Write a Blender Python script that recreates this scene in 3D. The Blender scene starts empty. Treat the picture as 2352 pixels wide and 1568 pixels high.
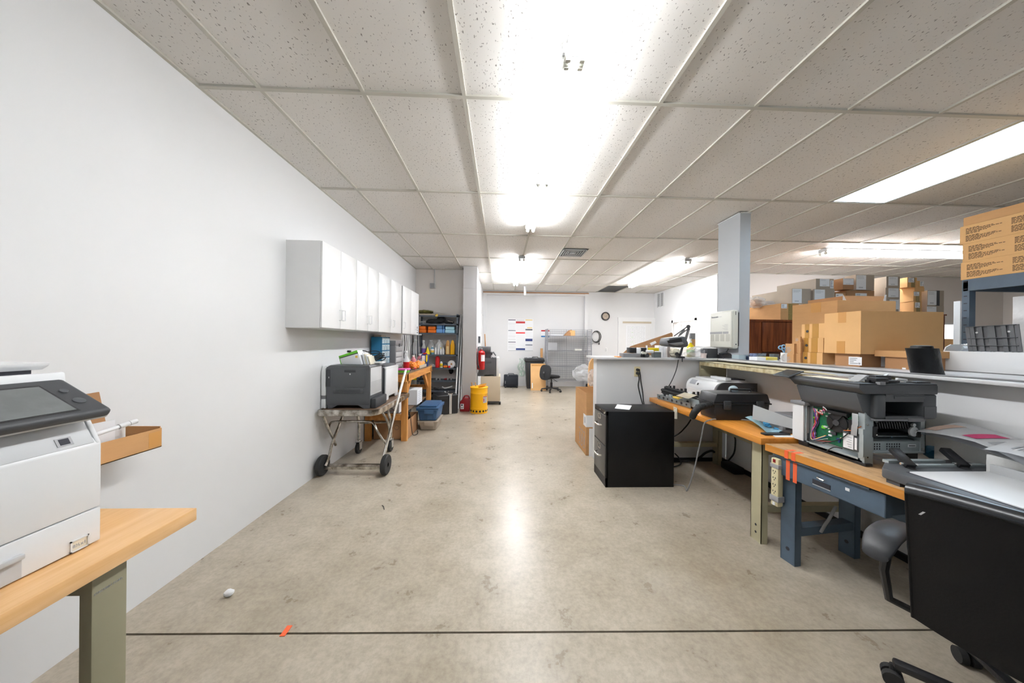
import bpy, bmesh, math, random
from mathutils import Vector, Matrix
R = math.radians
C = bpy.context.scene.collection
SC = bpy.context.scene
random.seed(7)

# ---------------------------------------------------------------- camera
FPX, YAW, PITCH, ROLL, CAMZ = 702.0, .0336, -.0018, .01126, 1.36
cd = bpy.data.cameras.new('camera'); cam = bpy.data.objects.new('camera', cd); C.objects.link(cam)
cd.sensor_width = 36; cd.lens = 36 * FPX / 2352; cd.clip_start = .02; cd.clip_end = 60
cam.location = (0, 0, CAMZ)
cam.rotation_euler = (Matrix.Rotation(-YAW, 3, 'Z') @ Matrix.Rotation(PITCH, 3, 'X') @ Matrix.Rotation(math.pi / 2, 3, 'X') @ Matrix.Rotation(ROLL, 3, 'Z')).to_euler()
SC.camera = cam

def at(px, py, x=None, y=None, z=None):
    """room point seen at a photo pixel, on a plane of the room (survey helper)"""
    u, v = (px - 1176) / FPX, (py - 784) / FPX
    c, s = math.cos(-ROLL), math.sin(-ROLL); u, v = u * c - v * s, u * s + v * c
    X, Y, Z = u, 1.0, -v
    c, s = math.cos(PITCH), math.sin(PITCH); Y, Z = Y * c - Z * s, Y * s + Z * c
    c, s = math.cos(YAW), math.sin(YAW); X, Y = X * c + Y * s, -X * s + Y * c
    t = (z - CAMZ) / Z if z is not None else (x / X if x is not None else y / Y)
    return Vector((X * t, Y * t, CAMZ + Z * t))

# ---------------------------------------------------------------- world, exposure, assumed daylight, fill light
w = bpy.data.worlds.new('world'); SC.world = w; w.use_nodes = True
w.node_tree.nodes['Background'].inputs[0].default_value = (.75, .85, 1, 1)
w.node_tree.nodes['Background'].inputs[1].default_value = .3
vs = SC.view_settings
vs.view_transform = 'Standard'; vs.look = 'None'; vs.gamma = 1; vs.use_curve_mapping = False
vs.exposure = 1.22
def area(name, loc, rot, sx, sy, power, col):
    l = bpy.data.lights.new(name, 'AREA'); l.shape = 'RECTANGLE'; l.size = sx; l.size_y = sy; l.energy = power; l.color = col
    o = bpy.data.objects.new(name, l); C.objects.link(o); o.location = loc; o.rotation_euler = rot; return o
area('assumed_rear_daylight', (2.2, -3.85, 1.55), (R(90), 0, R(0)), 4.5, 1.8, 10, (.72, .90, 1))  # unseen bluish area light added for assumed daylight behind the camera; no window modelled
area('office_fill_light', (5.6, 7.7, 2.75), (0, 0, 0), 1.0, 1.0, 45, (1, .97, .93))  # unseen light added to brighten the back office
TUBE_W, TROFFER_W = 23.0, 6.5

# ---------------------------------------------------------------- mesh helpers
WM = {}
class B:
    def __init__(s): s.bm = bmesh.new()
    def box(s, x0, x1, y0, y1, z0, z1, bev=0, M=None, seg=2):
        if x1 < x0: x0, x1 = x1, x0
        if y1 < y0: y0, y1 = y1, y0
        if z1 < z0: z0, z1 = z1, z0
        t = bmesh.new(); bmesh.ops.create_cube(t, size=1)
        for v in t.verts: v.co = Vector((x0 + (v.co.x + .5) * (x1 - x0), y0 + (v.co.y + .5) * (y1 - y0), z0 + (v.co.z + .5) * (z1 - z0)))
        if bev:
            bev = min(bev, .45 * min(x1 - x0, y1 - y0, z1 - z0))
            for f in bmesh.ops.bevel(t, geom=t.edges[:], offset=bev, segments=seg, affect='EDGES', profile=.5)['faces']: f.smooth = True
            for f in sorted(t.faces, key=lambda f: -f.calc_area())[:6]: f.smooth = False
        s._add(t, M); return s
    def _add(s, t, M=None):
        if M is not None: t.transform(M)
        m = bpy.data.meshes.new('tmp'); t.to_mesh(m); t.free(); s.bm.from_mesh(m); bpy.data.meshes.remove(m)
    def bar(s, p0, p1, wd, h=None, up=(0, 0, 1), bev=0):
        p0, p1 = Vector(p0), Vector(p1); h = h or wd
        d = p1 - p0; L = d.length; zc = d.normalized(); u = Vector(up)
        if abs(zc.dot(u)) > .98: u = Vector((0, 1, 0))
        xa = u.cross(zc).normalized(); ya = zc.cross(xa)
        M = Matrix((xa, ya, zc)).transposed().to_4x4(); M.translation = p0
        return s.box(-wd / 2, wd / 2, -h / 2, h / 2, 0, L, bev, M)
    def cyl(s, p0, p1, r, r2=None, seg=16, caps=True):
        p0, p1 = Vector(p0), Vector(p1); r2 = r if r2 is None else r2
        d = p1 - p0; t = bmesh.new()
        bmesh.ops.create_cone(t, cap_ends=caps, segments=seg, radius1=r, radius2=r2, depth=d.length)
        M = d.to_track_quat('Z', 'Y').to_matrix().to_4x4(); M.translation = (p0 + p1) / 2
        for f in t.faces: f.smooth = True
        s._add(t, M); return s
    def tube(s, pts, r, seg=8, sm=4, closed=False):
        pts = [Vector(p) for p in pts]
        if sm > 1 and len(pts) > 2:
            o = []; n = len(pts)
            for i in range(n if closed else n - 1):
                a = pts[i - 1] if (i or closed) else pts[0]; b, c = pts[i], pts[(i + 1) % n]
                e = pts[(i + 2) % n] if (closed or i + 2 < n) else c
                for k in range(sm):
                    t = k / sm
                    o.append(.5 * ((2 * b) + (c - a) * t + (2 * a - 5 * b + 4 * c - e) * t * t + (3 * b - a - 3 * c + e) * t ** 3))
            if not closed: o.append(pts[-1])
            pts = o
        n = len(pts); rings = []; prev = None
        for i, p in enumerate(pts):
            a = pts[i - 1] if (i or closed) else p; c = pts[(i + 1) % n] if (closed or i < n - 1) else p
            d = (c - a).normalized()
            if prev is None:
                u = Vector((0, 0, 1)) if abs(d.z) < .9 else Vector((1, 0, 0))
                xa = d.cross(u).normalized()
            else: xa = (prev - d * prev.dot(d)).normalized()
            prev = xa; ya = d.cross(xa)
            rings.append([s.bm.verts.new(p + r * (xa * math.cos(2 * math.pi * k / seg) + ya * math.sin(2 * math.pi * k / seg))) for k in range(seg)])
        for i in range(n if closed else n - 1):
            A, D = rings[i], rings[(i + 1) % n]
            for k in range(seg): s.bm.faces.new((A[k], A[(k + 1) % seg], D[(k + 1) % seg], D[k])).smooth = True
        if not closed:
            s.bm.faces.new(rings[0][::-1]); s.bm.faces.new(rings[-1])
        return s
    def lathe(s, prof, cx=0, cy=0, seg=24, M=None):
        t = bmesh.new(); rings = []
        for r, z in prof:
            rings.append([t.verts.new((cx + max(r, 1e-4) * math.cos(2 * math.pi * k / seg), cy + max(r, 1e-4) * math.sin(2 * math.pi * k / seg), z)) for k in range(seg)])
        for A, D in zip(rings, rings[1:]):
            for k in range(seg): t.faces.new((A[k], A[(k + 1) % seg], D[(k + 1) % seg], D[k])).smooth = True
        t.faces.new(rings[0][::-1]); t.faces.new(rings[-1])
        s._add(t, M); return s
    def prism(s, poly, axis, a, b, M=None, bev=0):
        """poly: 2-D outline; axis 'x': (y,z), 'y': (x,z), 'z': (x,y)"""
        t = bmesh.new()
        f = {'x': lambda p, h: (h, p[0], p[1]), 'y': lambda p, h: (p[0], h, p[1]), 'z': lambda p, h: (p[0], p[1], h)}[axis]
        lo = [t.verts.new(f(p, a)) for p in poly]; hi = [t.verts.new(f(p, b)) for p in poly]; n = len(poly)
        t.faces.new(lo); t.faces.new(hi[::-1])
        for i in range(n): t.faces.new((lo[i], hi[i], hi[(i + 1) % n], lo[(i + 1) % n])).smooth = n > 5
        bmesh.ops.recalc_face_normals(t, faces=t.faces[:])
        if bev:
            for f in bmesh.ops.bevel(t, geom=t.edges[:], offset=bev, segments=2, affect='EDGES', profile=.5)['faces']: f.smooth = True
            if n <= 5:
                for f in sorted(t.faces, key=lambda f: -f.calc_area())[:n + 2]: f.smooth = False
        s._add(t, M); return s
    def sheet(s, f, nu, nv, th=0):
        """grid surface f(u,v)->point, optionally thickened"""
        V = [[s.bm.verts.new(f(i / nu, j / nv)) for j in range(nv + 1)] for i in range(nu + 1)]
        F = [s.bm.faces.new((V[i][j], V[i + 1][j], V[i + 1][j + 1], V[i][j + 1])) for i in range(nu) for j in range(nv)]
        for f in F: f.smooth = True
        if th: bmesh.ops.solidify(s.bm, geom=F, thickness=th)
        return s
    def blob(s, c, sx, sy, sz, sub=2, noise=0, seed=0, M=None):
        t = bmesh.new(); bmesh.ops.create_icosphere(t, subdivisions=sub, radius=1); rn = random.Random(seed)
        for v in t.verts:
            k = 1 + rn.uniform(-noise, noise)
            v.co = Vector((c[0] + v.co.x * sx * k, c[1] + v.co.y * sy * k, c[2] + v.co.z * sz * k))
        for f in t.faces: f.smooth = True
        s._add(t, M); return s
    def done(s, name, m, parent=None, world=True, flat=False, ang=32):
        if parent is not None and world: s.bm.transform(WM[parent.name].inverted())
        bmesh.ops.recalc_face_normals(s.bm, faces=s.bm.faces[:])
        me = bpy.data.meshes.new(name); s.bm.to_mesh(me); s.bm.free()
        if flat:
            for p in me.polygons: p.use_smooth = False
        else:
            me.set_sharp_from_angle(angle=R(ang))
        me.materials.append(m if not isinstance(m, str) else MT(m))
        o = bpy.data.objects.new(name, me); C.objects.link(o)
        if parent is not None: o.parent = parent; WM[o.name] = WM[parent.name]
        else: WM[o.name] = Matrix()
        return o

def tag(o, label=None, cat=None, group=None, kind=None):
    if label: o['label'] = label
    if cat: o['category'] = cat
    if group: o['group'] = group
    if kind: o['kind'] = kind
    return o
def thing(name, label, cat, loc=(0, 0, 0), rz=0, group=None):
    o = bpy.data.objects.new(name, None); C.objects.link(o); o.location = loc; o.rotation_euler = (0, 0, rz); o.empty_display_size = .1
    WM[o.name] = Matrix.Translation(Vector(loc)) @ Matrix.Rotation(rz, 4, 'Z')
    return tag(o, label, cat, group)
def one(o, label, cat, group=None): return tag(o, label, cat, group)
def struct(o): return tag(o, kind='structure')
def dup(root, loc, rz=0, label=None, group=None):
    def cp(o, par):
        c = o.copy(); C.objects.link(c)
        if par is not None: c.parent = par
        for ch in list(o.children): cp(ch, c)
        return c
    kids = list(root.children)
    r = root.copy(); C.objects.link(r); r.location = loc; r.rotation_euler = (0, 0, rz)
    for ch in kids: cp(ch, r)
    if label: r['label'] = label
    if group: r['group'] = group
    WM[r.name] = Matrix.Translation(Vector(loc)) @ Matrix.Rotation(rz, 4, 'Z')
    return r
def text(name, s, size, m, parent, loc, xdir, ydir, ext=.0004, align='LEFT', bold=0):
    """flat lettering: world position loc, reading direction xdir, up direction ydir"""
    cu = bpy.data.curves.new(name, 'FONT'); cu.body = s; cu.size = size; cu.extrude = ext; cu.align_x = align; cu.offset = bold; cu.resolution_u = 3
    cu.materials.append(MT(m) if isinstance(m, str) else m)
    to = bpy.data.objects.new(name + '_curve', cu); C.objects.link(to)
    me = bpy.data.meshes.new_from_object(to.evaluated_get(bpy.context.evaluated_depsgraph_get())); bpy.data.objects.remove(to); bpy.data.curves.remove(cu)
    o = bpy.data.objects.new(name, me); C.objects.link(o); me.name = name
    xa, ya = Vector(xdir).normalized(), Vector(ydir).normalized(); za = xa.cross(ya)
    M = Matrix((xa, ya, za)).transposed().to_4x4(); M.translation = Vector(loc)
    if parent is not None: o.parent = parent; M = WM[parent.name].inverted() @ M
    o.matrix_local = M; return o

# ---------------------------------------------------------------- materials
_M = {}
def node_mat(name, col, rough=.5, metal=0, spec=.5, var=0, vscale=6, bump=0, bscale=40, coat=0, alpha=1, trans=0, emit=None, es=0, stretch=(1, 1, 1), col2=None, detail=4, coat_r=.1):
    m = bpy.data.materials.new(name); m.use_nodes = True; nt = m.node_tree; b = nt.nodes['Principled BSDF']
    b.inputs['Base Color'].default_value = (*col, 1); b.inputs['Roughness'].default_value = rough; b.inputs['Metallic'].default_value = metal
    b.inputs['Specular IOR Level'].default_value = spec; b.inputs['Coat Weight'].default_value = coat; b.inputs['Coat Roughness'].default_value = coat_r
    b.inputs['Alpha'].default_value = alpha; b.inputs['Transmission Weight'].default_value = trans
    if emit: b.inputs['Emission Color'].default_value = (*emit, 1); b.inputs['Emission Strength'].default_value = es
    if var or bump:
        tc = nt.nodes.new('ShaderNodeTexCoord'); mp = nt.nodes.new('ShaderNodeMapping'); mp.inputs['Scale'].default_value = stretch
        nt.links.new(tc.outputs['Object'], mp.inputs['Vector'])
    if var:
        n = nt.nodes.new('ShaderNodeTexNoise'); n.inputs['Scale'].default_value = vscale; n.inputs['Detail'].default_value = detail; n.inputs['Roughness'].default_value = .6
        r = nt.nodes.new('ShaderNodeValToRGB'); c2 = col2 or tuple(max(0, c * (1 - var)) for c in col)
        r.color_ramp.elements[0].position = .35; r.color_ramp.elements[1].position = .65
        r.color_ramp.elements[0].color = (*c2, 1); r.color_ramp.elements[1].color = (*col, 1)
        nt.links.new(mp.outputs[0], n.inputs['Vector']); nt.links.new(n.outputs['Fac'], r.inputs[0]); nt.links.new(r.outputs[0], b.inputs['Base Color'])
    if bump:
        n2 = nt.nodes.new('ShaderNodeTexNoise'); n2.inputs['Scale'].default_value = bscale; n2.inputs['Detail'].default_value = 3
        bp = nt.nodes.new('ShaderNodeBump'); bp.inputs['Strength'].default_value = bump; bp.inputs['Distance'].default_value = .01
        nt.links.new(mp.outputs[0], n2.inputs['Vector']); nt.links.new(n2.outputs['Fac'], bp.inputs['Height']); nt.links.new(bp.outputs[0], b.inputs['Normal'])
    _M[name] = m; return m
def MT(n): return _M[n]
def hx(h):
    h = h.lstrip('#'); v = [int(h[i:i + 2], 16) / 255 for i in (0, 2, 4)]
    return tuple(c / 12.92 if c <= .04045 else ((c + .055) / 1.055) ** 2.4 for c in v)

node_mat('wall_paint', (.76, .76, .765), .55, spec=.3, var=.02, vscale=1.2)
node_mat('wall_grey', (.50, .49, .49), .6, spec=.3)
node_mat('wall_beige', (.74, .70, .67), .6, spec=.3)
node_mat('white_laminate', (.82, .82, .82), .3, var=.03, vscale=2)
node_mat('counter_laminate', (.66, .66, .67), .35, var=.12, vscale=3)
node_mat('white_paper', (.85, .86, .88), .8, spec=.2)
node_mat('ink', (.05, .05, .06), .7, spec=.2)
node_mat('ink_grey', (.36, .37, .40), .7, spec=.2)
node_mat('card', hx('C89A6A'), .85, spec=.2, var=.08, vscale=5, stretch=(1, 1, 3))
node_mat('card_dark', hx('B08560'), .85, spec=.2, var=.08, vscale=5)
node_mat('card_light', hx('DDB07A'), .85, spec=.2, var=.06, vscale=5)
node_mat('card_grey', hx('B0A394'), .85, spec=.2, var=.06, vscale=5)
node_mat('card_inside', hx('A97B4F'), .9, spec=.1)
node_mat('tape_tan', hx('C89250'), .3, coat=.3)
node_mat('tape_clear', hx('A08A55'), .3, coat=.3, var=.25, vscale=60, detail=1)
node_mat('black_plastic', (.018, .018, .020), .35, bump=.1, bscale=300)
node_mat('black_matte', (.012, .012, .013), .6)
node_mat('black_rubber', (.02, .02, .02), .7, bump=.15, bscale=80)
node_mat('black_leather', (.006, .006, .007), .42, spec=.25, bump=.08, bscale=150)
node_mat('black_steel', (.006, .006, .007), .4, spec=.3, var=.3, vscale=4)
node_mat('grey_steel_front', (.09, .085, .082), .35, spec=.5)
node_mat('charcoal', (.085, .090, .098), .45, bump=.05, bscale=400)
node_mat('charcoal_dark', (.045, .047, .052), .5, bump=.05, bscale=400)
node_mat('grey_plastic', (.20, .20, .21), .45)
node_mat('grey_mid', (.33, .33, .34), .45)
node_mat('light_grey', (.52, .53, .54), .4)
node_mat('white_plastic', (.76, .77, .78), .35)
node_mat('warm_plastic', (.66, .66, .60), .4)
node_mat('ivory', (.72, .64, .40), .4)
node_mat('screen_dark', (.02, .025, .03), .12, coat=.5)
node_mat('screen_dusty', (.17, .18, .18), .45, var=.15, vscale=20)
node_mat('chrome', (.82, .80, .77), .16, 1)
node_mat('alu_worn', (.70, .67, .62), .28, 1, var=.45, vscale=14, col2=(.22, .19, .15))
node_mat('alu', (.75, .75, .76), .3, 1)
node_mat('zinc', (.46, .52, .54), .42, .35, var=.12, vscale=10)
node_mat('zinc_dark', (.16, .19, .20), .45, .4)
node_mat('blue_grey_steel', hx('56687A'), .5, var=.2, vscale=5)
node_mat('shelf_steel', hx('4C545E'), .5)
node_mat('tan_steel', hx('B9B294'), .5, var=.06, vscale=4)
node_mat('cream_steel', hx('D8CFAC'), .5, var=.12, vscale=25, col2=hx('A8966B'))
node_mat('beige_steel', hx('C6B9A3'), .5)
node_mat('yellow', hx('F5B400'), .35)
node_mat('yellow_bright', hx('F2D80F'), .4)
node_mat('yellow_pale', hx('E8C35A'), .4)
node_mat('red', hx('B81418'), .3)
node_mat('red_dark', hx('8E0C18'), .4)
node_mat('red_bright', hx('D81C22'), .35)
node_mat('orange', hx('F07818'), .6)
node_mat('orange_tape', hx('F0683A'), .5)
node_mat('green_bright', hx('6CC832'), .5)
node_mat('pink', hx('E06AB4'), .5)
node_mat('blue_bin', hx('33587F'), .45)
node_mat('taupe_bin', hx('A79A8B'), .5)
node_mat('teal_blue', hx('1E6C94'), .4)
node_mat('blue_cloth', hx('6FA0D8'), .8)
node_mat('pale_blue', hx('A9D6E8'), .8)
node_mat('paper_blue', hx('B9DDEB'), .8)
node_mat('navy', hx('243A78'), .5)
node_mat('navy_dark', hx('16223C'), .4)
node_mat('pcb', (.012, .16, .075), .4, var=.35, vscale=60)
node_mat('hutch_wood', hx('8A4A24'), .4, var=.35, vscale=3, stretch=(14, 14, .8), col2=hx('5E2A12'))
node_mat('pine', hx('D79A52'), .55, var=.25, vscale=2.5, stretch=(6, 6, .6), col2=hx('B8742E'))
node_mat('pine_x', hx('D79A52'), .55, var=.25, vscale=2.5, stretch=(8, 1, 8), col2=hx('B8742E'))
node_mat('worn_top', hx('7E6550'), .6, var=.4, vscale=6)
node_mat('translucent', (.70, .72, .72), .3, alpha=.55)
node_mat('clear_bag', (.85, .87, .90), .2, alpha=.35, coat=.5)
node_mat('clear_drawer', (.55, .68, .74), .2, alpha=.75)
node_mat('tube_on', (1, 1, 1), .5, emit=(.95, .975, 1), es=TUBE_W)
node_mat('tube_back', (1, 1, 1), .5, emit=(.94, .96, 1), es=TUBE_W * 1.9)
node_mat('tube_mid', (1, 1, 1), .5, emit=(.95, .975, 1), es=TUBE_W * 1.4)
node_mat('troffer_on', (1, 1, 1), .5, emit=(.62, .82, 1), es=TROFFER_W)
node_mat('window_glow', (1, 1, 1), .5, emit=(1, .98, .94), es=1.6)
node_mat('foam', (.80, .80, .78), .9, bump=.2, bscale=250)
node_mat('wire', (.34, .35, .38), .35, .4)
node_mat('dark_fabric', (.022, .023, .026), .9, bump=.3, bscale=500)
node_mat('amber', hx('B98A4C'), .3)
node_mat('tag_paper', hx('E4DCC8'), .8)
node_mat('pink_liquid', hx('D98C98'), .15, alpha=.85)
node_mat('orange_light', hx('F79030'), .6)
node_mat('olive_cloth', hx('6F6A2E'), .9, var=.6, vscale=15)
node_mat('sky_cloth', hx('4FA6D8'), .8)
node_mat('violet_band', hx('6A4C9A'), .5)
node_mat('blue_liquid', hx('6FA6C0'), .2, alpha=.85)
node_mat('tan_liquid', hx('D9BF8A'), .35)
node_mat('navy_black', hx('23272F'), .85, bump=.2, bscale=400)
node_mat('green_film', hx('B8E0C8'), .3, alpha=.35)
node_mat('print_faint', (.66, .68, .72), .8)
node_mat('clock_face', hx('C8B7A4'), .5, var=.3, vscale=20)
node_mat('light_grey_paint', hx('B4B8BC'), .5, spec=.3)
node_mat('card_blue', hx('2AA0D8'), .4, var=.7, vscale=30, col2=hx('14306E'))
node_mat('tan_print', hx('BFA596'), .8)
node_mat('magenta', hx('B8386A'), .7)
node_mat('pinkish', hx('D9C9C4'), .6)
node_mat('leather_top', (.012, .013, .016), .3, coat=.3, coat_r=.25)
node_mat('arm_grey', (.035, .036, .040), .42, bump=.1, bscale=500)
node_mat('sky_light', hx('8FC4EC'), .4)
node_mat('blue_print', hx('7E8FB8'), .6, var=.7, vscale=60)
node_mat('white_film_box', (.74, .75, .77), .25, bump=.4, bscale=12)
node_mat('warm_dark', (.47, .47, .42), .45)
node_mat('flat_blue', hx('2F79B5'), .5)

def concrete():
    m = bpy.data.materials.new('concrete'); m.use_nodes = True; nt = m.node_tree; b = nt.nodes['Principled BSDF']; N = nt.nodes.new; L = nt.links.new
    tc = N('ShaderNodeTexCoord')
    def noise(sc, det, ro=.6):
        n = N('ShaderNodeTexNoise'); n.inputs['Scale'].default_value = sc; n.inputs['Detail'].default_value = det; n.inputs['Roughness'].default_value = ro
        L(tc.outputs['Object'], n.inputs['Vector']); return n
    a, c, d = noise(.9, 6), noise(5, 8, .7), noise(40, 4, .7)
    r1 = N('ShaderNodeValToRGB'); r1.color_ramp.elements[0].color = (*hx('A69B88'), 1); r1.color_ramp.elements[1].color = (*hx('C9C0B1'), 1)
    r1.color_ramp.elements[0].position = .3; r1.color_ramp.elements[1].position = .7; L(a.outputs['Fac'], r1.inputs[0])
    r2 = N('ShaderNodeValToRGB'); r2.color_ramp.elements[0].color = (.76, .745, .72, 1); r2.color_ramp.elements[1].color = (1, 1, 1, 1)
    r2.color_ramp.elements[0].position = .3; r2.color_ramp.elements[1].position = .62; L(c.outputs['Fac'], r2.inputs[0])
    r3 = N('ShaderNodeValToRGB'); r3.color_ramp.elements[0].color = (.84, .83, .82, 1); r3.color_ramp.elements[1].color = (1, 1, 1, 1)
    r3.color_ramp.elements[0].position = .3; r3.color_ramp.elements[1].position = .6; L(d.outputs['Fac'], r3.inputs[0])
    def mul(x, y):
        k = N('ShaderNodeMix'); k.data_type = 'RGBA'; k.blend_type = 'MULTIPLY'; k.inputs[0].default_value = 1; L(x, k.inputs[6]); L(y, k.inputs[7]); return k.outputs[2]
    L(mul(mul(r1.outputs[0], r2.outputs[0]), r3.outputs[0]), b.inputs['Base Color'])
    mr = N('ShaderNodeMapRange'); mr.inputs[3].default_value = .20; mr.inputs[4].default_value = .40; L(c.outputs['Fac'], mr.inputs[0]); L(mr.outputs[0], b.inputs['Roughness'])
    b.inputs['Specular IOR Level'].default_value = .5
    bp = N('ShaderNodeBump'); bp.inputs['Strength'].default_value = .08; bp.inputs['Distance'].default_value = .005; L(d.outputs['Fac'], bp.inputs['Height']); L(bp.outputs[0], b.inputs['Normal'])
    _M['concrete'] = m
concrete()
def tile_mat():
    m = bpy.data.materials.new('ceiling_tile'); m.use_nodes = True; nt = m.node_tree; b = nt.nodes['Principled BSDF']; N = nt.nodes.new; L = nt.links.new
    tc = N('ShaderNodeTexCoord'); mp = N('ShaderNodeMapping'); mp.inputs['Scale'].default_value = (1, .62, 1); L(tc.outputs['Object'], mp.inputs[0])
    v = N('ShaderNodeTexNoise'); v.inputs['Scale'].default_value = 95; v.inputs['Detail'].default_value = 2; v.inputs['Roughness'].default_value = .5; L(mp.outputs[0], v.inputs['Vector'])
    r = N('ShaderNodeValToRGB'); e = r.color_ramp.elements; e[0].position = .30; e[0].color = (.30, .28, .26, 1); e[1].position = .36; e[1].color = (.80, .775, .745, 1)
    L(v.outputs['Fac'], r.inputs[0]); L(r.outputs[0], b.inputs['Base Color'])
    b.inputs['Roughness'].default_value = .9; b.inputs['Specular IOR Level'].default_value = .15
    bp = N('ShaderNodeBump'); bp.inputs['Strength'].default_value = .3; bp.inputs['Distance'].default_value = .002; L(r.outputs[0], bp.inputs['Height']); L(bp.outputs[0], b.inputs['Normal'])
    _M['ceiling_tile'] = m
tile_mat()
def butcher(name, c1, c2, sx=9.0, worn=False, ax=0):
    """maple block top: long strips along one axis with grain"""
    m = bpy.data.materials.new(name); m.use_nodes = True; nt = m.node_tree; b = nt.nodes['Principled BSDF']; N = nt.nodes.new; L = nt.links.new
    tc = N('ShaderNodeTexCoord'); mp = N('ShaderNodeMapping'); mp.inputs['Scale'].default_value = (22, 1.3, 22) if ax == 0 else (1.3, 22, 22); L(tc.outputs['Object'], mp.inputs[0])
    n = N('ShaderNodeTexNoise'); n.inputs['Scale'].default_value = 1.6; n.inputs['Detail'].default_value = 5; n.inputs['Roughness'].default_value = .65; L(mp.outputs[0], n.inputs['Vector'])
    r = N('ShaderNodeValToRGB'); r.color_ramp.elements[0].position = .3; r.color_ramp.elements[1].position = .7
    r.color_ramp.elements[0].color = (*c2, 1); r.color_ramp.elements[1].color = (*c1, 1); L(n.outputs['Fac'], r.inputs[0]); out = r.outputs[0]
    if worn:
        mp2 = N('ShaderNodeMapping'); mp2.inputs['Scale'].default_value = (6, 2, 1); L(tc.outputs['Object'], mp2.inputs[0])
        n2 = N('ShaderNodeTexNoise'); n2.inputs['Scale'].default_value = 1.5; n2.inputs['Detail'].default_value = 8; n2.inputs['Roughness'].default_value = .75; L(mp2.outputs[0], n2.inputs['Vector'])
        r2 = N('ShaderNodeValToRGB'); r2.color_ramp.elements[0].position = .36; r2.color_ramp.elements[1].position = .52
        r2.color_ramp.elements[0].color = (.22, .17, .13, 1); r2.color_ramp.elements[1].color = (1, 1, 1, 1); L(n2.outputs['Fac'], r2.inputs[0])
        k = N('ShaderNodeMix'); k.data_type = 'RGBA'; k.blend_type = 'MULTIPLY'; k.inputs[0].default_value = 1; L(out, k.inputs[6]); L(r2.outputs[0], k.inputs[7]); out = k.outputs[2]
    L(out, b.inputs['Base Color']); b.inputs['Roughness'].default_value = .38; b.inputs['Coat Weight'].default_value = .15
    _M[name] = m
butcher('maple', hx('E6BC88'), hx('D3A064'))  # left bench top: paleness of reflected light is put into the colour
butcher('maple_orange', hx('DA9440'), hx('C07A2A'))
butcher('maple_worn', hx('D2AE84'), hx('BC9668'), worn=True)
node_mat('hutch_dark', hx('4A2A18'), .5)
node_mat('ink_brown', hx('4A3A28'), .8)
node_mat('black_film', (.008, .008, .009), .4, spec=.3, bump=.4, bscale=25)
node_mat('runner', (.56, .54, .48), .5)

# ================================================================ the setting
CZ = 2.854
XL, YB, XR = -1.83, 9.13, 11.0
struct(B().box(-2, 11.2, -4.2, 9.5, -.2, -.012).done('floor', 'black_matte'))
fl = bpy.data.objects['floor']
B().prism([(-2, 1.462), (11.2, 1.25), (11.2, 9.5), (-2, 9.5)], 'z', -.012, 0).done('floor_slab', 'concrete', fl)
B().prism([(-2, 1.452), (11.2, 1.24), (11.2, -4.2), (-2, -4.2)], 'z', -.012, 0).done('floor_slab', 'concrete', fl)
def wall(name, *boxes, m='wall_paint'):
    b = B()
    for q in boxes: b.box(*q)
    return struct(b.done(name, m, flat=True))
wall('wall_left', (-1.95, XL, -4, 6.64, 0, CZ))
wall('wall_alcove', (XL, -.6, 6.52, 6.64, 0, CZ), m='wall_beige')
pz = at(1080, 662, y=6.18).z
wall('wall_pier', (-.785, -.51, 6.18, 6.66, 0, pz - .003), (-.785, -.51, 6.18, 6.66, pz + .003, CZ), (-.78, -.515, 6.185, 6.65, pz - .01, pz + .01), m='wall_grey')
wall('wall_passage', (-.69, -.57, 6.66, 9.3, 0, CZ))
wall('wall_back', (-.7, 2.75, 9.22, 9.32, 0, CZ), (2.59, 4.75, YB, 9.32, 0, CZ), (-.57, -.46, YB, 9.25, 0, CZ - .06), (2.49, 2.6, 9.11, 9.25, 0, CZ - .06), (-.46, 2.49, YB, 9.25, 2.735, CZ - .06))
struct(B().box(-.57, 2.6, 9.10, 9.22, CZ - .06, CZ - .03).done('trim_1', 'card_dark'))
wall('wall_right', (4.62, 4.74, 6.35, 7.16, 0, CZ), (4.62, 4.74, 8.085, 9.3, 0, CZ), (4.62, 4.74, 7.16, 8.085, 1.9, CZ))
wall('wall_office', (6.5, 6.6, 6.4, 9.4, 0, CZ), (4.7, 6.6, 9.3, 9.4, 0, CZ), (4.7, 6.6, 6.4, 9.4, CZ, CZ + .1), m='wall_beige')
wall('wall_rear_right', (4.62, 9.5, 6.35, 6.42, 0, CZ), (9.95, 11.1, 6.35, 6.42, 0, CZ), (9.5, 9.95, 6.35, 6.42, 1.86, CZ), (9.5, 9.95, 6.35, 6.42, 0, 1.2), m='wall_beige')
wall('wall_far_right', (XR, XR + .12, -4, 6.4, 0, CZ), m='wall_beige')
wall('wall_behind', (-2, 11.1, -4.12, -4, 0, CZ), m='wall_grey')  # unseen wall, greyed so it bounces less light forward
wall('wall_half', (1.085, 2.6, 3.45, 3.57, 0, 1.165))
wall('wall_bench', (2.56, 2.68, -3, 3.38, 0, 1.165))
struct(B().box(2.545, 2.56, -3, 3.45, 0, .045).done('dark_strip_bench', 'black_matte'))  # low black strip along the foot of the bench wall
struct(B().box(1.7, 2.56, 3.437, 3.45, 0, .04).done('dark_strip_half', 'black_matte'))  # low black strip along the foot of the half wall
# window in the far right corner and door leafs
wn = struct(B().box(9.5, 9.95, 6.33, 6.36, 1.82, 1.86).box(9.5, 9.54, 6.33, 6.36, 1.2, 1.86).box(9.91, 9.95, 6.33, 6.36, 1.2, 1.86).box(9.5, 9.95, 6.31, 6.36, 1.2, 1.24).done('window_1', 'white_plastic'))
B().box(9.54, 9.91, 6.37, 6.375, 1.24, 1.82).done('pane', 'window_glow', wn)
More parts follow.
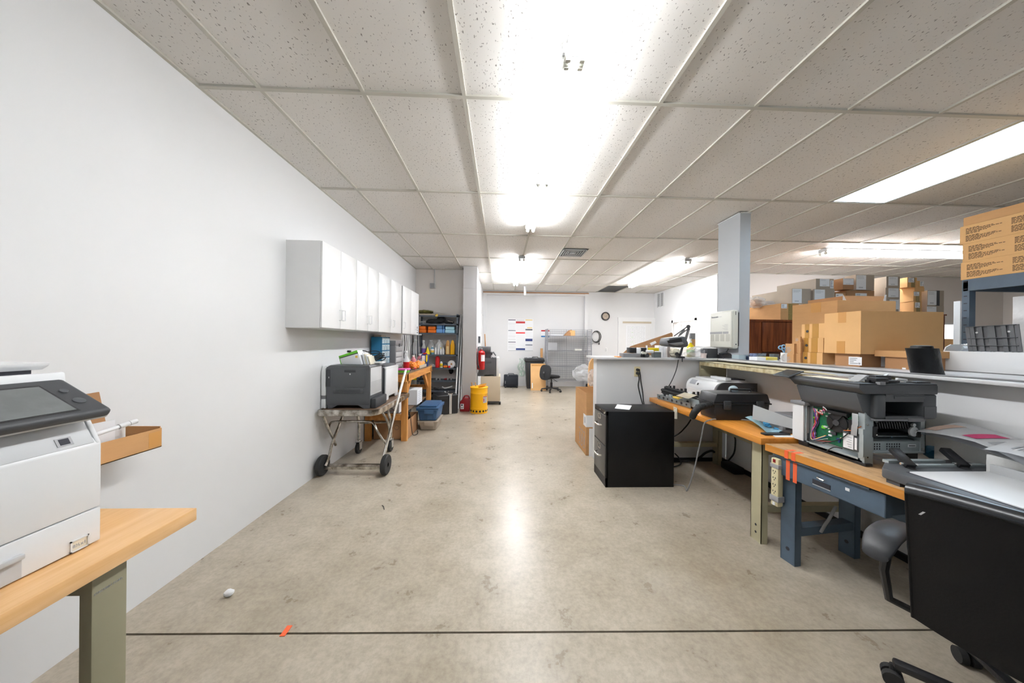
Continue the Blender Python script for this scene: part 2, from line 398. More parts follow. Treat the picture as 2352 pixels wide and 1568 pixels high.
# door in the back wall with a sheet of ruled paper
p0, p1 = at(1429, 738, y=YB), at(1495, 738, y=YB)
dr = struct(B().box(p0.x, p1.x, 9.112, 9.14, 0, p0.z - .05).done('door_1', 'white_laminate'))
B().box(p0.x - .13, p0.x, 9.09, YB, 0, p0.z).box(p1.x, p1.x + .13, 9.09, YB, 0, p0.z).box(p0.x - .14, p1.x + .14, 9.088, YB, p0.z + .001, p0.z + .12).done('door_frame', 'white_laminate', dr)
B().box(p0.x, p1.x, 9.10, 9.14, p0.z - .055, p0.z).done('header_gap', 'beige_steel', dr)
dk = at(1493, 788, y=9.08); B().cyl((dk.x, 9.11, 1.02), (dk.x, 9.06, 1.02), .025).done('door_knob', 'amber', dr)
q0, q1 = at(1438, 746, y=9.11), at(1482, 812, y=9.11)
ch = thing('wall_chart', 'white paper chart with faint ruled columns taped on the closed back door', 'chart', (q0.x, 9.11, q1.z))
B().box(q0.x, q1.x, 9.107, 9.11, q1.z, q0.z).done('sheet', 'white_paper', ch)
b = B(); g = B()
for i in range(22):
    z = q0.z - .05 - i * .036
    for k in range(9):
        x = q0.x + .05 + k * .06
        (g if (k == 2 and i % 4 == 1) or (k == 3 and i == 15) else b).box(x, x + random.uniform(.02, .045), 9.106, 9.107, z, z + .008)
b.done('ruling', 'light_grey', ch); g.done('green_marks', 'green_bright', ch)
# open doorway trim in the right wall
d2 = struct(B().box(4.60, 4.63, 7.10, 7.16, 0, 1.96).box(4.60, 4.63, 8.085, 8.15, 0, 1.96).box(4.60, 4.63, 7.10, 8.15, 1.9, 1.96).box(4.60, 4.63, 7.75, 7.79, 0, 1.9).done('door_2', 'white_laminate'))
b0, b1 = at(1554, 744, x=4.75), at(1558, 744, x=4.75)
B().box(4.75, 4.79, 7.93, 8.0, 0, 1.85).done('door_edge', 'light_grey', d2)
# narrow door on the passage wall
a0, a1 = at(1101.5, 760, x=-.57).y, at(1107, 760, x=-.57).y
d3 = struct(B().box(-.575, -.545, min(a0, a1), max(a0, a1), 0, at(1105, 722, x=-.57).z).done('door_3', 'white_laminate'))
B().box(-.57, -.54, max(a0, a1), max(a0, a1) + .03, 0, at(1105, 722, x=-.57).z + .03).done('door_frame', 'light_grey', d3)

# ---------------------------------------------------------------- ceiling grid
X0, Y0, DX, DY = -1.465, 1.886, .6096, 1.2192
ce = struct(B().box(-2, 11.2, -4.2, 9.5, CZ + .03, CZ + .12).done('ceiling', 'wall_beige'))
rooms = [(-1.83, 11.0, -4.0, 6.35), (-1.83, -.57, 6.35, 6.52), (-.57, 4.62, 6.35, 9.13)]
skip = {(8, -1 + 1): 1}
for i in range(-1, 21):
    for j in range(-5, 6):
        x0, x1, y0, y1 = X0 + i * DX, X0 + (i + 1) * DX, Y0 + j * DY, Y0 + (j + 1) * DY
        if (i, j) == (8, 0): continue                       # the lensed light sits here
        for (rx0, rx1, ry0, ry1) in rooms:
            u0, u1, v0, v1 = max(x0, rx0), min(x1, rx1), max(y0, ry0), min(y1, ry1)
            if u1 - u0 < .03 or v1 - v0 < .03: continue
            if (i == 7 and y0 > 7 and y0 < 8.5): continue    # the missing tile by the back wall
            if y1 < -1.0 and x0 > 6: continue
            B().box(u0 + .002, u1 - .002, v0 + .002, v1 - .002, CZ + .006 + random.uniform(0, .003), CZ + .022).done('ceiling_tile', 'ceiling_tile', ce, flat=True)
def runner(x0, x1, y0, y1, dz=0): B().box(x0, x1, y0, y1, CZ - .004 - dz, CZ + .012).done('grid_runner', 'runner', ce, flat=True)
for i in range(0, 21):
    x = X0 + i * DX; top = 6.35
    if -.57 < x < 4.62: top = 9.13
    elif x < -.57: top = 6.52
    runner(x - .012, x + .012, -4, top)
for j in range(-4, 6):
    y = Y0 + j * DY
    if y < 6.35: runner(-1.83, 11, y - .012, y + .012, .001)
    elif y < 9.1: runner(-.57, 4.62, y - .012, y + .012, .001)
runner(-1.83, -1.81, -4, 6.52); runner(-1.83, -.6, 6.50, 6.52); runner(-.6, 4.62, 9.10, 9.128); runner(4.62, 11, 6.33, 6.35); runner(4.60, 4.62, 6.35, 9.13)
rg = thing('return_opening', 'dark open ceiling cavity where one tile is missing by the back wall', 'opening', (3.1, 8.5, CZ))
B().box(X0 + 7 * DX + .012, X0 + 8 * DX - .012, Y0 + 5 * DY + .012, YB - .03, CZ + .02, CZ + .03).done('cavity', 'charcoal_dark', rg)

# ---------------------------------------------------------------- lights
def strip(x, y, L, label, axis='y', z=CZ - .003, tubes=2):
    t = thing('strip_light', label, 'ceiling light', (x, y, z), 0 if axis == 'y' else -R(90), 'bare tube strip lights on the ceiling')
    def bx(*a): return B().box(*a)
    bx(-.042, .042, .0, L, -.045, 0).done('housing', 'white_plastic', t, world=False)
    bx(-.062, .062, -.004, .012, -.05, 0).done('end_plate', 'light_grey', t, world=False)
    bx(-.062, .062, L - .012, L + .004, -.05, 0).done('end_plate', 'light_grey', t, world=False)
    for sx in (-.035, .035):
        B().cyl((sx, .03, -.078), (sx, L - .03, -.078), .0165, seg=12).done('lamp_tube', 'tube_on', t, world=False)
        for yy in (.0, L - .03):
            B().box(sx - .012, sx + .012, yy + .008, yy + .024, -.095, -.045).cyl((sx, yy - .002, -.072), (sx, yy + .032, -.072), .019, seg=12).done('lamp_holder', 'warm_plastic', t, world=False)
    return t
strip(.35, .33, 1.2, 'nearest bare twin tube strip light, cut by the top edge of the photo')
strip(.35, 1.545, 1.19, 'second bare twin tube strip light in the centre ceiling row')
strip(.35, 2.74, 1.19, 'third bare twin tube strip light, last of the joined centre row')
strip(.335, 5.34, 2.44, 'short looking strip light on its own ahead of the white back wall')
strip(3.28, 5.3, 2.44, 'strip light left of the grey steel post running toward the doorway')
strip(5.0, 4.62, 2.44, 'strip light running crosswise above the stacked cartons on the right', axis='x')
for o_ in bpy.data.objects:
    if o_.name.startswith('lamp_tube') and o_.parent.location.y > 1: o_.data.materials[0] = MT('tube_back' if o_.parent.location.y > 5.2 and o_.parent.location.x < 1 else 'tube_mid')
tf = thing('troffer_light', 'wide flush ceiling light with a glowing bluish lens at the upper right', 'ceiling light', (3.7, 2.5, CZ))
xa, xb, ya, yb = X0 + 8 * DX, X0 + 9 * DX, Y0, Y0 + DY
B().box(xa + .03, xb - .03, ya + .03, yb - .03, CZ + .001, CZ + .006).done('lens', 'troffer_on', tf)
B().box(xa + .012, xa + .03, ya + .012, yb - .012, CZ - .002, CZ + .02).box(xb - .03, xb - .012, ya + .012, yb - .012, CZ - .002, CZ + .02).box(xa + .012, xb - .012, ya + .012, ya + .03, CZ - .002, CZ + .02).box(xa + .012, xb - .012, yb - .03, yb - .012, CZ - .002, CZ + .02).done('frame', 'white_plastic', tf)
vt = thing('ceiling_diffuser', 'square louvred air vent let into the ceiling ahead', 'air vent', (1.18, 5.1, CZ))
vx0, vx1, vy0, vy1 = .97, 1.385, 4.88, 5.30
B().box(vx0, vx1, vy0, vy1, CZ - .006, CZ - .002).done('backing', 'charcoal_dark', vt)
for k in range(5):
    o = .012 + k * .036
    b = B(); t_ = .016
    b.box(vx0 + o, vx1 - o, vy0 + o, vy0 + o + t_, CZ - .016 + k * .001, CZ - .004).box(vx0 + o, vx1 - o, vy1 - o - t_, vy1 - o, CZ - .016 + k * .001, CZ - .004)
    b.box(vx0 + o, vx0 + o + t_, vy0 + o, vy1 - o, CZ - .016 + k * .001, CZ - .004).box(vx1 - o - t_, vx1 - o, vy0 + o, vy1 - o, CZ - .016 + k * .001, CZ - .004)
    b.done('louvre', 'light_grey', vt)
B().box(1.15, 1.2, 5.06, 5.11, CZ - .02, CZ - .004).done('louvre', 'light_grey', vt)
sd = thing('hanging_sensor', 'small white spotlight hanging below the ceiling near the back wall', 'spotlight', (.56, 8.3, CZ))
s0, s1 = at(1206, 656, y=8.3), at(1207, 678, y=8.3)
B().box(s0.x - .045, s0.x + .045, 8.26, 8.34, s0.z - .03, CZ - .006, .006).cyl((s0.x, 8.3, s0.z - .03), (s0.x, 8.3, s1.z), .035).done('body', 'white_plastic', sd)
# wall vent high on the right wall
wv = thing('wall_vent', 'grey two panel vent grille high on the right hand wall', 'air vent', (4.6, 8.75, 2.55))
for (ya_, yb_) in ((8.58, 8.74), (8.77, 8.92)):
    B().box(4.607, 4.618, ya_, yb_, 2.42, 2.79).done('grille', 'grey_mid', wv)
    b = B()
    for k in range(12): b.box(4.60, 4.607, ya_ + .01, yb_ - .01, 2.435 + k * .029, 2.445 + k * .029)
    b.done('slat', 'light_grey', wv)
B().box(4.595, 4.62, 8.56, 8.58, 2.40, 2.81).box(4.595, 4.62, 8.74, 8.77, 2.40, 2.81).box(4.595, 4.62, 8.92, 8.94, 2.40, 2.81).done('frame', 'white_plastic', wv)

# ================================================================ cartons and their print
def fbox(b, face, dims, u0, u1, v0, v1, o0=0, o1=.001):
    """thin plate on a carton face; u runs left to right as seen from outside, v upward"""
    W, D, Hh = dims
    if face == 'front': b.box(u0, u1, -o1, -o0, v0, v1)
    elif face == 'left': b.box(-o1, -o0, D - u1, D - u0, v0, v1)
    elif face == 'right': b.box(W + o0, W + o1, u0, u1, v0, v1)
    elif face == 'top': b.box(u0, u1, v0, v1, Hh + o0, Hh + o1)
    return b
def carton_label(t, face, dims, u, v, w_, h_, kind='ship', rnd=random):
    lb = fbox(B(), face, dims, u, u + w_, v, v + h_, 0, .0012).done('shipping_label', 'white_paper', t, world=False)
    b = B(); o0, o1 = .0012, .0018
    if kind == 'ship':
        for k in range(3): fbox(b, face, dims, u + w_ * .1, u + w_ * rnd.uniform(.5, .85), v + h_ * (.90 - .07 * k), v + h_ * (.915 - .07 * k), o0, o1)
        for k in range(9): fbox(b, face, dims, u + w_ * (.25 + .05 * k), u + w_ * (.27 + .05 * k + .012 * (k % 2)), v + h_ * .1, v + h_ * .18, o0, o1)
    elif kind == 'bar':
        for k in range(16): fbox(b, face, dims, u + w_ * (.40), u + w_ * .58, v + h_ * (.25 + .035 * k), v + h_ * (.262 + .035 * k + .008 * (k % 3)), o0, o1)
        for k in range(12): fbox(b, face, dims, u + w_ * .66, u + w_ * .76, v + h_ * (.25 + .035 * k), v + h_ * (.262 + .035 * k + .008 * (k % 2)), o0, o1)
    else:
        for k in range(4): fbox(b, face, dims, u + w_ * .1, u + w_ * rnd.uniform(.4, .8), v + h_ * (.76 - .2 * k), v + h_ * (.86 - .2 * k), o0, o1)
        fbox(b, face, dims, u + w_ * .76, u + w_ * .9, v + h_ * .12, v + h_ * .32, o0, o1)
    b.done('print', 'ink_grey', lb, world=False)
def carton(name, label, loc, dims, rz=0, m='card', seam='y', tape=None, tape_w=.05, labels=(), group=None, opened=False, tape_drop=.07, tfaces=('front', 'left'), cat='box'):
    W, D, Hh = dims; t = thing(name, label, cat, loc, rz, group); g = .0025; th = .004
    if opened:
        B().box(0, W, 0, th, 0, Hh).box(0, W, D - th, D, 0, Hh).box(0, th, th, D - th, 0, Hh).box(W - th, W, th, D - th, 0, Hh).box(0, W, 0, D, 0, th).done('carton_body', m, t, world=False, flat=True)
    else:
        B().box(0, W, 0, D, 0, Hh - th).done('carton_body', m, t, world=False, flat=True)
        if seam == 'y':
            B().box(0, W / 2 - g, .001, D - .001, Hh - th, Hh).done('flap', m, t, world=False, flat=True); B().box(W / 2 + g, W, .001, D - .001, Hh - th, Hh).done('flap', m, t, world=False, flat=True)
        else:
            B().box(.001, W - .001, 0, D / 2 - g, Hh - th, Hh).done('flap', m, t, world=False, flat=True); B().box(.001, W - .001, D / 2 + g, D, Hh - th, Hh).done('flap', m, t, world=False, flat=True)
    if tape:
        b = B(); a = tape_w / 2
        if seam == 'y':
            fbox(b, 'top', dims, W / 2 - a, W / 2 + a, 0, D); fbox(b, 'front', dims, W / 2 - a, W / 2 + a, Hh - tape_drop, Hh + .001); fbox(b, 'front', dims, W / 2 - a, W / 2 + a, 0, tape_drop)
        else:
            fbox(b, 'top', dims, 0, W, D / 2 - a, D / 2 + a); fbox(b, 'left', dims, D / 2 - a, D / 2 + a, Hh - tape_drop, Hh + .001); fbox(b, 'left', dims, D / 2 - a, D / 2 + a, 0, tape_drop)
        b.done('packing_tape', tape, t, world=False)
    for (face, u, v, w_, h_, kind) in labels: carton_label(t, face, dims, u, v, w_, h_, kind)
    return t

# ================================================================ left foreground: bench, copier, wall bin
t = thing('workbench', 'maple topped workbench with olive steel leg at the left edge', 'workbench', (-1.46, .3, 0))
B().box(-1.815, -1.112, -.7, 1.16, .690, .735, .003).done('bench_top', 'maple', t)
node_mat('olive_steel', hx('8F8A72'), .5, var=.05, vscale=3)
for (lx, ly) in ((-1.175, .894), (-1.78, .894), (-1.175, -.5), (-1.78, -.5)):
    lg = B().box(lx, lx + .035, ly, ly + .081, 0, .689, .003).done('leg', 'olive_steel', t)
    if lx > -1.3 and ly > 0: text('maker_stamp', 'STACKBIN CORP.', .0085, 'grey_mid', lg, (-1.1395, .898, .628), (0, 1, 0), (0, 0, 1))
B().box(-1.75, -1.174, .91, .96, .62, .689).done('cross_rail', 'olive_steel', t)
B().box(-1.75, -1.174, -.48, -.43, .62, .689).done('cross_rail', 'olive_steel', t)

t = thing('office_copier', 'large white multifunction copier with tilted touch panel on the left workbench', 'copier', (-1.45, .75, .735))
XF, YR = -1.222, .978
B().prism([(XF, .843), (XF, 1.035), (XF - .012, 1.055), (-1.33, 1.075), (-1.74, 1.075), (-1.74, .741), (XF - .01, .741), (XF - .01, .843)], 'y', .50, YR, bev=.004).done('main_body', 'white_plastic', t)
B().box(XF - .03, XF + .001, .502, YR - .001, .739, .840, .004).done('paper_drawer', 'white_plastic', t)
dw = bpy.data.objects['paper_drawer']
B().box(XF - .001, XF + .012, .60, .822, .790, .804, .003).box(XF + .0005, XF + .0015, .60, .822, .742, .79).done('drawer_handle', 'light_grey', dw)
B().box(XF + .0005, XF + .004, .9095, .9485, .7405, .744).box(XF + .0005, XF + .004, .9095, .9485, .770, .7735).box(XF + .0005, XF + .004, .9095, .9125, .7405, .7735).box(XF + .0005, XF + .004, .9455, .9485, .7405, .7735).done('label_frame', 'white_plastic', dw)
sl = B().box(XF + .0005, XF + .0015, .912, .946, .744, .771).done('size_label', 'tag_paper', dw)
text('size_lettering', '8½x11', .0125, 'ink_grey', dw, (XF + .0018, .9145, .752), (0, 1, 0), (0, 0, 1))
# sloped grey console, under the touch panel
B().prism([(XF - .001, 1.040), (-1.262, 1.118), (-1.30, 1.118), (-1.30, 1.05), (XF - .02, 1.035)], 'y', .50, YR - .014, bev=.003).done('console', 'light_grey', t)
B().prism([(XF, 1.036), (-1.262, 1.122), (-1.40, 1.15), (-1.40, 1.05)], 'y', YR - .012, YR, bev=.003).done('console_cheek', 'white_plastic', t)
n_ = Vector((.076, 0, .04)).normalized()
def con(y, k, o=0): # point on the slope: k 0 front .. 1 back
    return Vector((XF - .001 - .04 * k, y, 1.040 + .078 * k)) + n_ * o
ub = B(); ub.bar(con(.905, .16, .0), con(.905, .36, .0), .02, .004).done('usb_port', 'ink', t)
B().bar(con(.905, .12, -.0008), con(.905, .40, -.0008), .032, .0045).done('usb_recess', 'grey_mid', t)
# scanner unit and lid
B().prism([(-1.34, 1.21), (-1.40, 1.15), (-1.75, 1.15), (-1.75, 1.215), (-1.345, 1.25)], 'y', .48, YR + .012, bev=.006).done('scanner_body', 'white_plastic', t)
B().box(-1.72, -1.40, .55, .90, 1.075, 1.16).done('paper_cavity', 'charcoal_dark', t)
B().box(-1.75, -1.45, .93, YR, 1.07, 1.2, .004).done('side_column', 'white_plastic', t)
B().prism([(-1.372, 1.279), (-1.376, 1.269), (-1.395, 1.257), (-1.76, 1.257), (-1.76, 1.284)], 'y', .48, YR, bev=.003).done('scanner_lid', 'white_plastic', t)
B().box(-1.75, -1.40, .5, YR - .02, 1.24, 1.26).done('hinge_gap', 'ink', t)
# tilted touch panel
pa, pb = Vector((-1.193, 0, 1.137)), Vector((-1.347, 0, 1.232)); d_ = (pb - pa).normalized(); nn = Vector((-d_.z, 0, d_.x)); nn = nn if nn.z > 0 else -nn
L_ = (pb - pa).length
Mp = Matrix((d_, Vector((0, 1, 0)), nn)).transposed().to_4x4(); Mp.translation = pa
pn = B().box(0, L_, .52, .985, -.030, 0, .012, Mp, 3).done('control_panel', 'charcoal_dark', t)
B().box(.002, L_ - .01, .522, .983, -.033, -.018, .006, Mp).done('panel_rim', 'light_grey', pn)
B().box(.024, L_ - .035, .54, .915, .0, .0012, 0, Mp).done('touch_screen', 'screen_dusty', pn)
B().box(.018, L_ - .028, .535, .92, -.002, .0006, 0, Mp).done('bezel', 'black_plastic', pn)
for (u_, v_, rr) in ((.062, .945, .013), (.115, .945, .009)):
    B().lathe([(rr, 0), (rr, .002), (rr * .85, .003), (0, .0025)], 0, 0, 20, Mp @ Matrix.Translation((u_, v_, 0))).done('round_button', 'charcoal', pn)
B().bar((-1.30, .62, 1.12), (-1.33, .62, 1.19), .12, .03).bar((-1.30, .88, 1.12), (-1.33, .88, 1.19), .04, .03).done('panel_hinge', 'black_plastic', t)

t = thing('cardboard_bin', 'shallow open cardboard bin fixed to the white wall behind the copier', 'box', (-1.74, 1.44, .82))
yq = at(369, 1000, x=-1.66).y; ynear = 1.12; z0, z1 = .825, .925
B().box(-1.82, -1.655, ynear, yq, z0, z0 + .004).box(-1.659, -1.655, ynear, yq, z0, z1 - .008).box(-1.82, -1.66, yq - .004, yq, z0, z1).box(-1.82, -1.66, ynear, ynear + .004, z0, z1).done('bin_body', 'card', t, flat=True)
B().bar((-1.815, ynear + .02, .9), (-1.815, yq - .05, .9), .14, .004, up=(1, 0, 0)).done('back_sheet', 'white_paper', t)
B().prism([(1.30, .83), (1.475, .83), (1.468, .97), (1.445, 1.108), (1.30, 1.10)], 'x', -1.824, -1.818).done('back_flap', 'card_dark', t, flat=True)
B().box(-1.6552, -1.6545, yq - .055, yq - .004, z0 + .01, z1 - .02).done('packing_tape', 'tape_tan', t)
t = thing('mailing_tube', 'white capped tube sticking out of the wall bin', 'tube', (-1.7, 1.3, .95))
r0, r1 = Vector((-1.70, 1.10, .915)), at(311, 967, x=-1.66)
B().cyl(r0, r1, .0085, seg=16).done('tube_body', 'white_paper', t)
dd = (r1 - r0).normalized(); B().cyl(r1 - dd * .055, r1 + dd * .004, .0105, seg=16).done('end_cap', 'white_plastic', t); B().cyl(r1 - dd * .022, r1 - dd * .02, .0108, seg=16).cyl(r1 - dd * .057, r1 - dd * .055, .0108, seg=16).done('cap_ring', 'grey_mid', t)

# ================================================================ wall cabinets
XC = -1.527
def wallcab(label, y0, y1, split, hands, gap=.0, x=XC):
    t = thing('wall_cabinet', label, 'cabinet', (-1.68, (y0 + y1) / 2, 1.452), 0, 'white wall cabinets in a row')
    B().box(XL, x - .018, y0, y1, 1.452, 2.193).done('carcass', 'white_laminate', t)
    ed = [y0 + gap] + ([split] if split else []) + [y1]
    for k, (a, b_) in enumerate(zip(ed, ed[1:])):
        d = B().box(x - .016, x, a + .0015, b_ - .0015, 1.456, 2.190, .001).done('door', 'white_laminate', t)
        hy = hands[k]
        B().tube([(x, hy, 1.535), (x + .026, hy, 1.535), (x + .026, hy, 1.63), (x, hy, 1.63)], .004, 6, 1).done('handle', 'white_plastic', d)
    return t
wallcab('nearest white wall cabinet, its blank end panel facing the camera', 2.645, 3.255, 2.945, (2.925, 2.985))
wallcab('second white wall cabinet from the near end of the row', 3.26, 3.835, 3.545, (3.515, 3.585))
wallcab('third white wall cabinet, left of the dark gap in the row', 3.84, 4.70, 4.27, (4.20, 4.34))
t = wallcab('last white wall cabinet, beside the blue grey shelving', 4.745, 5.645, 5.19, (4.80, 5.42), x=XC + .004)
pl = B().box(XC + .004, XC + .005, 5.50, 5.62, 1.46, 1.62).done('paper_label', 'white_paper', t)
B().box(XC + .005, XC + .0056, 5.535, 5.585, 1.475, 1.51).box(XC + .005, XC + .0056, 5.535, 5.585, 1.52, 1.545).box(XC + .005, XC + .0056, 5.54, 5.58, 1.555, 1.60).done('print', 'ink', pl)
B().box(XC - .03, XC - .01, 4.705, 4.742, 1.46, 2.19).done('gap_shade', 'black_matte', bpy.data.objects['wall_cabinet.002'])  # black strip stands in for the shade inside the cabinet gap

# ================================================================ trolley with two printers
t = thing('stretcher_trolley', 'worn aluminium wheeled stretcher trolley against the left wall', 'trolley', (-1.5, 3.6, 0))
x0, x1, y0, y1, zr = -1.80, -1.225, 3.06, 4.09, .632
loop = [(x0 + .06, y0, zr), (x1 - .12, y0, zr), (x1 - .045, y0 + .02, zr), (x1, y0 + .12, zr), (x1, y0 + .5, zr), (x1, y1 - .1, zr), (x1 - .05, y1, zr), (x0 + .05, y1, zr), (x0, y1 - .1, zr), (x0, y0 + .1, zr), (x0 + .02, y0 + .02, zr)]
b = B()
pts = [Vector(p) for p in loop]; n = len(pts); path = []
for i in range(n):
    a, c, e, f_ = pts[i - 1], pts[i], pts[(i + 1) % n], pts[(i + 2) % n]
    for k in range(4):
        s_ = k / 4; path.append(.5 * ((2 * c) + (e - a) * s_ + (2 * a - 5 * c + 4 * e - f_) * s_ * s_ + (3 * c - a - 3 * e + f_) * s_ ** 3))
N_ = len(path); rr = []
for i, p in enumerate(path):
    d = (path[(i + 1) % N_] - path[i - 1]).normalized(); o = Vector((d.y, -d.x, 0))
    rr.append([b.bm.verts.new(p + o * ox + Vector((0, 0, oz))) for ox, oz in ((.010, -.026), (.013, 0), (.010, .026), (.004, .030), (-.008, .030), (-.008, -.030), (.004, -.030))])
for i in range(N_):
    A_, D_ = rr[i], rr[(i + 1) % N_]
    for k in range(7): b.bm.faces.new((A_[k], A_[(k + 1) % 7], D_[(k + 1) % 7], D_[k]))
b.done('rail', 'alu_worn', t)
B().box(x0 + .02, x1 - .02, y0 + .03, y1 - .03, .640, .652).done('deck', 'worn_top', t)
B().box(x0 + .01, x1 - .01, y0 + .2, y0 + .24, .61, .64).box(x0 + .01, x1 - .01, y1 - .3, y1 - .26, .61, .64).done('cross_rail', 'alu_worn', t)
def wheel(c, r, wd, caster=False):
    cx, cy, cz = c; M = Matrix.Translation(c) @ Matrix.Rotation(R(90), 4, 'Y')
    ti = B().lathe([(r * .62, -wd * .5), (r * .9, -wd * .5), (r, -wd * .3), (r, wd * .3), (r * .9, wd * .5), (r * .62, wd * .5)], 0, 0, 28, M).done('wheel', 'black_rubber', t)
    B().lathe([(r * .15, -wd * .42), (r * .62, -wd * .35), (r * .62, wd * .35), (r * .3, wd * .30), (r * .18, wd * .5), (0.001, wd * .5)], 0, 0, 20, M).done('hub', 'light_grey', ti)
    return ti
wheel((-1.775, 3.11, .1), .1, .05); wheel((-1.155, 3.12, .1), .1, .05)
B().box(-1.75, -1.18, 3.095, 3.125, .085, .088).box(-1.75, -1.18, 3.094, 3.098, .06, .088).box(-1.75, -1.18, 3.12, 3.145, .085, .1).done('axle_bar', 'alu_worn', t)
B().box(-1.195, -1.18, 3.1, 3.13, .06, .13).box(-1.75, -1.735, 3.1, 3.13, .06, .13).done('axle_block', 'black_plastic', t)
def P(px, py, x): return at(px, py, x=x)
B().tube([P(747, 1070, -1.735), P(756, 1048, -1.735), P(764, 1016, -1.735), P(787, 955, -1.735)], .014, 8).done('leg', 'alu_worn', t)
B().tube([P(742, 953, -1.75), P(755, 985, -1.75), P(766, 1008, -1.75), P(771, 1022, -1.75)], .013, 8).done('leg_brace', 'alu_worn', t)
ry = 3.3
B().tube([at(755, 984, y=ry - .05), at(758, 973, y=ry), at(768, 968, y=ry + .02), at(810, 967, y=ry + .02), at(848, 968, y=ry + .02), at(860, 975, y=ry), at(868, 992, y=ry - .02), at(887, 1021, y=ry)], .011, 8, 3).done('cross_tube', 'alu_worn', t)
top = at(932, 850, x=-1.19)
B().tube([(-1.185, 3.14, .17), (-1.19, (3.14 + top.y) / 2, (.17 + top.z) / 2), top], .014, 10, 1).done('pull_handle', 'chrome', t)
for (cx, cy, tx, ty) in ((-1.69, 3.70, -1.69, 3.62), (-1.34, 3.77, -1.36, 3.66)):
    wheel((cx, cy, .068), .068, .035)
    B().box(cx - .026, cx - .019, cy - .03, cy + .03, .05, .15).box(cx + .019, cx + .026, cy - .03, cy + .03, .05, .15).box(cx - .026, cx + .026, cy - .03, cy + .03, .14, .155).done('caster_fork', 'alu', t)
    B().tube([(cx, cy, .15), (cx, cy, .35), (tx, ty, .61)], .016, 8, 2).done('leg', 'alu_worn', t)
B().tube([(-1.69, 3.70, .36), (-1.34, 3.76, .36)], .012, 8).done('cross_tube', 'alu_worn', t)
B().tube([(-1.26, 3.25, .62), (-1.24, 3.4, .45), (-1.30, 3.62, .25), (-1.34, 3.70, .16)], .012, 8).done('leg_brace', 'alu_worn', t)

def mk_printerA():
    t = thing('laser_printer', 'charcoal laser printer with white front strip on the stretcher trolley', 'printer', (-1.57, 3.3, .655))
    xa, xb, ya, yb, za, zb = -1.775, -1.335, 3.15, 3.49, .655, 1.098
    B().box(xa, xb, ya + .004, yb, za + .03, zb - .02, .012).prism([(xa + .02, za), (xa + .06, za), (xa + .12, za + .035), (xb - .12, za + .035), (xb - .06, za), (xb - .005, za), (xb, za + .06), (xa + .02, za + .06)], 'y', ya + .006, yb - .01).done('main_body', 'charcoal', t)
    B().prism([(xa - .005, zb - .045), (xa + .03, zb - .012), (xa + .05, zb - .004), (xb - .01, zb - .004), (xb, zb - .02), (xb, zb - .045)], 'y', ya, yb).done('top_cover', 'charcoal', t)
    B().box(xa + .07, xb - .045, ya - .002, ya + .01, zb - .225, zb - .03, .004).done('rear_door', 'charcoal', t)
    B().box(xa + .185, xa + .30, ya - .003, ya + .004, zb - .075, zb - .048, .004).done('door_grip', 'charcoal_dark', t)
    B().box(xa + .238, xa + .248, ya - .004, ya, zb - .10, zb - .086, .002).done('lock_mark', 'white_plastic', t)
    B().box(xa + .07, xb - .06, ya - .002, ya + .01, zb - .29, zb - .237, .004).done('vent_panel', 'charcoal', t)
    b = B()
    for k in range(4): b.box(xa + .10, xb - .09, ya - .0035, ya, zb - .248 - .011 * k, zb - .244 - .011 * k)
    b.done('vent_slot', 'charcoal_dark', t)
    B().box(xa, xa + .044, ya + .001, ya + .006, zb - .222, zb - .05, .002).done('side_hatch', 'charcoal_dark', t)
    B().box(xa + .03, xa + .035, ya - .001, ya + .002, zb - .135, zb - .12).done('hatch_mark', 'white_plastic', t)
    b = B().prism([(3.152, za + .13), (3.152, zb - .07), (3.175, zb - .01), (yb - .03, zb - .01), (yb - .03, za + .13)], 'x', xa - .045, xa - .002, bev=.004)
    b.done('front_cover', 'white_plastic', t)
    B().box(xa - .045, xa - .002, 3.152, yb - .03, za, za + .095, .004).done('paper_tray', 'white_plastic', t)
    B().box(xa - .04, xa, 3.156, yb - .03, za + .095, za + .13).done('tray_gap', 'grey_plastic', t)
    B().box(xb - .002, xb + .006, ya + .012, yb - .05, za + .13, zb - .03, .003).done('side_cover', 'light_grey', t)
    b = B()
    for k in range(9): b.box(xb + .0055, xb + .0068, ya + .02, yb - .06, za + .15 + k * .014, za + .155 + k * .014)
    b.done('side_vent', 'grey_mid', t)
    B().box(xb, xb + .055, ya + .02, yb - .02, za, za + .10, .01).done('side_foot', 'charcoal_dark', t)
mk_printerA()
def mk_printerB():
    t = thing('laser_printer', 'white sided printer behind the charcoal one on the trolley', 'printer', (-1.55, 3.76, .655))
    xa, xb, ya, yb, za, zb = -1.80, -1.330, 3.56, 3.98, .655, 1.06
    B().box(xa, xb - .01, ya, yb, za + .02, zb - .02, .01).done('main_body', 'charcoal_dark', t)
    B().prism([(ya + .005, za), (ya + .09, za), (ya + .10, za + .04), (yb - .12, za + .04), (yb - .1, za), (yb - .005, za), (yb - .005, zb - .04), (ya + .005, zb - .04)], 'x', xb - .012, xb + .004, bev=.003).done('side_cover', 'white_plastic', t)
    B().box(xa, xb + .006, ya + .003, yb, zb - .045, zb - .02, .006).done('top_rim', 'white_plastic', t)
    B().box(xa + .02, xb - .02, ya + .02, yb - .05, zb - .03, zb + .006, .008).done('top_cover', 'charcoal', t)
mk_printerB()
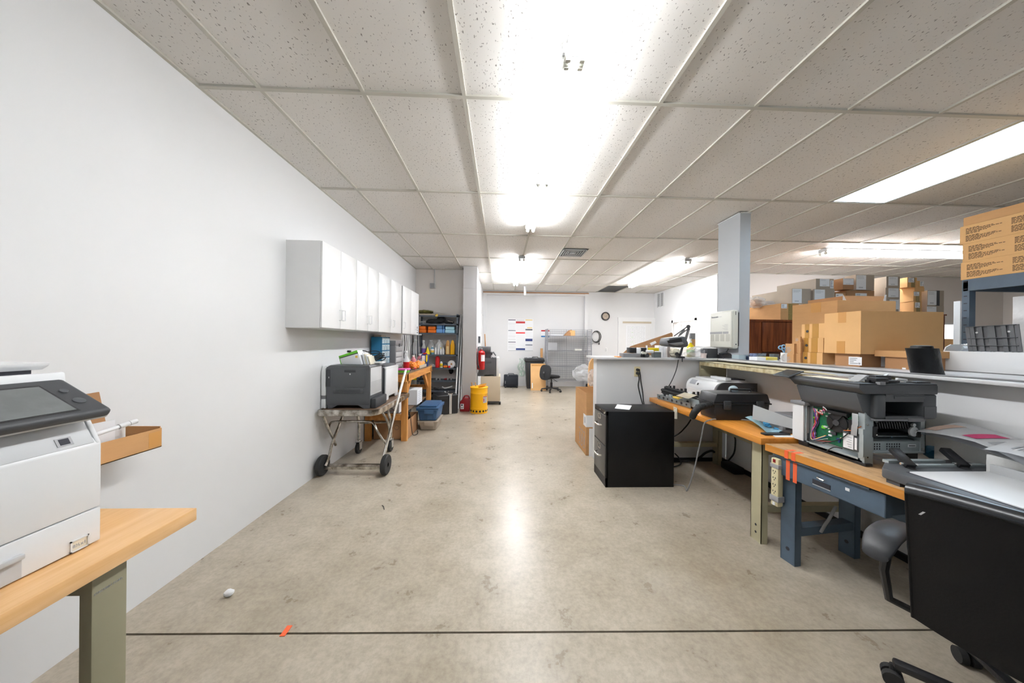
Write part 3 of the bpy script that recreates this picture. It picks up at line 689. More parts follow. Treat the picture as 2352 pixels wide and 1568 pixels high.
# on printer A: toner carton, cables, slim white device
t = thing('toner_carton', 'tilted white carton with lime green edge on the charcoal printer', 'box', at(800, 836, y=3.28), R(0))
xx0, xx1 = at(779, 820, y=3.24).x, at(832, 836, y=3.24).x
def q(px, py): p = at(px, py, y=3.24); return (p.x, p.z)
zb_ = 1.097
pol = [(q(783, 836)[0], zb_), (q(832, 836)[0], zb_), (q(820, 804)[0], q(820, 804)[1]), (q(778, 818)[0], q(778, 818)[1])]
B().prism(pol, 'y', 3.24, 3.36, bev=.002).done('carton_body', 'white_paper', t)
def lerp(a, b_, k): return (a[0] + (b_[0] - a[0]) * k, a[1] + (b_[1] - a[1]) * k)
B().prism([lerp(pol[3], pol[0], .22), lerp(pol[2], pol[1], .16), pol[2], pol[3]], 'y', 3.2385, 3.24).prism([pol[3], lerp(pol[3], pol[0], 1), lerp(lerp(pol[3], pol[0], 1), pol[1], .03), lerp(pol[3], pol[2], .03)], 'y', 3.2385, 3.24).prism([pol[3], pol[2], (pol[2][0], pol[2][1] + .0015), (pol[3][0], pol[3][1] + .0015)], 'y', 3.2385, 3.36).done('green_stripe', 'green_bright', t)
B().prism([lerp(pol[3], pol[0], .30), lerp(pol[2], pol[1], .22), lerp(pol[2], pol[1], .16), lerp(pol[3], pol[0], .22)], 'y', 3.2385, 3.24).done('black_stripe', 'ink', t)
c_ = lerp(lerp(pol[3], pol[2], .86), lerp(pol[0], pol[1], .86), .42)
B().box(c_[0] - .012, c_[0] + .012, 3.2382, 3.24, c_[1] - .012, c_[1] + .012).done('seal', 'yellow_pale', t)
t = thing('folded_booklets', 'fan of white booklets leaning beside the lime edged carton', 'booklet', (-1.4, 3.3, zb_))
for k in range(4):
    xk = pol[1][0] + .012 + .018 * k
    B().prism([(xk, zb_), (xk + .012, zb_), (xk - .012, zb_ + .12 - .012 * k), (xk - .022, zb_ + .12 - .012 * k)], 'y', 3.26, 3.40).done('booklet', 'white_paper' if k % 2 == 0 else 'tag_paper', t)
t = thing('power_cable', 'coiled black power cables on the charcoal printer', 'cable', (-1.37, 3.4, zb_))
b = B()
for k in range(6):
    rn = random.Random(k); c0 = at(858 + 3 * k, 812 + 3 * (k % 3), y=3.42)
    b.tube([(c0.x + .07 * math.cos(a), 3.42 + .03 * math.sin(2 * a + k), max(zb_ + .008, c0.z + .03 * math.sin(a + k * .4) - .008 * k)) for a in [i * .7 for i in range(10)]], .005, 6, 3)
b.tube([at(818, 805, y=3.38), at(840, 806, y=3.38), at(858, 818, y=3.4)], .005, 6)
b.done('cord', 'black_rubber', t)
pg = at(801, 807, y=3.37); B().box(pg.x - .015, pg.x + .02, 3.36, 3.39, pg.z - .012, pg.z + .012, .004).done('plug', 'black_plastic', t)
b = B().box(pg.x - .028, pg.x - .014, 3.365, 3.367, pg.z - .005, pg.z + .002).box(pg.x - .028, pg.x - .014, 3.38, 3.382, pg.z - .005, pg.z + .002); b.done('prong', 'chrome', t)
t = one(B().box(-1.42, -1.29, 3.36, 3.45, 1.10, 1.118, .004).done('slim_adapter', 'white_plastic'), 'slim white device lying at the edge of the charcoal printer', 'device')

# ================================================================ pine workbench and what is on it
t = thing('pine_workbench', 'home built pine workbench with braced legs by the left wall', 'workbench', (-1.54, 4.85, 0))
wx0, wx1, wy0, wy1, wz = -1.815, -1.258, 4.10, 5.58, .915
B().box(wx0, wx1, wy0, wy1, wz - .018, wz).done('bench_top', 'worn_top', t)
B().box(wx1 - .038, wx1, wy0, wy1, wz - .118, wz - .018).done('apron', 'pine_x', t); B().box(wx0, wx1 - .038, wy0, wy0 + .038, wz - .118, wz - .018).done('apron', 'pine_x', t); B().box(wx0, wx1 - .038, wy1 - .038, wy1, wz - .118, wz - .018).done('apron', 'pine_x', t)
for (lx, ly) in ((wx1 - .076, wy0), (wx1 - .076, wy1 - .09), (wx0, wy0 + .04), (wx0, wy1 - .09)):
    B().box(lx, lx + .076, ly + .038 * (ly == wy0), ly + .038 * (ly == wy0) + .05, 0, wz - .019).done('leg', 'pine', t)
for (a, c) in (((wx1 - .06, wy0 + .09, .55), (wx1 - .06, wy0 + .36, wz - .10)), ((wx1 - .06, wy1 - .09, .55), (wx1 - .06, wy1 - .36, wz - .10)), ((wx1 - .07, wy0 + .06, .6), (wx1 - .32, wy0 + .06, wz - .1))):
    B().bar(a, c, .076, .038, up=(1, 0, 0)).done('knee_brace', 'pine', t)
B().box(wx0, wx1 - .03, wy1 - .07, wy1 - .035, .48, .56).done('stretcher', 'pine_x', t); B().box(wx0 + .0, wx1 - .08, wy0 + .045, wy0 + .085, .28, .36).done('stretcher', 'pine_x', t)
B().box(wx0, wx1 - .08, wy0 + .085, wy1 - .09, .335, .35).done('lower_shelf', 'worn_top', t)

t = thing('parts_cabinet', 'teal blue small parts cabinet with clear drawers on the pine bench', 'parts cabinet', (-1.68, 4.35, wz))
bx0, bx1, by0, by1, bz1 = -1.80, -1.655, 4.28, 4.58, 1.395
B().box(bx0, bx1 - .012, by0, by1, wz, bz1, .003).box(bx1 - .012, bx1, by0, by0 + .01, wz, bz1).box(bx1 - .012, bx1, by1 - .01, by1, wz, bz1).done('case', 'teal_blue', t)
for r_ in range(5):
    for c_ in range(3):
        ya_ = by0 + .012 + c_ * .093; za_ = wz + .012 + r_ * .094
        d = B().box(bx1 - .01, bx1 + .004, ya_, ya_ + .086, za_, za_ + .080, .002).done('drawer', 'clear_drawer', t)
        B().box(bx1 + .004, bx1 + .012, ya_ + .03, ya_ + .056, za_ + .06, za_ + .066).done('knob', 'white_plastic', d)
        B().box(bx1 - .008, bx1 - .003, ya_ + .01, ya_ + .05 + .01 * (c_ % 2), za_ + .005, za_ + .03 + .012 * ((r_ + c_) % 3)).done('contents', 'grey_mid', d)
    if r_: B().box(bx1 - .012, bx1 + .002, by0, by1, wz + .0 + r_ * .094, wz + .01 + r_ * .094).done('divider', 'teal_blue', t)
one(B().box(-1.78, -1.68, 4.32, 4.5, bz1, bz1 + .028, .002).done('small_carton', 'card_grey'), 'flat little brown carton on top of the teal parts cabinet', 'box')
t = thing('tool_chest', 'grey plastic tool chest with four light drawers on the pine bench', 'tool chest', (-1.64, 4.8, wz))
gx0, gx1, gy0, gy1 = -1.80, -1.60, 4.66, 4.98
B().box(gx0, gx1, gy0, gy1, wz, 1.27, .006).done('case', 'grey_plastic', t)
B().box(gx0 - .002, gx1 + .006, gy0 - .004, gy1 + .004, 1.27, 1.345, .008).done('lid', 'grey_plastic', t)
B().box(gx1 + .006, gx1 + .014, 4.8, 4.84, 1.25, 1.30, .003).done('latch', 'charcoal_dark', t)
for k in range(4): B().box(gx1 - .005, gx1 + .008, gy0 + .015, gy1 - .015, wz + .012 + k * .085, wz + .085 + k * .085, .004).done('drawer', 'light_grey' if k < 3 else 'grey_mid', t)

def bottle(name, label, loc, r, h, neck, m, cap, parts=(), cat='bottle', group=None, seg=18):
    t = thing(name, label, cat, loc, 0, group)
    B().lathe([(r * .9, 0), (r, .008), (r, h * .62), (r * .8, h * .72), (neck, h * .82), (neck, h * .9)], 0, 0, seg).done('bottle_body', m, t, world=False)
    B().lathe([(neck * 1.15, h * .88), (neck * 1.15, h), (0.001, h)], 0, 0, 12).done('cap', cap, t, world=False)
    for (m2, za, zb2) in parts: B().lathe([(r * 1.01, za), (r * 1.01, zb2)], 0, 0, seg).done('paper_band', m2, t, world=False)
    return t
def sprayer(name, label, loc, r, h, m, band, cat='spray bottle'):
    t = thing(name, label, cat, loc)
    B().lathe([(r * .9, 0), (r, .01), (r, h * .45), (r * .55, h * .62), (r * .3, h * .72), (r * .3, h * .8)], 0, 0, 16).done('bottle_body', m, t, world=False)
    B().lathe([(r * 1.01, h * .1), (r * 1.01, h * .4)], 0, 0, 16).done('paper_band', band, t, world=False)
    B().box(-.015, .015, -.02, .02, h * .8, h * .86).box(-.014, .014, -.055, .03, h * .86, h * .94, .004).bar((0, -.03, h * .86), (0, -.045, h * .74), .012).done('trigger', 'white_plastic', t, world=False)
    return t
sprayer('spray_bottle', 'white spray bottle with a red band at the pine bench edge', (-1.40, 4.55, wz), .045, .30, 'white_plastic', 'red')
for k, (xx, yy) in enumerate(((-1.42, 4.98), (-1.41, 5.30), (-1.42, 5.42))):
    bottle('solvent_bottle', ('nearest bottle of pink solvent, beside the white spray bottle', 'middle bottle of pink solvent on the pine bench', 'farthest bottle of pink solvent, beside the blue tin')[k], (xx, yy, wz), .042, .20, .018, 'pink_liquid', 'white_plastic', group='pink solvent bottles on the pine bench')
t = thing('oil_can', 'blue and yellow spray can tin behind the orange parcel', 'can', (-1.30, 5.28, wz))
B().box(-1.36, -1.25, 5.22, 5.30, wz, wz + .20, .006).done('tin_body', 'navy', t)
B().box(-1.345, -1.295, 5.2185, 5.22, wz + .06, wz + .18).done('white_panel', 'white_paper', t)
B().prism([(-1.28, wz + .19), (-1.25, wz + .19), (-1.25, wz + .10), (-1.265, wz + .06), (-1.28, wz + .10)], 'y', 5.217, 5.22).done('yellow_shield', 'yellow_bright', t)
B().box(-1.335, -1.275, 5.24, 5.28, wz + .20, wz + .225, .005).done('cap', 'red', t)
t = thing('cardboard_tray', 'grey flat carton with an orange parcel on top, on the pine bench', 'box', (-1.36, 5.05, wz))
B().box(-1.47, -1.268, 4.80, 5.22, wz, wz + .045, .002).done('carton_body', 'card_grey', t)
t = thing('orange_parcel', 'orange cloths in a clear bag on the grey carton', 'cloth pack', (-1.37, 5.0, wz + .046))
B().sheet(lambda u, v: Vector((-1.46 + .18 * u, 4.80 + .40 * v, wz + .048 + .05 * (min(u, 1 - u, v, 1 - v) > .01) + .012 * math.sin(9 * u + 5 * v))), 8, 12).done('cloth', 'orange_light', t)
B().sheet(lambda u, v: Vector((-1.455 + .17 * u, 4.95 + .30 * v, wz + .052 + .06 * (min(u, 1 - u, v, 1 - v) > .01) + .012 * math.sin(13 * u + 9 * v))), 8, 12).done('bag', 'clear_bag', t)
t = thing('rubber_gloves', 'crumpled orange and red gloves on the pine bench', 'gloves', (-1.33, 4.62, wz))
B().blob((-1.33, 4.66, wz + .055), .05, .06, .055, 3, .12, 4).blob((-1.31, 4.78, wz + .045), .04, .05, .045, 3, .15, 6).done('glove', 'orange_light', t)
B().blob((-1.29, 4.60, wz + .018), .022, .03, .018, 2, .15, 5).done('cuff', 'red', t)
t = thing('sponge_pad', 'pink over green scouring pad on the pine bench corner', 'sponge', (-1.31, 4.24, wz))
B().box(-1.40, -1.27, 4.18, 4.28, wz, wz + .03, .003).done('scrub_layer', 'green_bright', t); B().box(-1.42, -1.26, 4.17, 4.29, wz + .03, wz + .052, .004).done('foam_layer', 'pink', t)
t = thing('pry_tool', 'dark flat tools laid along the pine bench', 'tool', (-1.33, 4.45, wz))
B().box(-1.40, -1.28, 4.33, 4.37, wz, wz + .015, .002).bar((-1.45, 4.40, wz + .008), (-1.28, 4.55, wz + .008), .02, .014).done('blade', 'charcoal_dark', t)
# cords hanging between cabinets and shelving
t = thing('cable_bundle', 'bundle of grey and black cords hanging on the wall past the cabinets', 'cable', (-1.72, 5.75, 1.4))
for k in range(9):
    xx = -1.80 + .035 * k; mm = ('black_rubber', 'light_grey', 'white_plastic', 'grey_mid')[k % 4]
    B().tube([(xx, 5.72 + .02 * (k % 3), 1.45), (xx + .01, 5.72, 1.25), (xx - .012 + .004 * k, 5.74, 1.05), (xx + .02, 5.74, .93)], .007, 6).done('cord', mm, t)
B().box(-1.82, -1.49, 5.715, 5.73, 1.445, 1.47).done('hook_rail', 'white_plastic', t)
# below the pine bench
carton('paper_carton', 'white paper carton with a red and blue logo under the pine bench', (-1.80, 4.25, .352), (.40, .25, .15), m='white_paper', cat='box')
t = bpy.data.objects['paper_carton']
text('logo', 'UNIVERSAL', .058, 'navy_dark', t, (-1.77, 4.2488, .40), (1, 0, 0), (0, 0, 1), bold=.001)
B().tube([(-1.60 + .17 * math.cos(a), 4.2485, .42 + .045 * math.sin(a)) for a in [i * math.pi / 10 for i in range(20)]], .003, 6, 1, True).done('logo_ring', 'red_dark', t)
t = carton('cable_carton', 'brown carton full of black cords and bags under the pine bench', (-1.73, 4.22, 0), (.46, .5, .26), m='card_dark', opened=True)
B().tube([(-1.42 + .03 * math.cos(a), 4.2185, .16 + .03 * math.sin(a)) for a in [i * math.pi / 6 for i in range(12)]], .002, 5, 1, True).done('round_mark', 'ink', t)
t = thing('cord_heap', 'heap of black cords and bags overflowing the brown carton', 'cable', (-1.5, 4.45, .25))
B().blob((-1.52, 4.46, .245), .21, .22, .075, 3, .08, 3).done('bag', 'black_leather', t)
for k in range(7):
    rn = random.Random(20 + k)
    B().tube([(-1.70 + .4 * rn.random(), 4.3 + .3 * rn.random(), .30 + .03 * rn.random()) for i in range(6)], .006, 6, 4).done('cord', 'black_rubber', t)
B().tube([(-1.40, 4.25, .3), (-1.33, 4.205, .28), (-1.325, 4.2, .12), (-1.36, 4.2, .02)], .005, 6).done('cord', 'black_rubber', t)
B().tube([(-1.27, 4.35, .26), (-1.25, 4.32, .15), (-1.24, 4.36, .02), (-1.2, 4.45, .008), (-1.24, 4.6, .008)], .005, 6).done('cord', 'black_rubber', t)
t = carton('white_carton', 'white box with ruled lines standing behind the pine bench leg', (-1.50, 4.78, .352), (.20, .30, .23), m='white_paper')
b = B()
for k in range(6): b.box(-1.298, -1.2995, 4.86, 5.0, .39 + .03 * k, .394 + .03 * k)
b.done('print', 'ink_grey', t)

# ================================================================ steel shelving in the alcove
YS = 6.20
def zs(py, px=1010): return at(px, py, y=YS).z
sx0, sx1 = -1.70, at(1052, 800, y=YS).x
t = thing('steel_shelving', 'tall dark grey steel shelving filled with supplies in the alcove', 'shelving', ((sx0 + sx1) / 2, 6.35, 0))
levels = [zs(724), zs(743), zs(764.5), zs(814), zs(844.5), zs(873.5), zs(897)]
for k, z in enumerate(levels):
    B().box(sx0, sx1, YS + .005, 6.50, z - .006, z).box(sx0, sx1, YS, YS + .006, z - .03, z).done('shelf', 'shelf_steel', t)
for (px_, py_) in ((sx0, YS), (sx1 - .038, YS), (sx0, 6.465), (sx1 - .038, 6.465)):
    B().box(px_, px_ + .038, py_, py_ + .003, 0, levels[0] + .03).box(px_ if px_ < -1.5 else px_ + .035, (px_ if px_ < -1.5 else px_ + .035) + .003, py_, py_ + .035, 0, levels[0] + .03).done('post', 'shelf_steel', t)
B().bar((sx1 - .005, YS + .02, 1.2), (sx1 - .005, 6.47, 1.9), .025, .003, up=(1, 0, 0)).done('side_brace', 'shelf_steel', t)
def sp(px, py): return at(px, py, y=YS + .06)
L1, L2, L3, L4, L5, L6, L7 = levels
def sx(px, y=YS + .08): return at(px, 780, y=y).x
# top of the unit
one(B().box(sx(956), sx(1000), 6.24, 6.45, L1, L1 + .035, .003).done('foam_board', 'card_grey'), 'pale grey slab on top of the steel shelving', 'board')
t = one(B().blob((sx(975), 6.34, L1 + .075), .16, .1, .045, 3, .12, 3).done('folded_vest', 'olive_cloth'), 'crumpled olive and black cloth on the slab above the shelving', 'cloth')
one(B().sheet(lambda u, v: Vector((sx(985) + (sx(1056) - sx(985)) * u, 6.22 + .24 * v, L1 + .085 - .065 * u - .02 * math.sin(u * 3) + .02 * v)), 10, 4, .003).done('warped_panel', 'card_grey'), 'warped thin panel sloping off the top of the shelving', 'board')
one(B().cyl((sx(1004), 6.195, L1 - .012), (sx(1004), 6.235, L1 + .01), .025).done('tape_roll', 'yellow_pale'), 'small pale yellow roll at the front edge of the shelving top', 'tape')
# second shelf
t = thing('tool_bag', 'black cloth bag with a metal clip on the upper steel shelf', 'bag', (sx(1005), 6.32, L2))
B().blob((sx(997), 6.32, L2 + .05), .18, .09, .05, 3, .15, 8).blob((sx(1012), 6.32, L2 + .09), .09, .06, .07, 3, .12, 9).blob((sx(1030), 6.32, L2 + .035), .1, .08, .035, 3, .15, 10).done('cloth', 'dark_fabric', t)
B().tube([(sx(1028), 6.24, L2 + .06), (sx(1036), 6.23, L2 + .045), (sx(1041), 6.24, L2 + .03)], .008, 6).done('clip', 'chrome', t)
one(B().bar((sx(962), 6.25, L2 + .03), (sx(978), 6.25, L2 + .035), .02).done('wrench', 'grey_mid'), 'grey hand tool at the left of the upper steel shelf', 'tool')
# orange and blue cloth packs
def pack(px0, px1, py0, m, label, name='cloth_pack', slope=0, seed=1, y=6.24):
    xa, xb = at(px0, 760, y=y).x, at(px1, 760, y=y).x; h = at(px0, py0, y=y).z - L3
    t = thing(name, label, 'cloth pack', ((xa + xb) / 2, y, L3))
    for k in range(2):
        z0 = L3 + k * h / 2
        M = None; b = B(); b.box(xa + .006 * k, xb - .01 * k, y, y + .20, z0, z0 + h / 2 - .003, .012, M, 3); b.done('folded_cloth', m, t)
pack(955, 978, 748, 'orange', 'orange cloth pack at the left end of the cloth shelf')
pack(982, 1001.5, 749, 'orange', 'orange cloth pack next to the blue cloths on the steel shelf')
pack(1002, 1016.5, 745, 'blue_cloth', 'mid blue cloth pack beside the orange packs')
pack(1017, 1021, 745, 'blue_cloth', 'narrow blue cloth pack squeezed between two blue packs')
pack(1022, 1044.5, 749, 'pale_blue', 'pale blue cloth pack at the right end of the cloth shelf')
# bottles shelf L4
def sh(px, y=6.27): return at(px, 800, y=y).x
def jug(label, px, r, h, m, y=6.33, cap='white_plastic'):
    t = thing('clear_jug', label, 'jug', (sh(px, y), y, L4), 0, 'jugs on the middle steel shelf')
    B().lathe([(r * .92, 0), (r, .01), (r, h * .45), (r * .8, h * .65), (r * .28, h * .88), (r * .28, h * .93)], 0, 0, 18).done('jug_body', m, t, world=False)
    B().lathe([(r * .34, h * .92), (r * .34, h), (0.001, h)], 0, 0, 12).done('cap', cap, t, world=False)
    B().tube([(0, -r * .6, h * .72), (0, -r * 1.02, h * .66), (0, -r * 1.02, h * .5), (0, -r, h * .42)], .009, 6).done('handle', m, t, world=False)
    return t
jug('big clear jug with blue liquid at the left of the middle shelf', 955, .10, .30, 'translucent', 6.29)
one(B().box(sh(949), sh(965), 6.215, 6.22, L4 + .05, L4 + .15).done('jug_wrap', 'white_paper'), 'red and white wrapper in front of the big clear jug', 'wrapper')
t = one(B().blob((sh(955), 6.235, L4 + .03), .075, .03, .035, 2, .1, 2).done('blue_cloth_wad', 'sky_cloth'), 'wad of bright blue cloth under the big clear jug', 'cloth')
sprayer('spray_bottle', 'white trigger spray bottle with purple band on the middle steel shelf', (sh(973), 6.27, L4), .045, .30, 'translucent', 'violet_band')
jug('clear jug half hidden behind the yellow funnel', 990, .095, .29, 'translucent', 6.38)
t = one(B().lathe([(.055, 0), (.055, .004), (.010, .13), (.004, .15)], sh(983), 6.25, 20).done('funnel', 'yellow_bright'), 'yellow plastic funnel standing upside down on the middle shelf', 'funnel')
for o in [t]: o.location.z = L4
bottle('soap_bottle', 'clear bottle of blue liquid with a yellow band on the middle shelf', (sh(993), 6.26, L4), .036, .17, .014, 'blue_liquid', 'white_plastic', (('yellow_pale', .04, .08), ('white_paper', .081, .11)))
jug('milky white jug with angled handle behind the small white bottles', 1009, .095, .30, 'white_plastic', 6.40)
for k in range(4):
    bottle('small_white_bottle', ('first small white squeeze bottle from the left in its row', 'second small white squeeze bottle from the left in its row', 'small white squeeze bottle with a yellow cap', 'small white squeeze bottle at the right end of its row')[k], (sh(1000.5) + .052 * k, 6.27, L4), .024, .14, .010, 'white_plastic', 'yellow_bright' if k == 2 else 'white_plastic', group='row of small white bottles')
def oil(px, label, m, strip_):
    t = thing('oil_bottle', label, 'bottle', (sh(px), 6.28, L4))
    r = .042; h = at(px, 781, y=6.28).z - L4
    B().prism([(-r, 0), (r, 0), (r, h * .62), (r * .55, h * .93), (r * .25, h), (-r * .25, h), (-r * .55, h * .93), (-r, h * .62)], 'y', -.03, .03, bev=.006).done('bottle_body', m, t, world=False)
    if strip_: B().prism([(-r * .6, h * .03), (r * .6, h * .03), (r * .6, h * .58), (-r * .6, h * .58)], 'y', -.032, -.0301).done('clear_panel', 'tan_liquid', t, world=False)
oil(1028.5, 'tan filled oil bottle beside the yellow one on the middle shelf', 'amber', True)
oil(1039.5, 'yellow oil bottle at the right end of the middle shelf', 'yellow', False)
# lower shelf L5
t = bottle('red_bottle', 'red bottle with long narrow neck on the lower steel shelf', (at(1005, 840, y=6.27).x, 6.27, L5), .045, .30, .014, 'red_bright', 'red_bright')
t = bottle('glue_bottle', 'small yellow and white bottle with purple mark on the lower shelf', (at(1013.5, 840, y=6.25).x, 6.25, L5), .030, .15, .013, 'white_plastic', 'navy_dark', (('yellow_bright', .02, .085), ('violet_band', .03, .05)))
one(B().blob((at(1022, 835, y=6.32).x, 6.32, L5 + .05), .075, .06, .05, 2, .1, 12).done('grey_blue_bag', 'blue_grey_steel'), 'grey blue bag behind the orange pad on the lower shelf', 'bag')
one(B().box(at(1018, 840, y=6.24).x, at(1028, 840, y=6.24).x, 6.23, 6.29, L5, L5 + .045, .015).done('orange_pad', 'orange'), 'orange sanding pad on the lower steel shelf', 'pad')
t = thing('paper_roll', 'white paper roll lying on its side on the lower shelf', 'paper roll', (at(1036, 835, y=6.25).x, 6.28, L5))
xr_ = at(1037, 835, y=6.25).x; B().lathe([(.075, 0), (.075, .13), (.02, .13), (.02, 0)], 0, 0, 24, Matrix.Translation((xr_, 6.24, L5 + .075)) @ Matrix.Rotation(R(-90), 4, 'X')).done('roll', 'white_paper', t); B().cyl((xr_, 6.238, L5 + .075), (xr_, 6.30, L5 + .075), .019).done('core', 'card', t)
one(B().cyl((at(1032, 841, y=6.22).x, 6.215, L5 + .022), (at(1032, 841, y=6.22).x, 6.235, L5 + .022), .022).done('red_disc', 'red_bright'), 'round red cap in front of the white paper roll', 'cap')
one(B().blob((at(995, 838, y=6.27).x, 6.27, L5 + .035), .07, .05, .035, 2, .12, 14).done('clear_bag', 'clear_bag'), 'crumpled clear plastic bag left of the red bottle', 'bag')
one(B().blob((at(1036, 861, y=6.42).x, 6.42, L6 + .18), .05, .03, .07, 2, .1, 15).done('black_pouch', 'black_leather'), 'black pouch hanging at the back right of the shelving', 'pouch')
# tools shelf L6
rn = random.Random(5)
for k, (pa_, pb_, m_, lab) in enumerate(((958, 985, 'black_plastic', 'black ratchet tool on the tool shelf'), (987, 1004, 'charcoal_dark', 'long dark box tool on the tool shelf'), (1006, 1012, 'black_plastic', 'short black tool on the tool shelf'), (1020, 1030, 'red_dark', 'red handled pliers on the tool shelf'), (1031, 1038, 'charcoal_dark', 'dark stubby tool at the right of the tool shelf'))):
    xa, xb = at(pa_, 870, y=6.26).x, at(pb_, 870, y=6.26).x
    t = thing('hand_tool', lab, 'tool', ((xa + xb) / 2, 6.26, L6))
    B().bar((xa, 6.26, L6 + .02), (xb, 6.28, L6 + .03), .03, .03, bev=.008).done('handle', m_, t); B().box(xb - .03, xb, 6.25, 6.29, L6, L6 + .05, .005).done('head', 'grey_mid', t)
one(B().box(at(949, 868, y=6.24).x, at(957, 868, y=6.24).x, 6.22, 6.36, L6, L6 + .10, .008).done('yellow_case', 'yellow_bright'), 'yellow tool case at the left of the tool shelf', 'case')
# bottom shelf L7
t = thing('black_machine', 'black bagged cords and tools on the bottom steel shelf', 'tool', (-1.25, 6.3, L7))
B().tube([(at(965, 885, y=6.24).x, 6.24, L7 + .06), (at(985, 888, y=6.24).x, 6.26, L7 + .07), (at(1000, 893, y=6.24).x, 6.24, L7 + .04), (at(1008, 896, y=6.22).x, 6.22, L7 + .02)], .008, 6).done('cord', 'black_rubber', t)
B().bar((at(996, 890, y=6.25).x, 6.25, L7 + .05), (at(1010, 897, y=6.25).x, 6.25, L7 + .02), .05, .04, bev=.01).done('body', 'black_plastic', t)
t = thing('white_hose', 'white plastic elbow and strap on the bottom steel shelf', 'hose', (-1.0, 6.27, L7))
B().tube([at(1016, 888, y=6.25) , at(1021, 891, y=6.24), at(1029, 890, y=6.25), at(1039, 887, y=6.27)], .014, 8).done('hose', 'white_plastic', t)
# floor below shelving
t = thing('black_crate', 'black plastic crate under the steel shelving', 'crate', (-1.3, 6.35, 0))
xa, xb = at(973, 920, y=6.24).x, at(1000, 920, y=6.24).x
B().box(xa, xb, 6.24, 6.46, 0, .26, .02).done('crate_body', 'black_plastic', t)
B().tube([(xa + .05, 6.235, .18), (xa + .05, 6.22, .22), (xb - .05, 6.22, .22), (xb - .05, 6.235, .18)], .012, 6, 1).done('handle', 'charcoal_dark', t)
t = one(B().blob((at(1008, 915, y=6.28).x, 6.30, .16), .10, .1, .16, 3, .08, 21).done('black_bag', 'dark_fabric'), 'slumped black bag between the crate and the hard case', 'bag')
# electrical box on the alcove wall
t = thing('junction_box', 'grey metal junction box with conduit dropping from the ceiling', 'junction box', (-1.55, 6.5, 2.5))
j0, j1 = at(988, 650, y=6.5), at(1000, 662, y=6.5)
B().box(j0.x, j1.x, 6.47, 6.52, j1.z, j0.z, .006).done('box_body', 'light_grey', t); B().box(j0.x + .01, j1.x - .01, 6.465, 6.47, j1.z + .01, j0.z - .01).done('cover', 'grey_mid', t)
B().cyl((at(998, 640, y=6.5).x, 6.505, j0.z), (at(998, 640, y=6.5).x, 6.505, CZ), .012).done('conduit', 'light_grey', t)
# white pipes leaning between shelving and pier
for k, (pb, pt, dy) in enumerate(((1046, 1061, 0), (1052, 1062, .05), (1056, 1064, .1))):
    lo, hi = at(pb, 920, y=6.12 + dy), at(pt, 722, y=6.40)
    lo.z = 0; lo.y = 6.06 + .05 * k; lo.x += .012 * k; hi.y = 6.42; hi.x += .03 * (k - 1)
    one(B().cyl(lo, hi, .016, seg=10).done('leaning_pipe', 'white_plastic'), ('leftmost of three white pipes leaning by the grey pier', 'middle of three white pipes leaning by the grey pier', 'rightmost of three white pipes leaning by the grey pier')[k], 'pipe', 'white pipes leaning in the alcove')

# ================================================================ storage tubs, hard case, cans
def tub(name, label, x0, x1, y0, y1, z0, z1, m, lid=None, lidm=None):
    t = thing(name, label, 'storage tub', ((x0 + x1) / 2, (y0 + y1) / 2, z0)); tp = .025; zt = z1 - (.05 if lid else .02)
    b = B(); bm_ = b.bm
    lo = [bm_.verts.new(p) for p in ((x0 + tp, y0 + tp, z0), (x1 - tp, y0 + tp, z0), (x1 - tp, y1 - tp, z0), (x0 + tp, y1 - tp, z0))]
    hi = [bm_.verts.new(p) for p in ((x0, y0, zt), (x1, y0, zt), (x1, y1, zt), (x0, y1, zt))]
    bm_.faces.new(lo[::-1]); bm_.faces.new(hi)
    for i in range(4): bm_.faces.new((lo[i], lo[(i + 1) % 4], hi[(i + 1) % 4], hi[i]))
    bmesh.ops.bevel(bm_, geom=bm_.edges[:], offset=.02, segments=3, affect='EDGES', profile=.5)
    b.done('tub_body', m, t)
    B().box(x0 - .012, x1 + .012, y0 - .012, y1 + .012, zt - .025, zt, .008).done('rim', m, t)
    xm = (x0 + x1) / 2
    B().box(xm - .05, xm + .09, y0 - .018, y0 + .01, zt - .075, zt - .01, .008).done('handle', m, t)
    for k in range(3): B().box(x0 + .05 + k * (x1 - x0) * .3, x0 + .055 + k * (x1 - x0) * .3, y0 - .002 + .012, y0 + .02, z0 + .02, zt - .06).done('rib', m, t)
    if lid:
        B().box(x0 - .016, x1 + .016, y0 - .016, y1 + .016, zt, zt + .02, .008).box(x0 + .02, x1 - .02, y0 + .02, y1 - .02, zt + .02, z1, .012).done('lid', lidm, t)
    return t
tub('storage_tub', 'taupe plastic storage tub on the floor under the blue one', -1.235, -.955, 4.62, 5.04, 0, .165, 'taupe_bin')
tub('storage_tub', 'lidded blue plastic storage tub stacked on the taupe one', -1.25, -.945, 4.60, 5.06, .147, .38, 'blue_bin', True, 'blue_bin')
t = thing('hard_case', 'black moulded hard case with silver edge on the floor by the shelving', 'case', (-1.0, 5.85, 0))
M = Matrix.Translation((-.94, 5.66, 0)) @ Matrix.Rotation(R(24), 4, 'Z')
h_ = .355
B().box(-.235, -.008, -.0, .40, .0, h_, .02, M, 3).done('shell', 'black_plastic', t); B().box(.008, .155, .0, .40, .0, h_, .02, M, 3).done('shell', 'black_plastic', t)
B().box(-.012, .035, -.004, .404, .004, h_ + .003, .004, M).done('metal_edge', 'alu', t)
for k in range(4): B().box(-.238, -.20, .05 + k * .09, .10 + k * .09, .05, h_ - .05, .008, M).done('rib', 'black_plastic', t)
for k in range(4): B().box(-.20, -.05, -.004, .003, .05 + .07 * k, .085 + .07 * k, .003, M).done('rib', 'black_plastic', t)
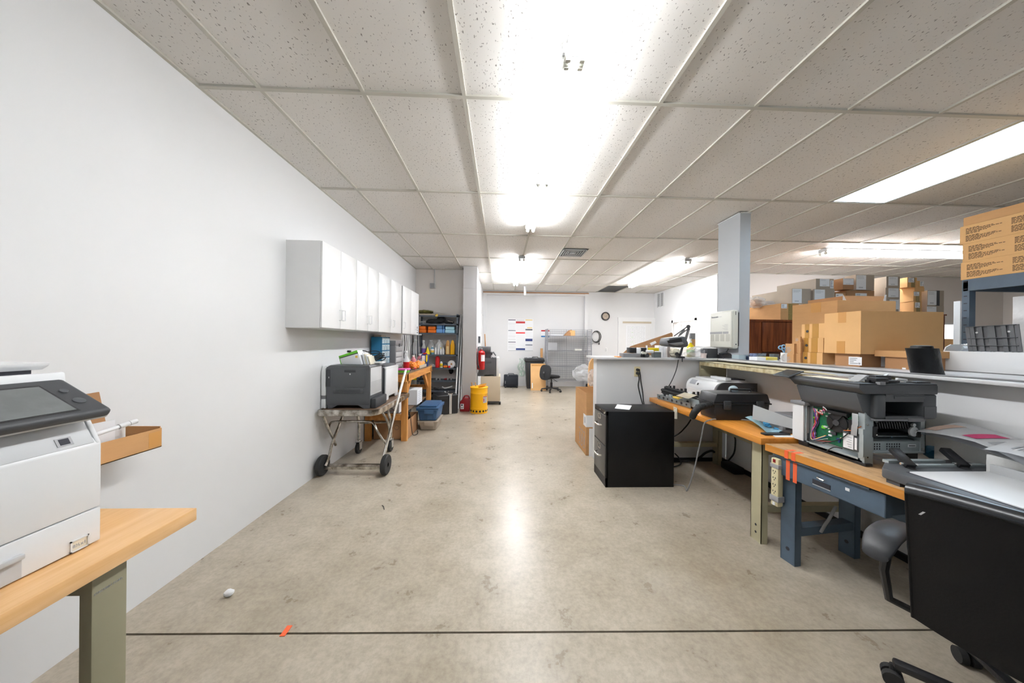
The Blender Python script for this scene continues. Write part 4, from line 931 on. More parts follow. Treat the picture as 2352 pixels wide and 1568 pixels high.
B().tube([M @ Vector((.0, .13, h_)), M @ Vector((.0, .14, h_ + .03)), M @ Vector((0, .26, h_ + .03)), M @ Vector((0, .27, h_))], .009, 8, 1).done('handle', 'black_plastic', t)
B().box(-.03, .06, .03, .08, h_, h_ + .015, .004, M).box(-.03, .06, .31, .36, h_, h_ + .015, .004, M).done('latch', 'chrome', t)
t = thing('gas_can', 'small red plastic fuel can on the floor left of the yellow can', 'fuel can', (-.69, 5.95, 0))
gx0, gx1, gy = -.785, -.60, 5.86
B().prism([(gx0, 0), (gx1, 0), (gx1, .21), (gx1 - .03, .245), (gx0 + .08, .25), (gx0, .19)], 'y', gy, gy + .15, bev=.012).done('can_body', 'red_dark', t)
B().tube([(gx0 + .05, gy + .075, .22), (gx0 + .08, gy + .075, .285), (gx1 - .03, gy + .075, .285), (gx1 - .01, gy + .075, .22)], .014, 8, 2).done('handle', 'red_dark', t)
lb = B().box(gx0 + .015, gx0 + .075, gy - .002, gy, .05, .15).done('warning_sticker', 'white_paper', t); B().box(gx0 + .025, gx0 + .055, gy - .003, gy - .002, .11, .14).box(gx0 + .02, gx0 + .07, gy - .003, gy - .002, .08, .088).box(gx0 + .02, gx0 + .06, gy - .003, gy - .002, .065, .072).done('print', 'ink', lb)
t = thing('oily_waste_can', 'yellow round steel waste can with vent holes round its base', 'waste can', (-.42, 5.83, 0))
r_ = .165
B().lathe([(r_ - .004, .0), (r_, .004), (r_, .10), (r_ - .004, .103), (r_ - .004, .365), (r_ - .001, .37), (r_ - .004, .375), (r_ - .004, .475), (0.001, .475)], 0, 0, 40).done('can_body', 'yellow', t, world=False)
B().lathe([(r_ + .006, .465), (r_ + .006, .482), (r_ - .01, .492), (.001, .500)], 0, 0, 40).done('rim', 'yellow', t, world=False)
B().sheet(lambda u, v: Vector(((-.02 + (r_ + .0) * u * math.cos((v - .5) * 2.9)), (r_) * u * math.sin((v - .5) * 2.9), .500 + .045 * (-.02 + r_ * u * math.cos((v - .5) * 2.9)) / r_)), 4, 18, .008).done('lid', 'yellow', t, world=False)
for k in range(16):
    a = 2 * math.pi * (k + .5) / 16
    B().cyl(((r_ - .006) * math.cos(a), (r_ - .006) * math.sin(a), .048), ((r_ + .0012) * math.cos(a), (r_ + .0012) * math.sin(a), .048), .019, seg=14).done('vent_hole', 'black_matte', t, world=False)
for a in (-.13, -.06): B().cyl((a, -.03, .495), (a - .012, -.02, .56), .010).blob((a - .012, -.02, .56), .012, .012, .012, 2).done('hinge_pin', 'amber', t, world=False)
b = B()
b.sheet(lambda u, v: Vector(((r_ + .0015) * math.cos(-1.02 + .62 * u), (r_ + .0015) * math.sin(-1.02 + .62 * u), .20 + .125 * v)), 8, 1)
lb = b.done('safety_label', 'light_grey', t, world=False)
b = B(); 
for k in range(4): b.sheet(lambda u, v: Vector(((r_ + .0022) * math.cos(-.82 + .3 * u), (r_ + .0022) * math.sin(-.82 + .3 * u), .22 + .022 * k + .008 * v)), 4, 1)
b.done('print', 'ink_grey', lb, world=False)
b = B(); b.sheet(lambda u, v: Vector(((r_ + .0022) * math.cos(-1.0 + .58 * u), (r_ + .0022) * math.sin(-1.0 + .58 * u), .308 + .012 * v)), 6, 1); b.sheet(lambda u, v: Vector(((r_ + .0022) * math.cos(-.98 + .1 * u), (r_ + .0022) * math.sin(-.98 + .1 * u), .225 + .06 * v)), 4, 1)
b.done('red_print', 'red', lb, world=False)

# ================================================================ passage: extinguisher, beige cabinet with copier
t = thing('fire_extinguisher', 'red fire extinguisher hung on the side of the grey pier', 'fire extinguisher', (-.46, 6.3, 1.0))
ex = at(1105, 820, y=6.3).x; e0 = at(1105, 848, y=6.3).z; e1 = at(1105, 806, y=6.3).z
B().lathe([(.02, e0), (.075, e0), (.08, e0 + .01), (.08, e1 - .03), (.06, e1), (.025, e1 + .012), (.025, e1 + .03)], ex, 6.3, 24).done('cylinder', 'red', t)
B().cyl((ex, 6.3, e1 + .02), (ex, 6.3, e1 + .07), .022).box(ex - .05, ex + .03, 6.285, 6.315, e1 + .055, e1 + .07).bar((ex - .05, 6.3, e1 + .07), (ex + .045, 6.3, e1 + .10), .02, .012).done('valve', 'alu', t)
B().tube([(ex + .01, 6.27, e1 + .045), (ex - .05, 6.23, e1 + .03), (ex - .065, 6.215, e1 - .12), (ex - .045, 6.21, e0 + .06)], .011, 8).done('hose', 'charcoal', t)
B().cyl((ex - .045, 6.21, e0 + .09), (ex - .03, 6.21, e0 + .02), .013, .017).done('nozzle', 'black_plastic', t)
B().sheet(lambda u, v: Vector((ex + .0812 * math.cos(-1.5 + 1.1 * u), 6.3 + .0812 * math.sin(-1.5 + 1.1 * u), e0 + .17 + .13 * v)), 8, 1).done('paper_label', 'white_paper', t)
B().box(-.512, -.505, 6.26, 6.34, e0 + .1, e1 + .05).box(-.52, -.44, 6.375, 6.385, e0 + .15, e0 + .2).done('wall_bracket', 'red_dark', t)
t = thing('beige_cabinet', 'beige steel cabinet on casters behind the yellow can', 'cabinet', (-.22, 6.7, 0))
cx0, cx1, cy0 = -.435, -.022, 6.50
zc = at(1125, 864, y=cy0).z
B().box(cx0, cx1, cy0, cy0 + .55, .075, zc, .003).done('cabinet_body', 'beige_steel', t)
B().box(cx0 + .01, cx1 - .02, cy0 + .01, cy0 + .53, .04, .075).done('base', 'charcoal_dark', t)
for (a, c) in ((cx1 - .015, cy0 + .03), (cx0 + .03, cy0 + .03), (cx1 - .03, cy0 + .5), (cx0 + .03, cy0 + .5)): B().cyl((a - .012, c, .032), (a + .03, c, .032), .032).done('caster', 'black_rubber', t)
t = thing('copier', 'charcoal copier with white cover standing on the beige cabinet', 'copier', (-.22, 6.7, zc))
px0, px1 = at(1099, 840, y=6.52).x, at(1146, 840, y=6.52).x; zt = at(1125, 822, y=6.52).z
B().box(px0, px1 - .055, 6.52, 6.98, zc + .03, zt, .01).prism([(px0 - .03, zc), (px0 + .1, zc), (px0 + .14, zc + .03), (px1 - .12, zc + .03), (px1 - .09, zc), (px1 - .055, zc), (px1 - .055, zc + .06), (px0 - .03, zc + .06)], 'y', 6.522, 6.97).done('main_body', 'charcoal', t)
B().box(px1 - .055, px1, 6.525, 6.97, zc, zt + .01, .006).done('white_cover', 'white_plastic', t)
B().box(px0 + .08, px1 - .16, 6.516, 6.522, zt - .11, zt - .03, .003).done('access_panel', 'charcoal', t); B().box(px1 - .20, px1 - .06, 6.516, 6.522, zc + .04, zc + .12, .003).done('access_panel', 'charcoal', t)
z2 = at(1110, 796, y=6.55).z; z3 = at(1110, 808, y=6.55).z
B().prism([(px0, zt), (px1 - .17, zt), (px1 - .14, z3 - .02), (px1 - .19, z3), (px0, z3)], 'y', 6.55, 6.95).done('scanner_neck', 'charcoal_dark', t)
B().box(px0 - .02, px1 - .19, 6.53, 6.97, z3, z2, .01).done('scanner_lid', 'charcoal', t)
B().bar((px1 - .13, 6.6, zt + .13), (px1 - .07, 6.6, zt + .05), .02, .25, up=(0, 1, 0)).done('control_panel', 'charcoal', t)
B().tube([(px0 + .27, 6.5, zt + .004), (px0 + .27, 6.5, zt + .05), (px0 + .31, 6.5, zt + .06), (px0 + .33, 6.5, zt + .005)], .006, 6).done('loose_cable', 'white_plastic', t)
one(B().cyl((at(1122, 795, y=8.9).x, 8.95, .02), at(1113.5, 767, y=9.1), .012, seg=10).done('broom_stick', 'pine'), 'bare wooden broom stick leaning on the back wall behind the copier', 'stick')
t = thing('paper_dispenser', 'white paper towel dispenser with dark slot on the passage wall', 'dispenser', (-.53, 7.0, 1.45))
ya_ = at(1098, 780, x=-.5).y
d0, d1 = at(1102, 767, x=-.50), at(1102, 790, x=-.50)
B().box(-.57, -.48, 7.0, 7.25, d1.z, d0.z, .012).done('case', 'white_plastic', t); B().box(-.56, -.49, 6.995, 7.0, d1.z + .03, d0.z - .05).done('window', 'charcoal_dark', t)
t = thing('rolling_suitcase', 'dark soft rolling case standing against the back wall', 'suitcase', (.28, 8.95, 0))
B().box(.075, .49, 8.86, 9.05, .02, .375, .03, None, 3).done('case_body', 'navy_black', t); B().box(.13, .46, 8.845, 8.865, .08, .30, .015).done('front_pocket', 'navy_black', t)
B().tube([(.2, 8.95, .37), (.21, 8.95, .405), (.36, 8.95, .405), (.37, 8.95, .37)], .012, 6, 1).done('handle', 'black_plastic', t)
for xx in (.12, .46): B().cyl((xx - .02, 8.87, .03), (xx + .02, 8.87, .03), .03).done('wheel', 'black_rubber', t)
B().box(.19, .20, 8.855, 8.862, .34, .38).box(.115, .122, 8.855, 8.862, .12, .2).done('strap', 'light_grey', t)

# ================================================================ back wall things
t = thing('trash_bin', 'tall black wheeled trash bin with papers on its lid', 'trash bin', (.95, 8.85, 0))
b = B(); b.prism([(.735, 0), (1.17, 0), (1.215, .78), (.685, .78)], 'y', 8.72, 9.04, bev=.02); b.done('bin_body', 'black_plastic', t)
B().box(.66, 1.235, 8.69, 9.06, .77, .83, .015).done('rim', 'black_plastic', t); B().box(.67, 1.225, 8.68, 9.05, .83, .875, .015).done('lid', 'charcoal_dark', t)
B().tube([(.88, 8.73, .87), (.89, 8.72, .91), (1.04, 8.72, .91), (1.05, 8.73, .87)], .012, 6, 1).done('handle', 'black_plastic', t)
t = one(B().sheet(lambda u, v: Vector((.74 + .4 * u, 8.72 + .25 * v, .877 + .02 * math.sin(5 * u + 3 * v) ** 2)), 6, 4, .004).done('loose_papers', 'white_paper'), 'loose papers on the lid of the black trash bin', 'paper')
one(B().sheet(lambda u, v: Vector((.50 + .18 * u + .03 * math.sin(9 * v), 8.93 + .05 * math.sin(7 * u + 4 * v), .33 + .52 * v)), 8, 12, .002).done('green_bag', 'green_film'), 'pale green clear bag hanging left of the trash bin', 'bag')
t = thing('flat_carton', 'flattened brown carton leaning on the front of the trash bin', 'box', (1.0, 8.5, 0))
f0, f1 = at(1219, 835, y=8.55), at(1249, 835, y=8.55)
B().prism([(8.42, 0), (8.46, 0), (8.62, f0.z), (8.58, f0.z)], 'x', f0.x, f1.x + .05).done('carton_body', 'card_light', t)
B().prism([(8.5645, f0.z - .085), (8.567, f0.z - .02), (8.572, f0.z - .02), (8.57, f0.z - .085)], 'x', f0.x + .03, f1.x + .05).done('packing_tape', 'tape_tan', t)
B().prism([(8.428, .06), (8.45, .20), (8.46, .20), (8.44, .06)], 'x', f0.x + .03, f0.x + .055).done('paper_label', 'white_paper', t)
t = thing('side_carton', 'brown carton edge upright between trash bin and wire rack', 'box', (1.2, 9.0, 0))
B().box(1.15, 1.215, 8.98, 9.06, 0, 1.15).done('carton_body', 'card', t)
# wire cage rack
t = thing('wire_rack', 'chrome wire mesh rack on casters against the back wall', 'rack', (1.9, 8.85, 0))
rx0, rx1, ry0, ry1, rz0, rz1 = 1.30, 2.56, 8.62, 9.06, .14, 1.715
for (a, c) in ((rx0, ry0), (rx1, ry0), (rx0, ry1), (rx1, ry1)):
    B().cyl((a, c, .12), (a, c, rz1), .0125, seg=10).done('post', 'wire', t)
    w_ = B().cyl((a - .018, c, .055), (a + .018, c, .055), .055, seg=16).done('caster', 'black_rubber', t)
def grid(b, p, du, dv, nu, nv, r=.003):
    p, du, dv = Vector(p), Vector(du), Vector(dv)
    for i in range(nu + 1): b.bar(p + du * (i / nu), p + du * (i / nu) + dv, r * 2)
    for j in range(nv + 1): b.bar(p + dv * (j / nv), p + dv * (j / nv) + du, r * 2)
b = B(); grid(b, (rx0, ry1, .25), (rx1 - rx0, 0, 0), (0, 0, rz1 - .25), 24, 24); tag(b.done('back_mesh', 'wire', t), kind='stuff')
for nm, xx in (('side_mesh', rx0), ('side_mesh', rx1)):
    b = B(); grid(b, (xx, ry0, .25), (0, ry1 - ry0, 0), (0, 0, rz1 - .25), 8, 24); tag(b.done(nm, 'wire', t), kind='stuff')
for zz in (.24, .645, 1.095, 1.52):
    b = B(); b.box(rx0, rx1, ry0 - .004, ry0 + .004, zz - .02, zz - .014).box(rx0, rx1, ry0 - .004, ry0 + .004, zz, zz + .006).box(rx0, rx1, ry1 - .004, ry1 + .004, zz - .01, zz)
    for k in range(40):
        xx = rx0 + (rx1 - rx0) * (k + .5) / 40; b.bar((xx, ry0, zz), (xx, ry1, zz), .006)
        if k < 39: b.bar((xx, ry0, zz - .016), (xx + .03, ry0, zz + .002), .004)
    b.done('wire_shelf', 'wire', t)
B().bar(((rx0 + rx1) / 2, ry1 - .01, .25), ((rx0 + rx1) / 2, ry1 - .01, rz1), .012).done('mesh_rib', 'wire', t)
one(B().box(1.40, 1.75, 8.70, 9.0, 1.527, 1.56).done('paper_stack', 'white_paper'), 'stack of white paper on the top wire shelf', 'paper')
t = thing('torn_carton', 'small torn brown carton on the top wire shelf', 'box', (1.95, 8.8, 1.527))
B().prism([(1.80, 1.527), (2.08, 1.527), (2.06, 1.66), (2.0, 1.70), (1.94, 1.68), (1.86, 1.60)], 'y', 8.72, 8.90).done('carton_body', 'card_dark', t)
B().box(1.97, 2.10, 8.70, 8.72, 1.53, 1.62).box(1.95, 2.10, 8.715, 8.73, 1.62, 1.68).done('flap', 'card_light', t)
one(B().box(2.1, 2.3, 8.7, 8.85, 1.102, 1.15, .01).done('grey_part', 'warm_plastic'), 'small grey plastic part on the middle wire shelf', 'part')
one(B().sheet(lambda u, v: Vector((1.33 + .3 * u, 8.95 + .02 * math.sin(4 * u), 1.105 + .22 * v)), 6, 2, .002).done('white_sheet', 'white_paper'), 'white sheet standing at the back of the middle wire shelf', 'paper')
def crumple(name, label, c, s, sd, m='clear_bag', cat='bag', nz=.16):
    return one(B().blob(c, *s, 3, nz, sd).done(name, m, flat=True), label, cat)
crumple('plastic_sack', 'big crumpled clear plastic sack on the low right of the wire rack', (2.36, 8.66, .47), (.34, .16, .23), 31)
# poster
t = thing('labor_poster', 'white labour notice poster with coloured headings on the back wall', 'poster', (.55, 9.2, 1.06))
YW = 9.218
def wp(px, py): p = at(px, py, y=YW); return p.x, p.z
p0_, p1_ = wp(1166.5, 732), wp(1224, 807)
B().box(p0_[0], p1_[0], YW - .003, YW, p1_[1], p0_[1]).done('sheet', 'white_paper', t)
def band(m, pxa, pxb, pya, pyb, nm='heading'):
    a, c = wp(1140 + pxa / 15.68, 720 + pya / 15.68), wp(1140 + pxb / 15.68, 720 + pyb / 15.68)
    return B().box(a[0], c[0], YW - .005, YW - .003, c[1], a[1]).done(nm, m, t)
c1, c2, c3 = (432, 696), (706, 1034), (1048, 1300)
band('navy_dark', *c1, 215, 243); band('blue_grey_steel', *c1, 596, 622); band('navy_dark', *c1, 1012, 1036)
for yy in (357, 800, 925, 1066, 1116, 1180, 1226): band('light_grey', *c1, yy, yy + 12, 'rule')
band('red', *c2, 280, 352); band('red_bright', *c2, 668, 718); band('navy', *c2, 1244, 1314)
band('light_grey', 730, 1010, 226, 250, 'heading')
band('yellow_pale', *c3, 215, 246); band('yellow_pale', 1110, 1290, 495, 528); band('charcoal', *c3, 552, 606); band('navy', *c3, 902, 996); band('blue_grey_steel', *c3, 1112, 1144)
band('light_grey', 424, 1320, 1320, 1355, 'rule')
b = B()
for (ca, cb) in (c1, c2, c3):
    for k in range(26):
        yy = 385 + k * 34
        if ca == c2[0] and (yy < 400 or 640 < yy < 740 or yy > 1190): continue
        if ca == c1[0] and (590 < yy < 640 or 1000 < yy < 1240 or 790 < yy < 820): continue
        if ca == c3[0] and (480 < yy < 620 or 890 < yy < 1000 or 1100 < yy < 1150): continue
        a, c = wp(1140 + (ca + 20) / 15.68, 720 + yy / 15.68), wp(1140 + (cb - 20) / 15.68, 720 + (yy + 7) / 15.68)
        b.box(a[0], c[0], YW - .0036, YW - .003, c[1], a[1])
b.done('small_print', 'print_faint', t)
def hdr(s, ca, cb, ya, yb, m='white_paper'):
    a, c = wp(1140 + ca / 15.68, 720 + yb / 15.68), wp(1140 + cb / 15.68, 720 + ya / 15.68)
    text('heading_words', s, (c[1] - a[1]) * .9, m, t, ((a[0] + c[0]) / 2, YW - .0055, a[1] + (c[1] - a[1]) * .2), (1, 0, 0), (0, 0, 1), align='CENTER')
# small red and blue card half behind the rack
t = thing('wall_notice', 'small red and blue edged notice half hidden behind the wire rack', 'notice', (1.2, 9.2, 1.55))
n0, n1 = wp(1243, 757), wp(1262, 774)
B().box(n0[0], n1[0], YW - .003, YW, n1[1], n0[1]).done('sheet', 'white_paper', t); B().box(n0[0], n1[0], YW - .005, YW - .003, n0[1] - .05, n0[1] - .01).done('red_band', 'red', t); B().box(n0[0], n1[0], YW - .005, YW - .003, n1[1], n1[1] + .04).done('blue_band', 'flat_blue', t)
# clock and cable coil
t = thing('wall_clock', 'round black rimmed wall clock on the white back wall', 'clock', (3.12, 9.1, 2.13))
c_ = at(1391, 726, y=9.1); M = Matrix.Translation((c_.x, 9.128, c_.z)) @ Matrix.Rotation(R(90), 4, 'X')
B().lathe([(.128, 0), (.128, .035), (.115, .045), (.098, .04), (.098, .01)], 0, 0, 36, M).done('rim', 'black_plastic', t)
B().lathe([(.1, .008), (.1, .012), (.001, .012)], 0, 0, 36, M).done('face', 'clock_face', t)
b = B()
for k in range(12): a = k * math.pi / 6; b.box(c_.x + .085 * math.sin(a) - .004, c_.x + .085 * math.sin(a) + .004, 9.113, 9.117, c_.z + .085 * math.cos(a) - .006, c_.z + .085 * math.cos(a) + .006)
b.done('hour_mark', 'ink', t)
B().bar((c_.x, 9.112, c_.z), (c_.x + .05, 9.112, c_.z + .02), .007, .003).bar((c_.x, 9.11, c_.z), (c_.x - .055, 9.11, c_.z - .03), .005, .003).done('hand', 'ink', t)
t = thing('cable_coil', 'coiled black cable hung on the back wall under the clock', 'cable', (2.82, 9.1, 1.5))
c_ = at(1368, 773, y=9.1)
for k in range(3): B().tube([(c_.x + (.115 + .012 * k) * math.cos(a) + .01 * k, 9.10 - .012 * k, c_.z + (.155 + .01 * k) * math.sin(a)) for a in [i * math.pi / 8 for i in range(16)]], .008, 6, 2, True).done('loop', 'black_rubber', t)
for sgn in (-1, 1): B().tube([(c_.x + sgn * .09, 9.1, c_.z - .12), (c_.x + sgn * .12, 9.1, c_.z - .17), (c_.x + sgn * .11, 9.1, c_.z - .22)], .007, 6).cyl((c_.x + sgn * .11, 9.1, c_.z - .20), (c_.x + sgn * .11, 9.1, c_.z - .235), .018).done('plug', 'black_plastic', t)
B().cyl((c_.x, 9.06, c_.z + .165), (c_.x, 9.13, c_.z + .165), .008).done('hook', 'light_grey', t)
t = thing('wall_outlet', 'small white outlet plate on the back wall under the cable coil', 'outlet', (2.85, 9.12, 1.15))
o_ = at(1392, 803, y=YB); B().box(o_.x - .035, o_.x + .035, 9.122, 9.13, o_.z - .058, o_.z + .058, .003).done('plate', 'white_laminate', t); B().box(o_.x - .014, o_.x + .014, 9.119, 9.122, o_.z + .008, o_.z + .038).box(o_.x - .014, o_.x + .014, 9.119, 9.122, o_.z - .038, o_.z - .008).done('socket', 'light_grey', t)

# task chair
def task_chair():
    cx, cy = 1.36, 8.25
    t = thing('task_chair', 'small black task chair on casters in front of the wire rack', 'chair', (cx, cy, 0), R(0))
    M = Matrix.Translation((cx, cy, 0)) @ Matrix.Rotation(R(-55), 4, 'Z')   # faces away to the right
    def oval(w_, d_, z0, z1, e=2.6, n=28): return [(w_ * (abs(math.cos(a)) ** (2 / e)) * (1 if math.cos(a) > 0 else -1), d_ * (abs(math.sin(a)) ** (2 / e)) * (1 if math.sin(a) > 0 else -1)) for a in [2 * math.pi * i / n for i in range(n)]]
    B().prism(oval(.22, .21, 0, 0), 'z', .375, .435, M, .02).done('seat', 'black_leather', t)
    Mb = M @ Matrix.Translation((0, -.23, .53)) @ Matrix.Rotation(R(-8), 4, 'X')
    B().prism([(x, z) for x, z in oval(.20, .205, 0, 0, 2.8)], 'y', -.03, .03, Mb, .02).done('backrest', 'dark_fabric', t)
    B().bar(M @ Vector((0, -.275, .56)), M @ Vector((0, -.255, .36)), .06, .02, bev=.005).bar(M @ Vector((0, -.255, .35)), M @ Vector((0, -.02, .345)), .06, .02).done('back_bar', 'black_plastic', t)
    B().cyl(M @ Vector((0, -.28, .53)), M @ Vector((0, -.30, .53)), .022).done('knob', 'grey_plastic', t)
    B().cyl(M @ Vector((0, 0, .09)), M @ Vector((0, 0, .25)), .032).cyl(M @ Vector((0, 0, .25)), M @ Vector((0, 0, .37)), .018).done('gas_lift', 'black_plastic', t)
    B().bar(M @ Vector((.02, 0, .36)), M @ Vector((.27, -.05, .30)), .010).done('lever', 'black_plastic', t)
    for k in range(5):
        a = R(20) + k * 2 * math.pi / 5; e = Vector((.27 * math.cos(a), .27 * math.sin(a), .075))
        B().bar(M @ Vector((0, 0, .10)), M @ e, .045, .03, bev=.008).done('leg', 'black_plastic', t)
        tn = Vector((-math.sin(a), math.cos(a), 0)); cc = Vector((e.x, e.y, .028))
        B().cyl(M @ (cc - tn * .022), M @ (cc + tn * .022), .028, seg=14).cyl(M @ Vector((e.x, e.y, .04)), M @ Vector((e.x, e.y, .08)), .010, seg=8).done('caster', 'black_rubber', t)
task_chair()
# things against the end of the half wall
t = carton('open_carton', 'tall open brown carton on the floor by the end of the half wall', (1.02, 3.62, 0), (.42, .53, .745), m='card', opened=True)
lb = B().box(1.018, 1.0195, 3.62, 3.74, .34, .48).box(1.02, 1.10, 3.6185, 3.6195, .34, .48).done('shipping_label', 'white_paper', t); B().box(1.0172, 1.018, 3.65, 3.67, .38, .45).box(1.0172, 1.018, 3.68, 3.69, .38, .45).done('print', 'ink_grey', lb)
b = B()
for k in range(3): b.box(1.0185, 1.0195, 3.68 + .1 * k, 3.74 + .1 * k, .06, .07).box(1.0185, 1.0195, 3.68 + .1 * k, 3.74 + .1 * k, .25, .26).box(1.0185, 1.0195, 3.68 + .1 * k, 3.685 + .1 * k, .06, .26).box(1.0185, 1.0195, 3.70 + .1 * k, 3.715 + .1 * k, .10, .2)
b.done('print', 'ink_grey', t)
t = thing('leaning_cartons', 'flattened brown cartons leaning behind the half wall', 'box', (1.3, 4.6, 0))
l0, l1, l2 = at(1347, 900, y=4.6).x, at(1351, 845, y=4.6), at(1361, 819, y=4.6)
B().prism([(l0, 0), (1.62, 0), (1.62, l2.z), (l2.x, l2.z), (l1.x + .01, l1.z + .08), (l1.x, l1.z)], 'y', 4.56, 4.60).done('carton_body', 'card_light', t)
B().prism([(l0 + .06, 0), (1.60, 0), (1.60, .98), (l0 + .10, .98)], 'y', 4.48, 4.54).done('carton_body', 'card_dark', t)
c9 = at(1347, 892, y=4.46); B().box(c9.x, c9.x + .06, 4.455, 4.47, at(1350, 901, y=4.46).z, at(1350, 891, y=4.46).z).done('blue_panel', 'flat_blue', t)
crumple('plastic_wrap', 'bundle of clear plastic wrap against the leaning cartons', (at(1362, 868, y=4.3).x, 4.32, at(1362, 868, y=4.3).z), (.07, .06, .12), 41, 'clear_bag')
one(B().prism([(1.05, 3.593), (1.25, 3.593), (1.25, 3.597), (1.05, 3.597)], 'z', 0, .33).done('white_board', 'white_laminate'), 'white board slotted between the tall carton and the half wall', 'board')

# ================================================================ right side: counter, column, riser
TOP = 1.187
t = thing('countertop', 'grey white laminate countertop running along the low walls', 'countertop', (2.6, 2.0, 1.167))
B().prism([(1.10, 3.395), (2.685, 3.395), (2.685, 3.86), (1.09, 3.86), (1.072, 3.84), (1.055, 3.44), (1.066, 3.41)], 'z', 1.167, TOP).done('slab', 'counter_laminate', t)
B().box(2.45, 3.46, -1.5, 3.379, 1.167, TOP, .004).done('slab', 'counter_laminate', t)
B().box(2.45, 2.684, 3.379, 3.395, 1.167, TOP).done('seam_strip', 'grey_mid', t)
B().box(3.3, 3.36, -1.4, 3.3, 0, 1.167).done('back_support', 'white_laminate', t)
cl = struct(B().box(2.692, 2.815, 3.386, 3.735, 0, CZ).done('wall_column', 'light_grey_paint'))
B().box(2.684, 2.692, 3.378, 3.743, CZ - .012, CZ - .004).box(2.815, 2.823, 3.378, 3.743, CZ - .012, CZ - .004).box(2.684, 2.823, 3.378, 3.386, CZ - .012, CZ - .004).done('ceiling_trim', 'white_plastic', cl)

t = thing('riser_shelf', 'cream painted steel riser shelf under the counter, paint flaking', 'shelf', (2.4, 2.6, .735))
ry0, ry1, rzt, rx = 1.88, 3.40, 1.150, 2.25
B().box(rx, 2.555, ry0, ry1, rzt - .004, rzt).box(rx, rx + .004, ry0, ry1, rzt - .040, rzt).box(rx, rx + .02, ry0, ry1, rzt - .042, rzt - .038).done('shelf_top', 'cream_steel', t)
for yy in (ry0, ry1 - .004):
    B().box(rx + .002, 2.55, yy, yy + .004, .735, rzt - .004).done('end_panel', 'tan_steel', t)
    B().box(2.535, 2.55, yy - .012, yy + .016, .735, rzt - .004).box(rx + .002, rx + .006, yy - .01, yy + .014, .735, rzt - .04).done('end_flange', 'tan_steel', t)
# phone system box on the column
t = thing('phone_system', 'beige wall mounted telephone control box on the grey column', 'telephone system', (2.63, 3.52, 1.5))
xf = 2.588; pA, pB = at(1630, 717, x=xf), at(1681, 713, x=xf); pC, pD = at(1683, 803, x=xf), at(1630, 796, x=xf)
fy0, fy1, fz0, fz1 = pB.y, pA.y, 1.300, 1.742
M = None
B().box(xf + .018, 2.672, fy0, fy1, fz0, fz1, .02, None, 3).done('case', 'warm_plastic', t)
B().box(xf, xf + .03, fy0 + .008, fy1 - .008, fz0 + .012, fz1 - .012, .012, None, 3).done('front_cover', 'warm_plastic', t)
B().box(2.672, 2.690, fy0 + .02, fy1 - .02, fz0 + .03, fz1 - .03).done('back_plate', 'charcoal_dark', t)
H_ = fz1 - fz0; W_ = fy1 - fy0
zb0, zb1 = fz0 + H_ * .385, fz0 + H_ * .445
B().box(xf - .001, xf + .001, fy0 + W_ * .40, fy1 - .012, zb0, zb1).box(xf - .001, xf + .001, fy0 + W_ * .13, fy0 + W_ * .37, zb0, zb1).done('dark_band', 'grey_mid', t)
for k in range(4):
    ya = fy1 - .02 - k * W_ * .235
    B().box(xf - .001, xf + .001, ya - W_ * .17, ya, fz0 + H_ * .19, zb0 - .004).done('cover_rib', 'warm_dark', t)
text('maker_name', 'Panasonic', .030, 'ink_grey', t, (xf - .0015, fy1 - .035, fz1 - .075), (0, -1, 0), (0, 0, 1), bold=.0006)
b = B()
for k in range(7): b.box(xf - .0008, xf, fy0 + W_ * .16, fy0 + W_ * (.30 + .05 * (k % 3)), fz0 + H_ * (.48 + .025 * k), fz0 + H_ * (.485 + .025 * k))
b.box(xf - .0008, xf, fy1 - .21, fy1 - .115, fz1 - .07, fz1 - .066); b.done('print', 'grey_mid', t)
B().cyl((2.640, fy0 + .0005, fz0 + .05), (2.640, fy0 - .001, fz0 + .05), .007).box(2.630, 2.636, fy0 - .001, fy0 + .001, fz1 - .06, fz1 - .02).box(2.664, 2.668, fy0 - .001, fy0 + .001, fz0 + .05, fz0 + .09).done('side_port', 'ink', t)
ph = thing('telephone_cable', 'black cord hanging from the telephone box to the countertop', 'cable', (2.62, 3.36, 1.2))
B().tube([at(1673, 800, x=2.60), at(1668, 808, x=2.58), at(1658, 816, x=2.54), (2.50, 3.36, TOP + .005)], .006, 6).done('cord', 'black_rubber', ph)

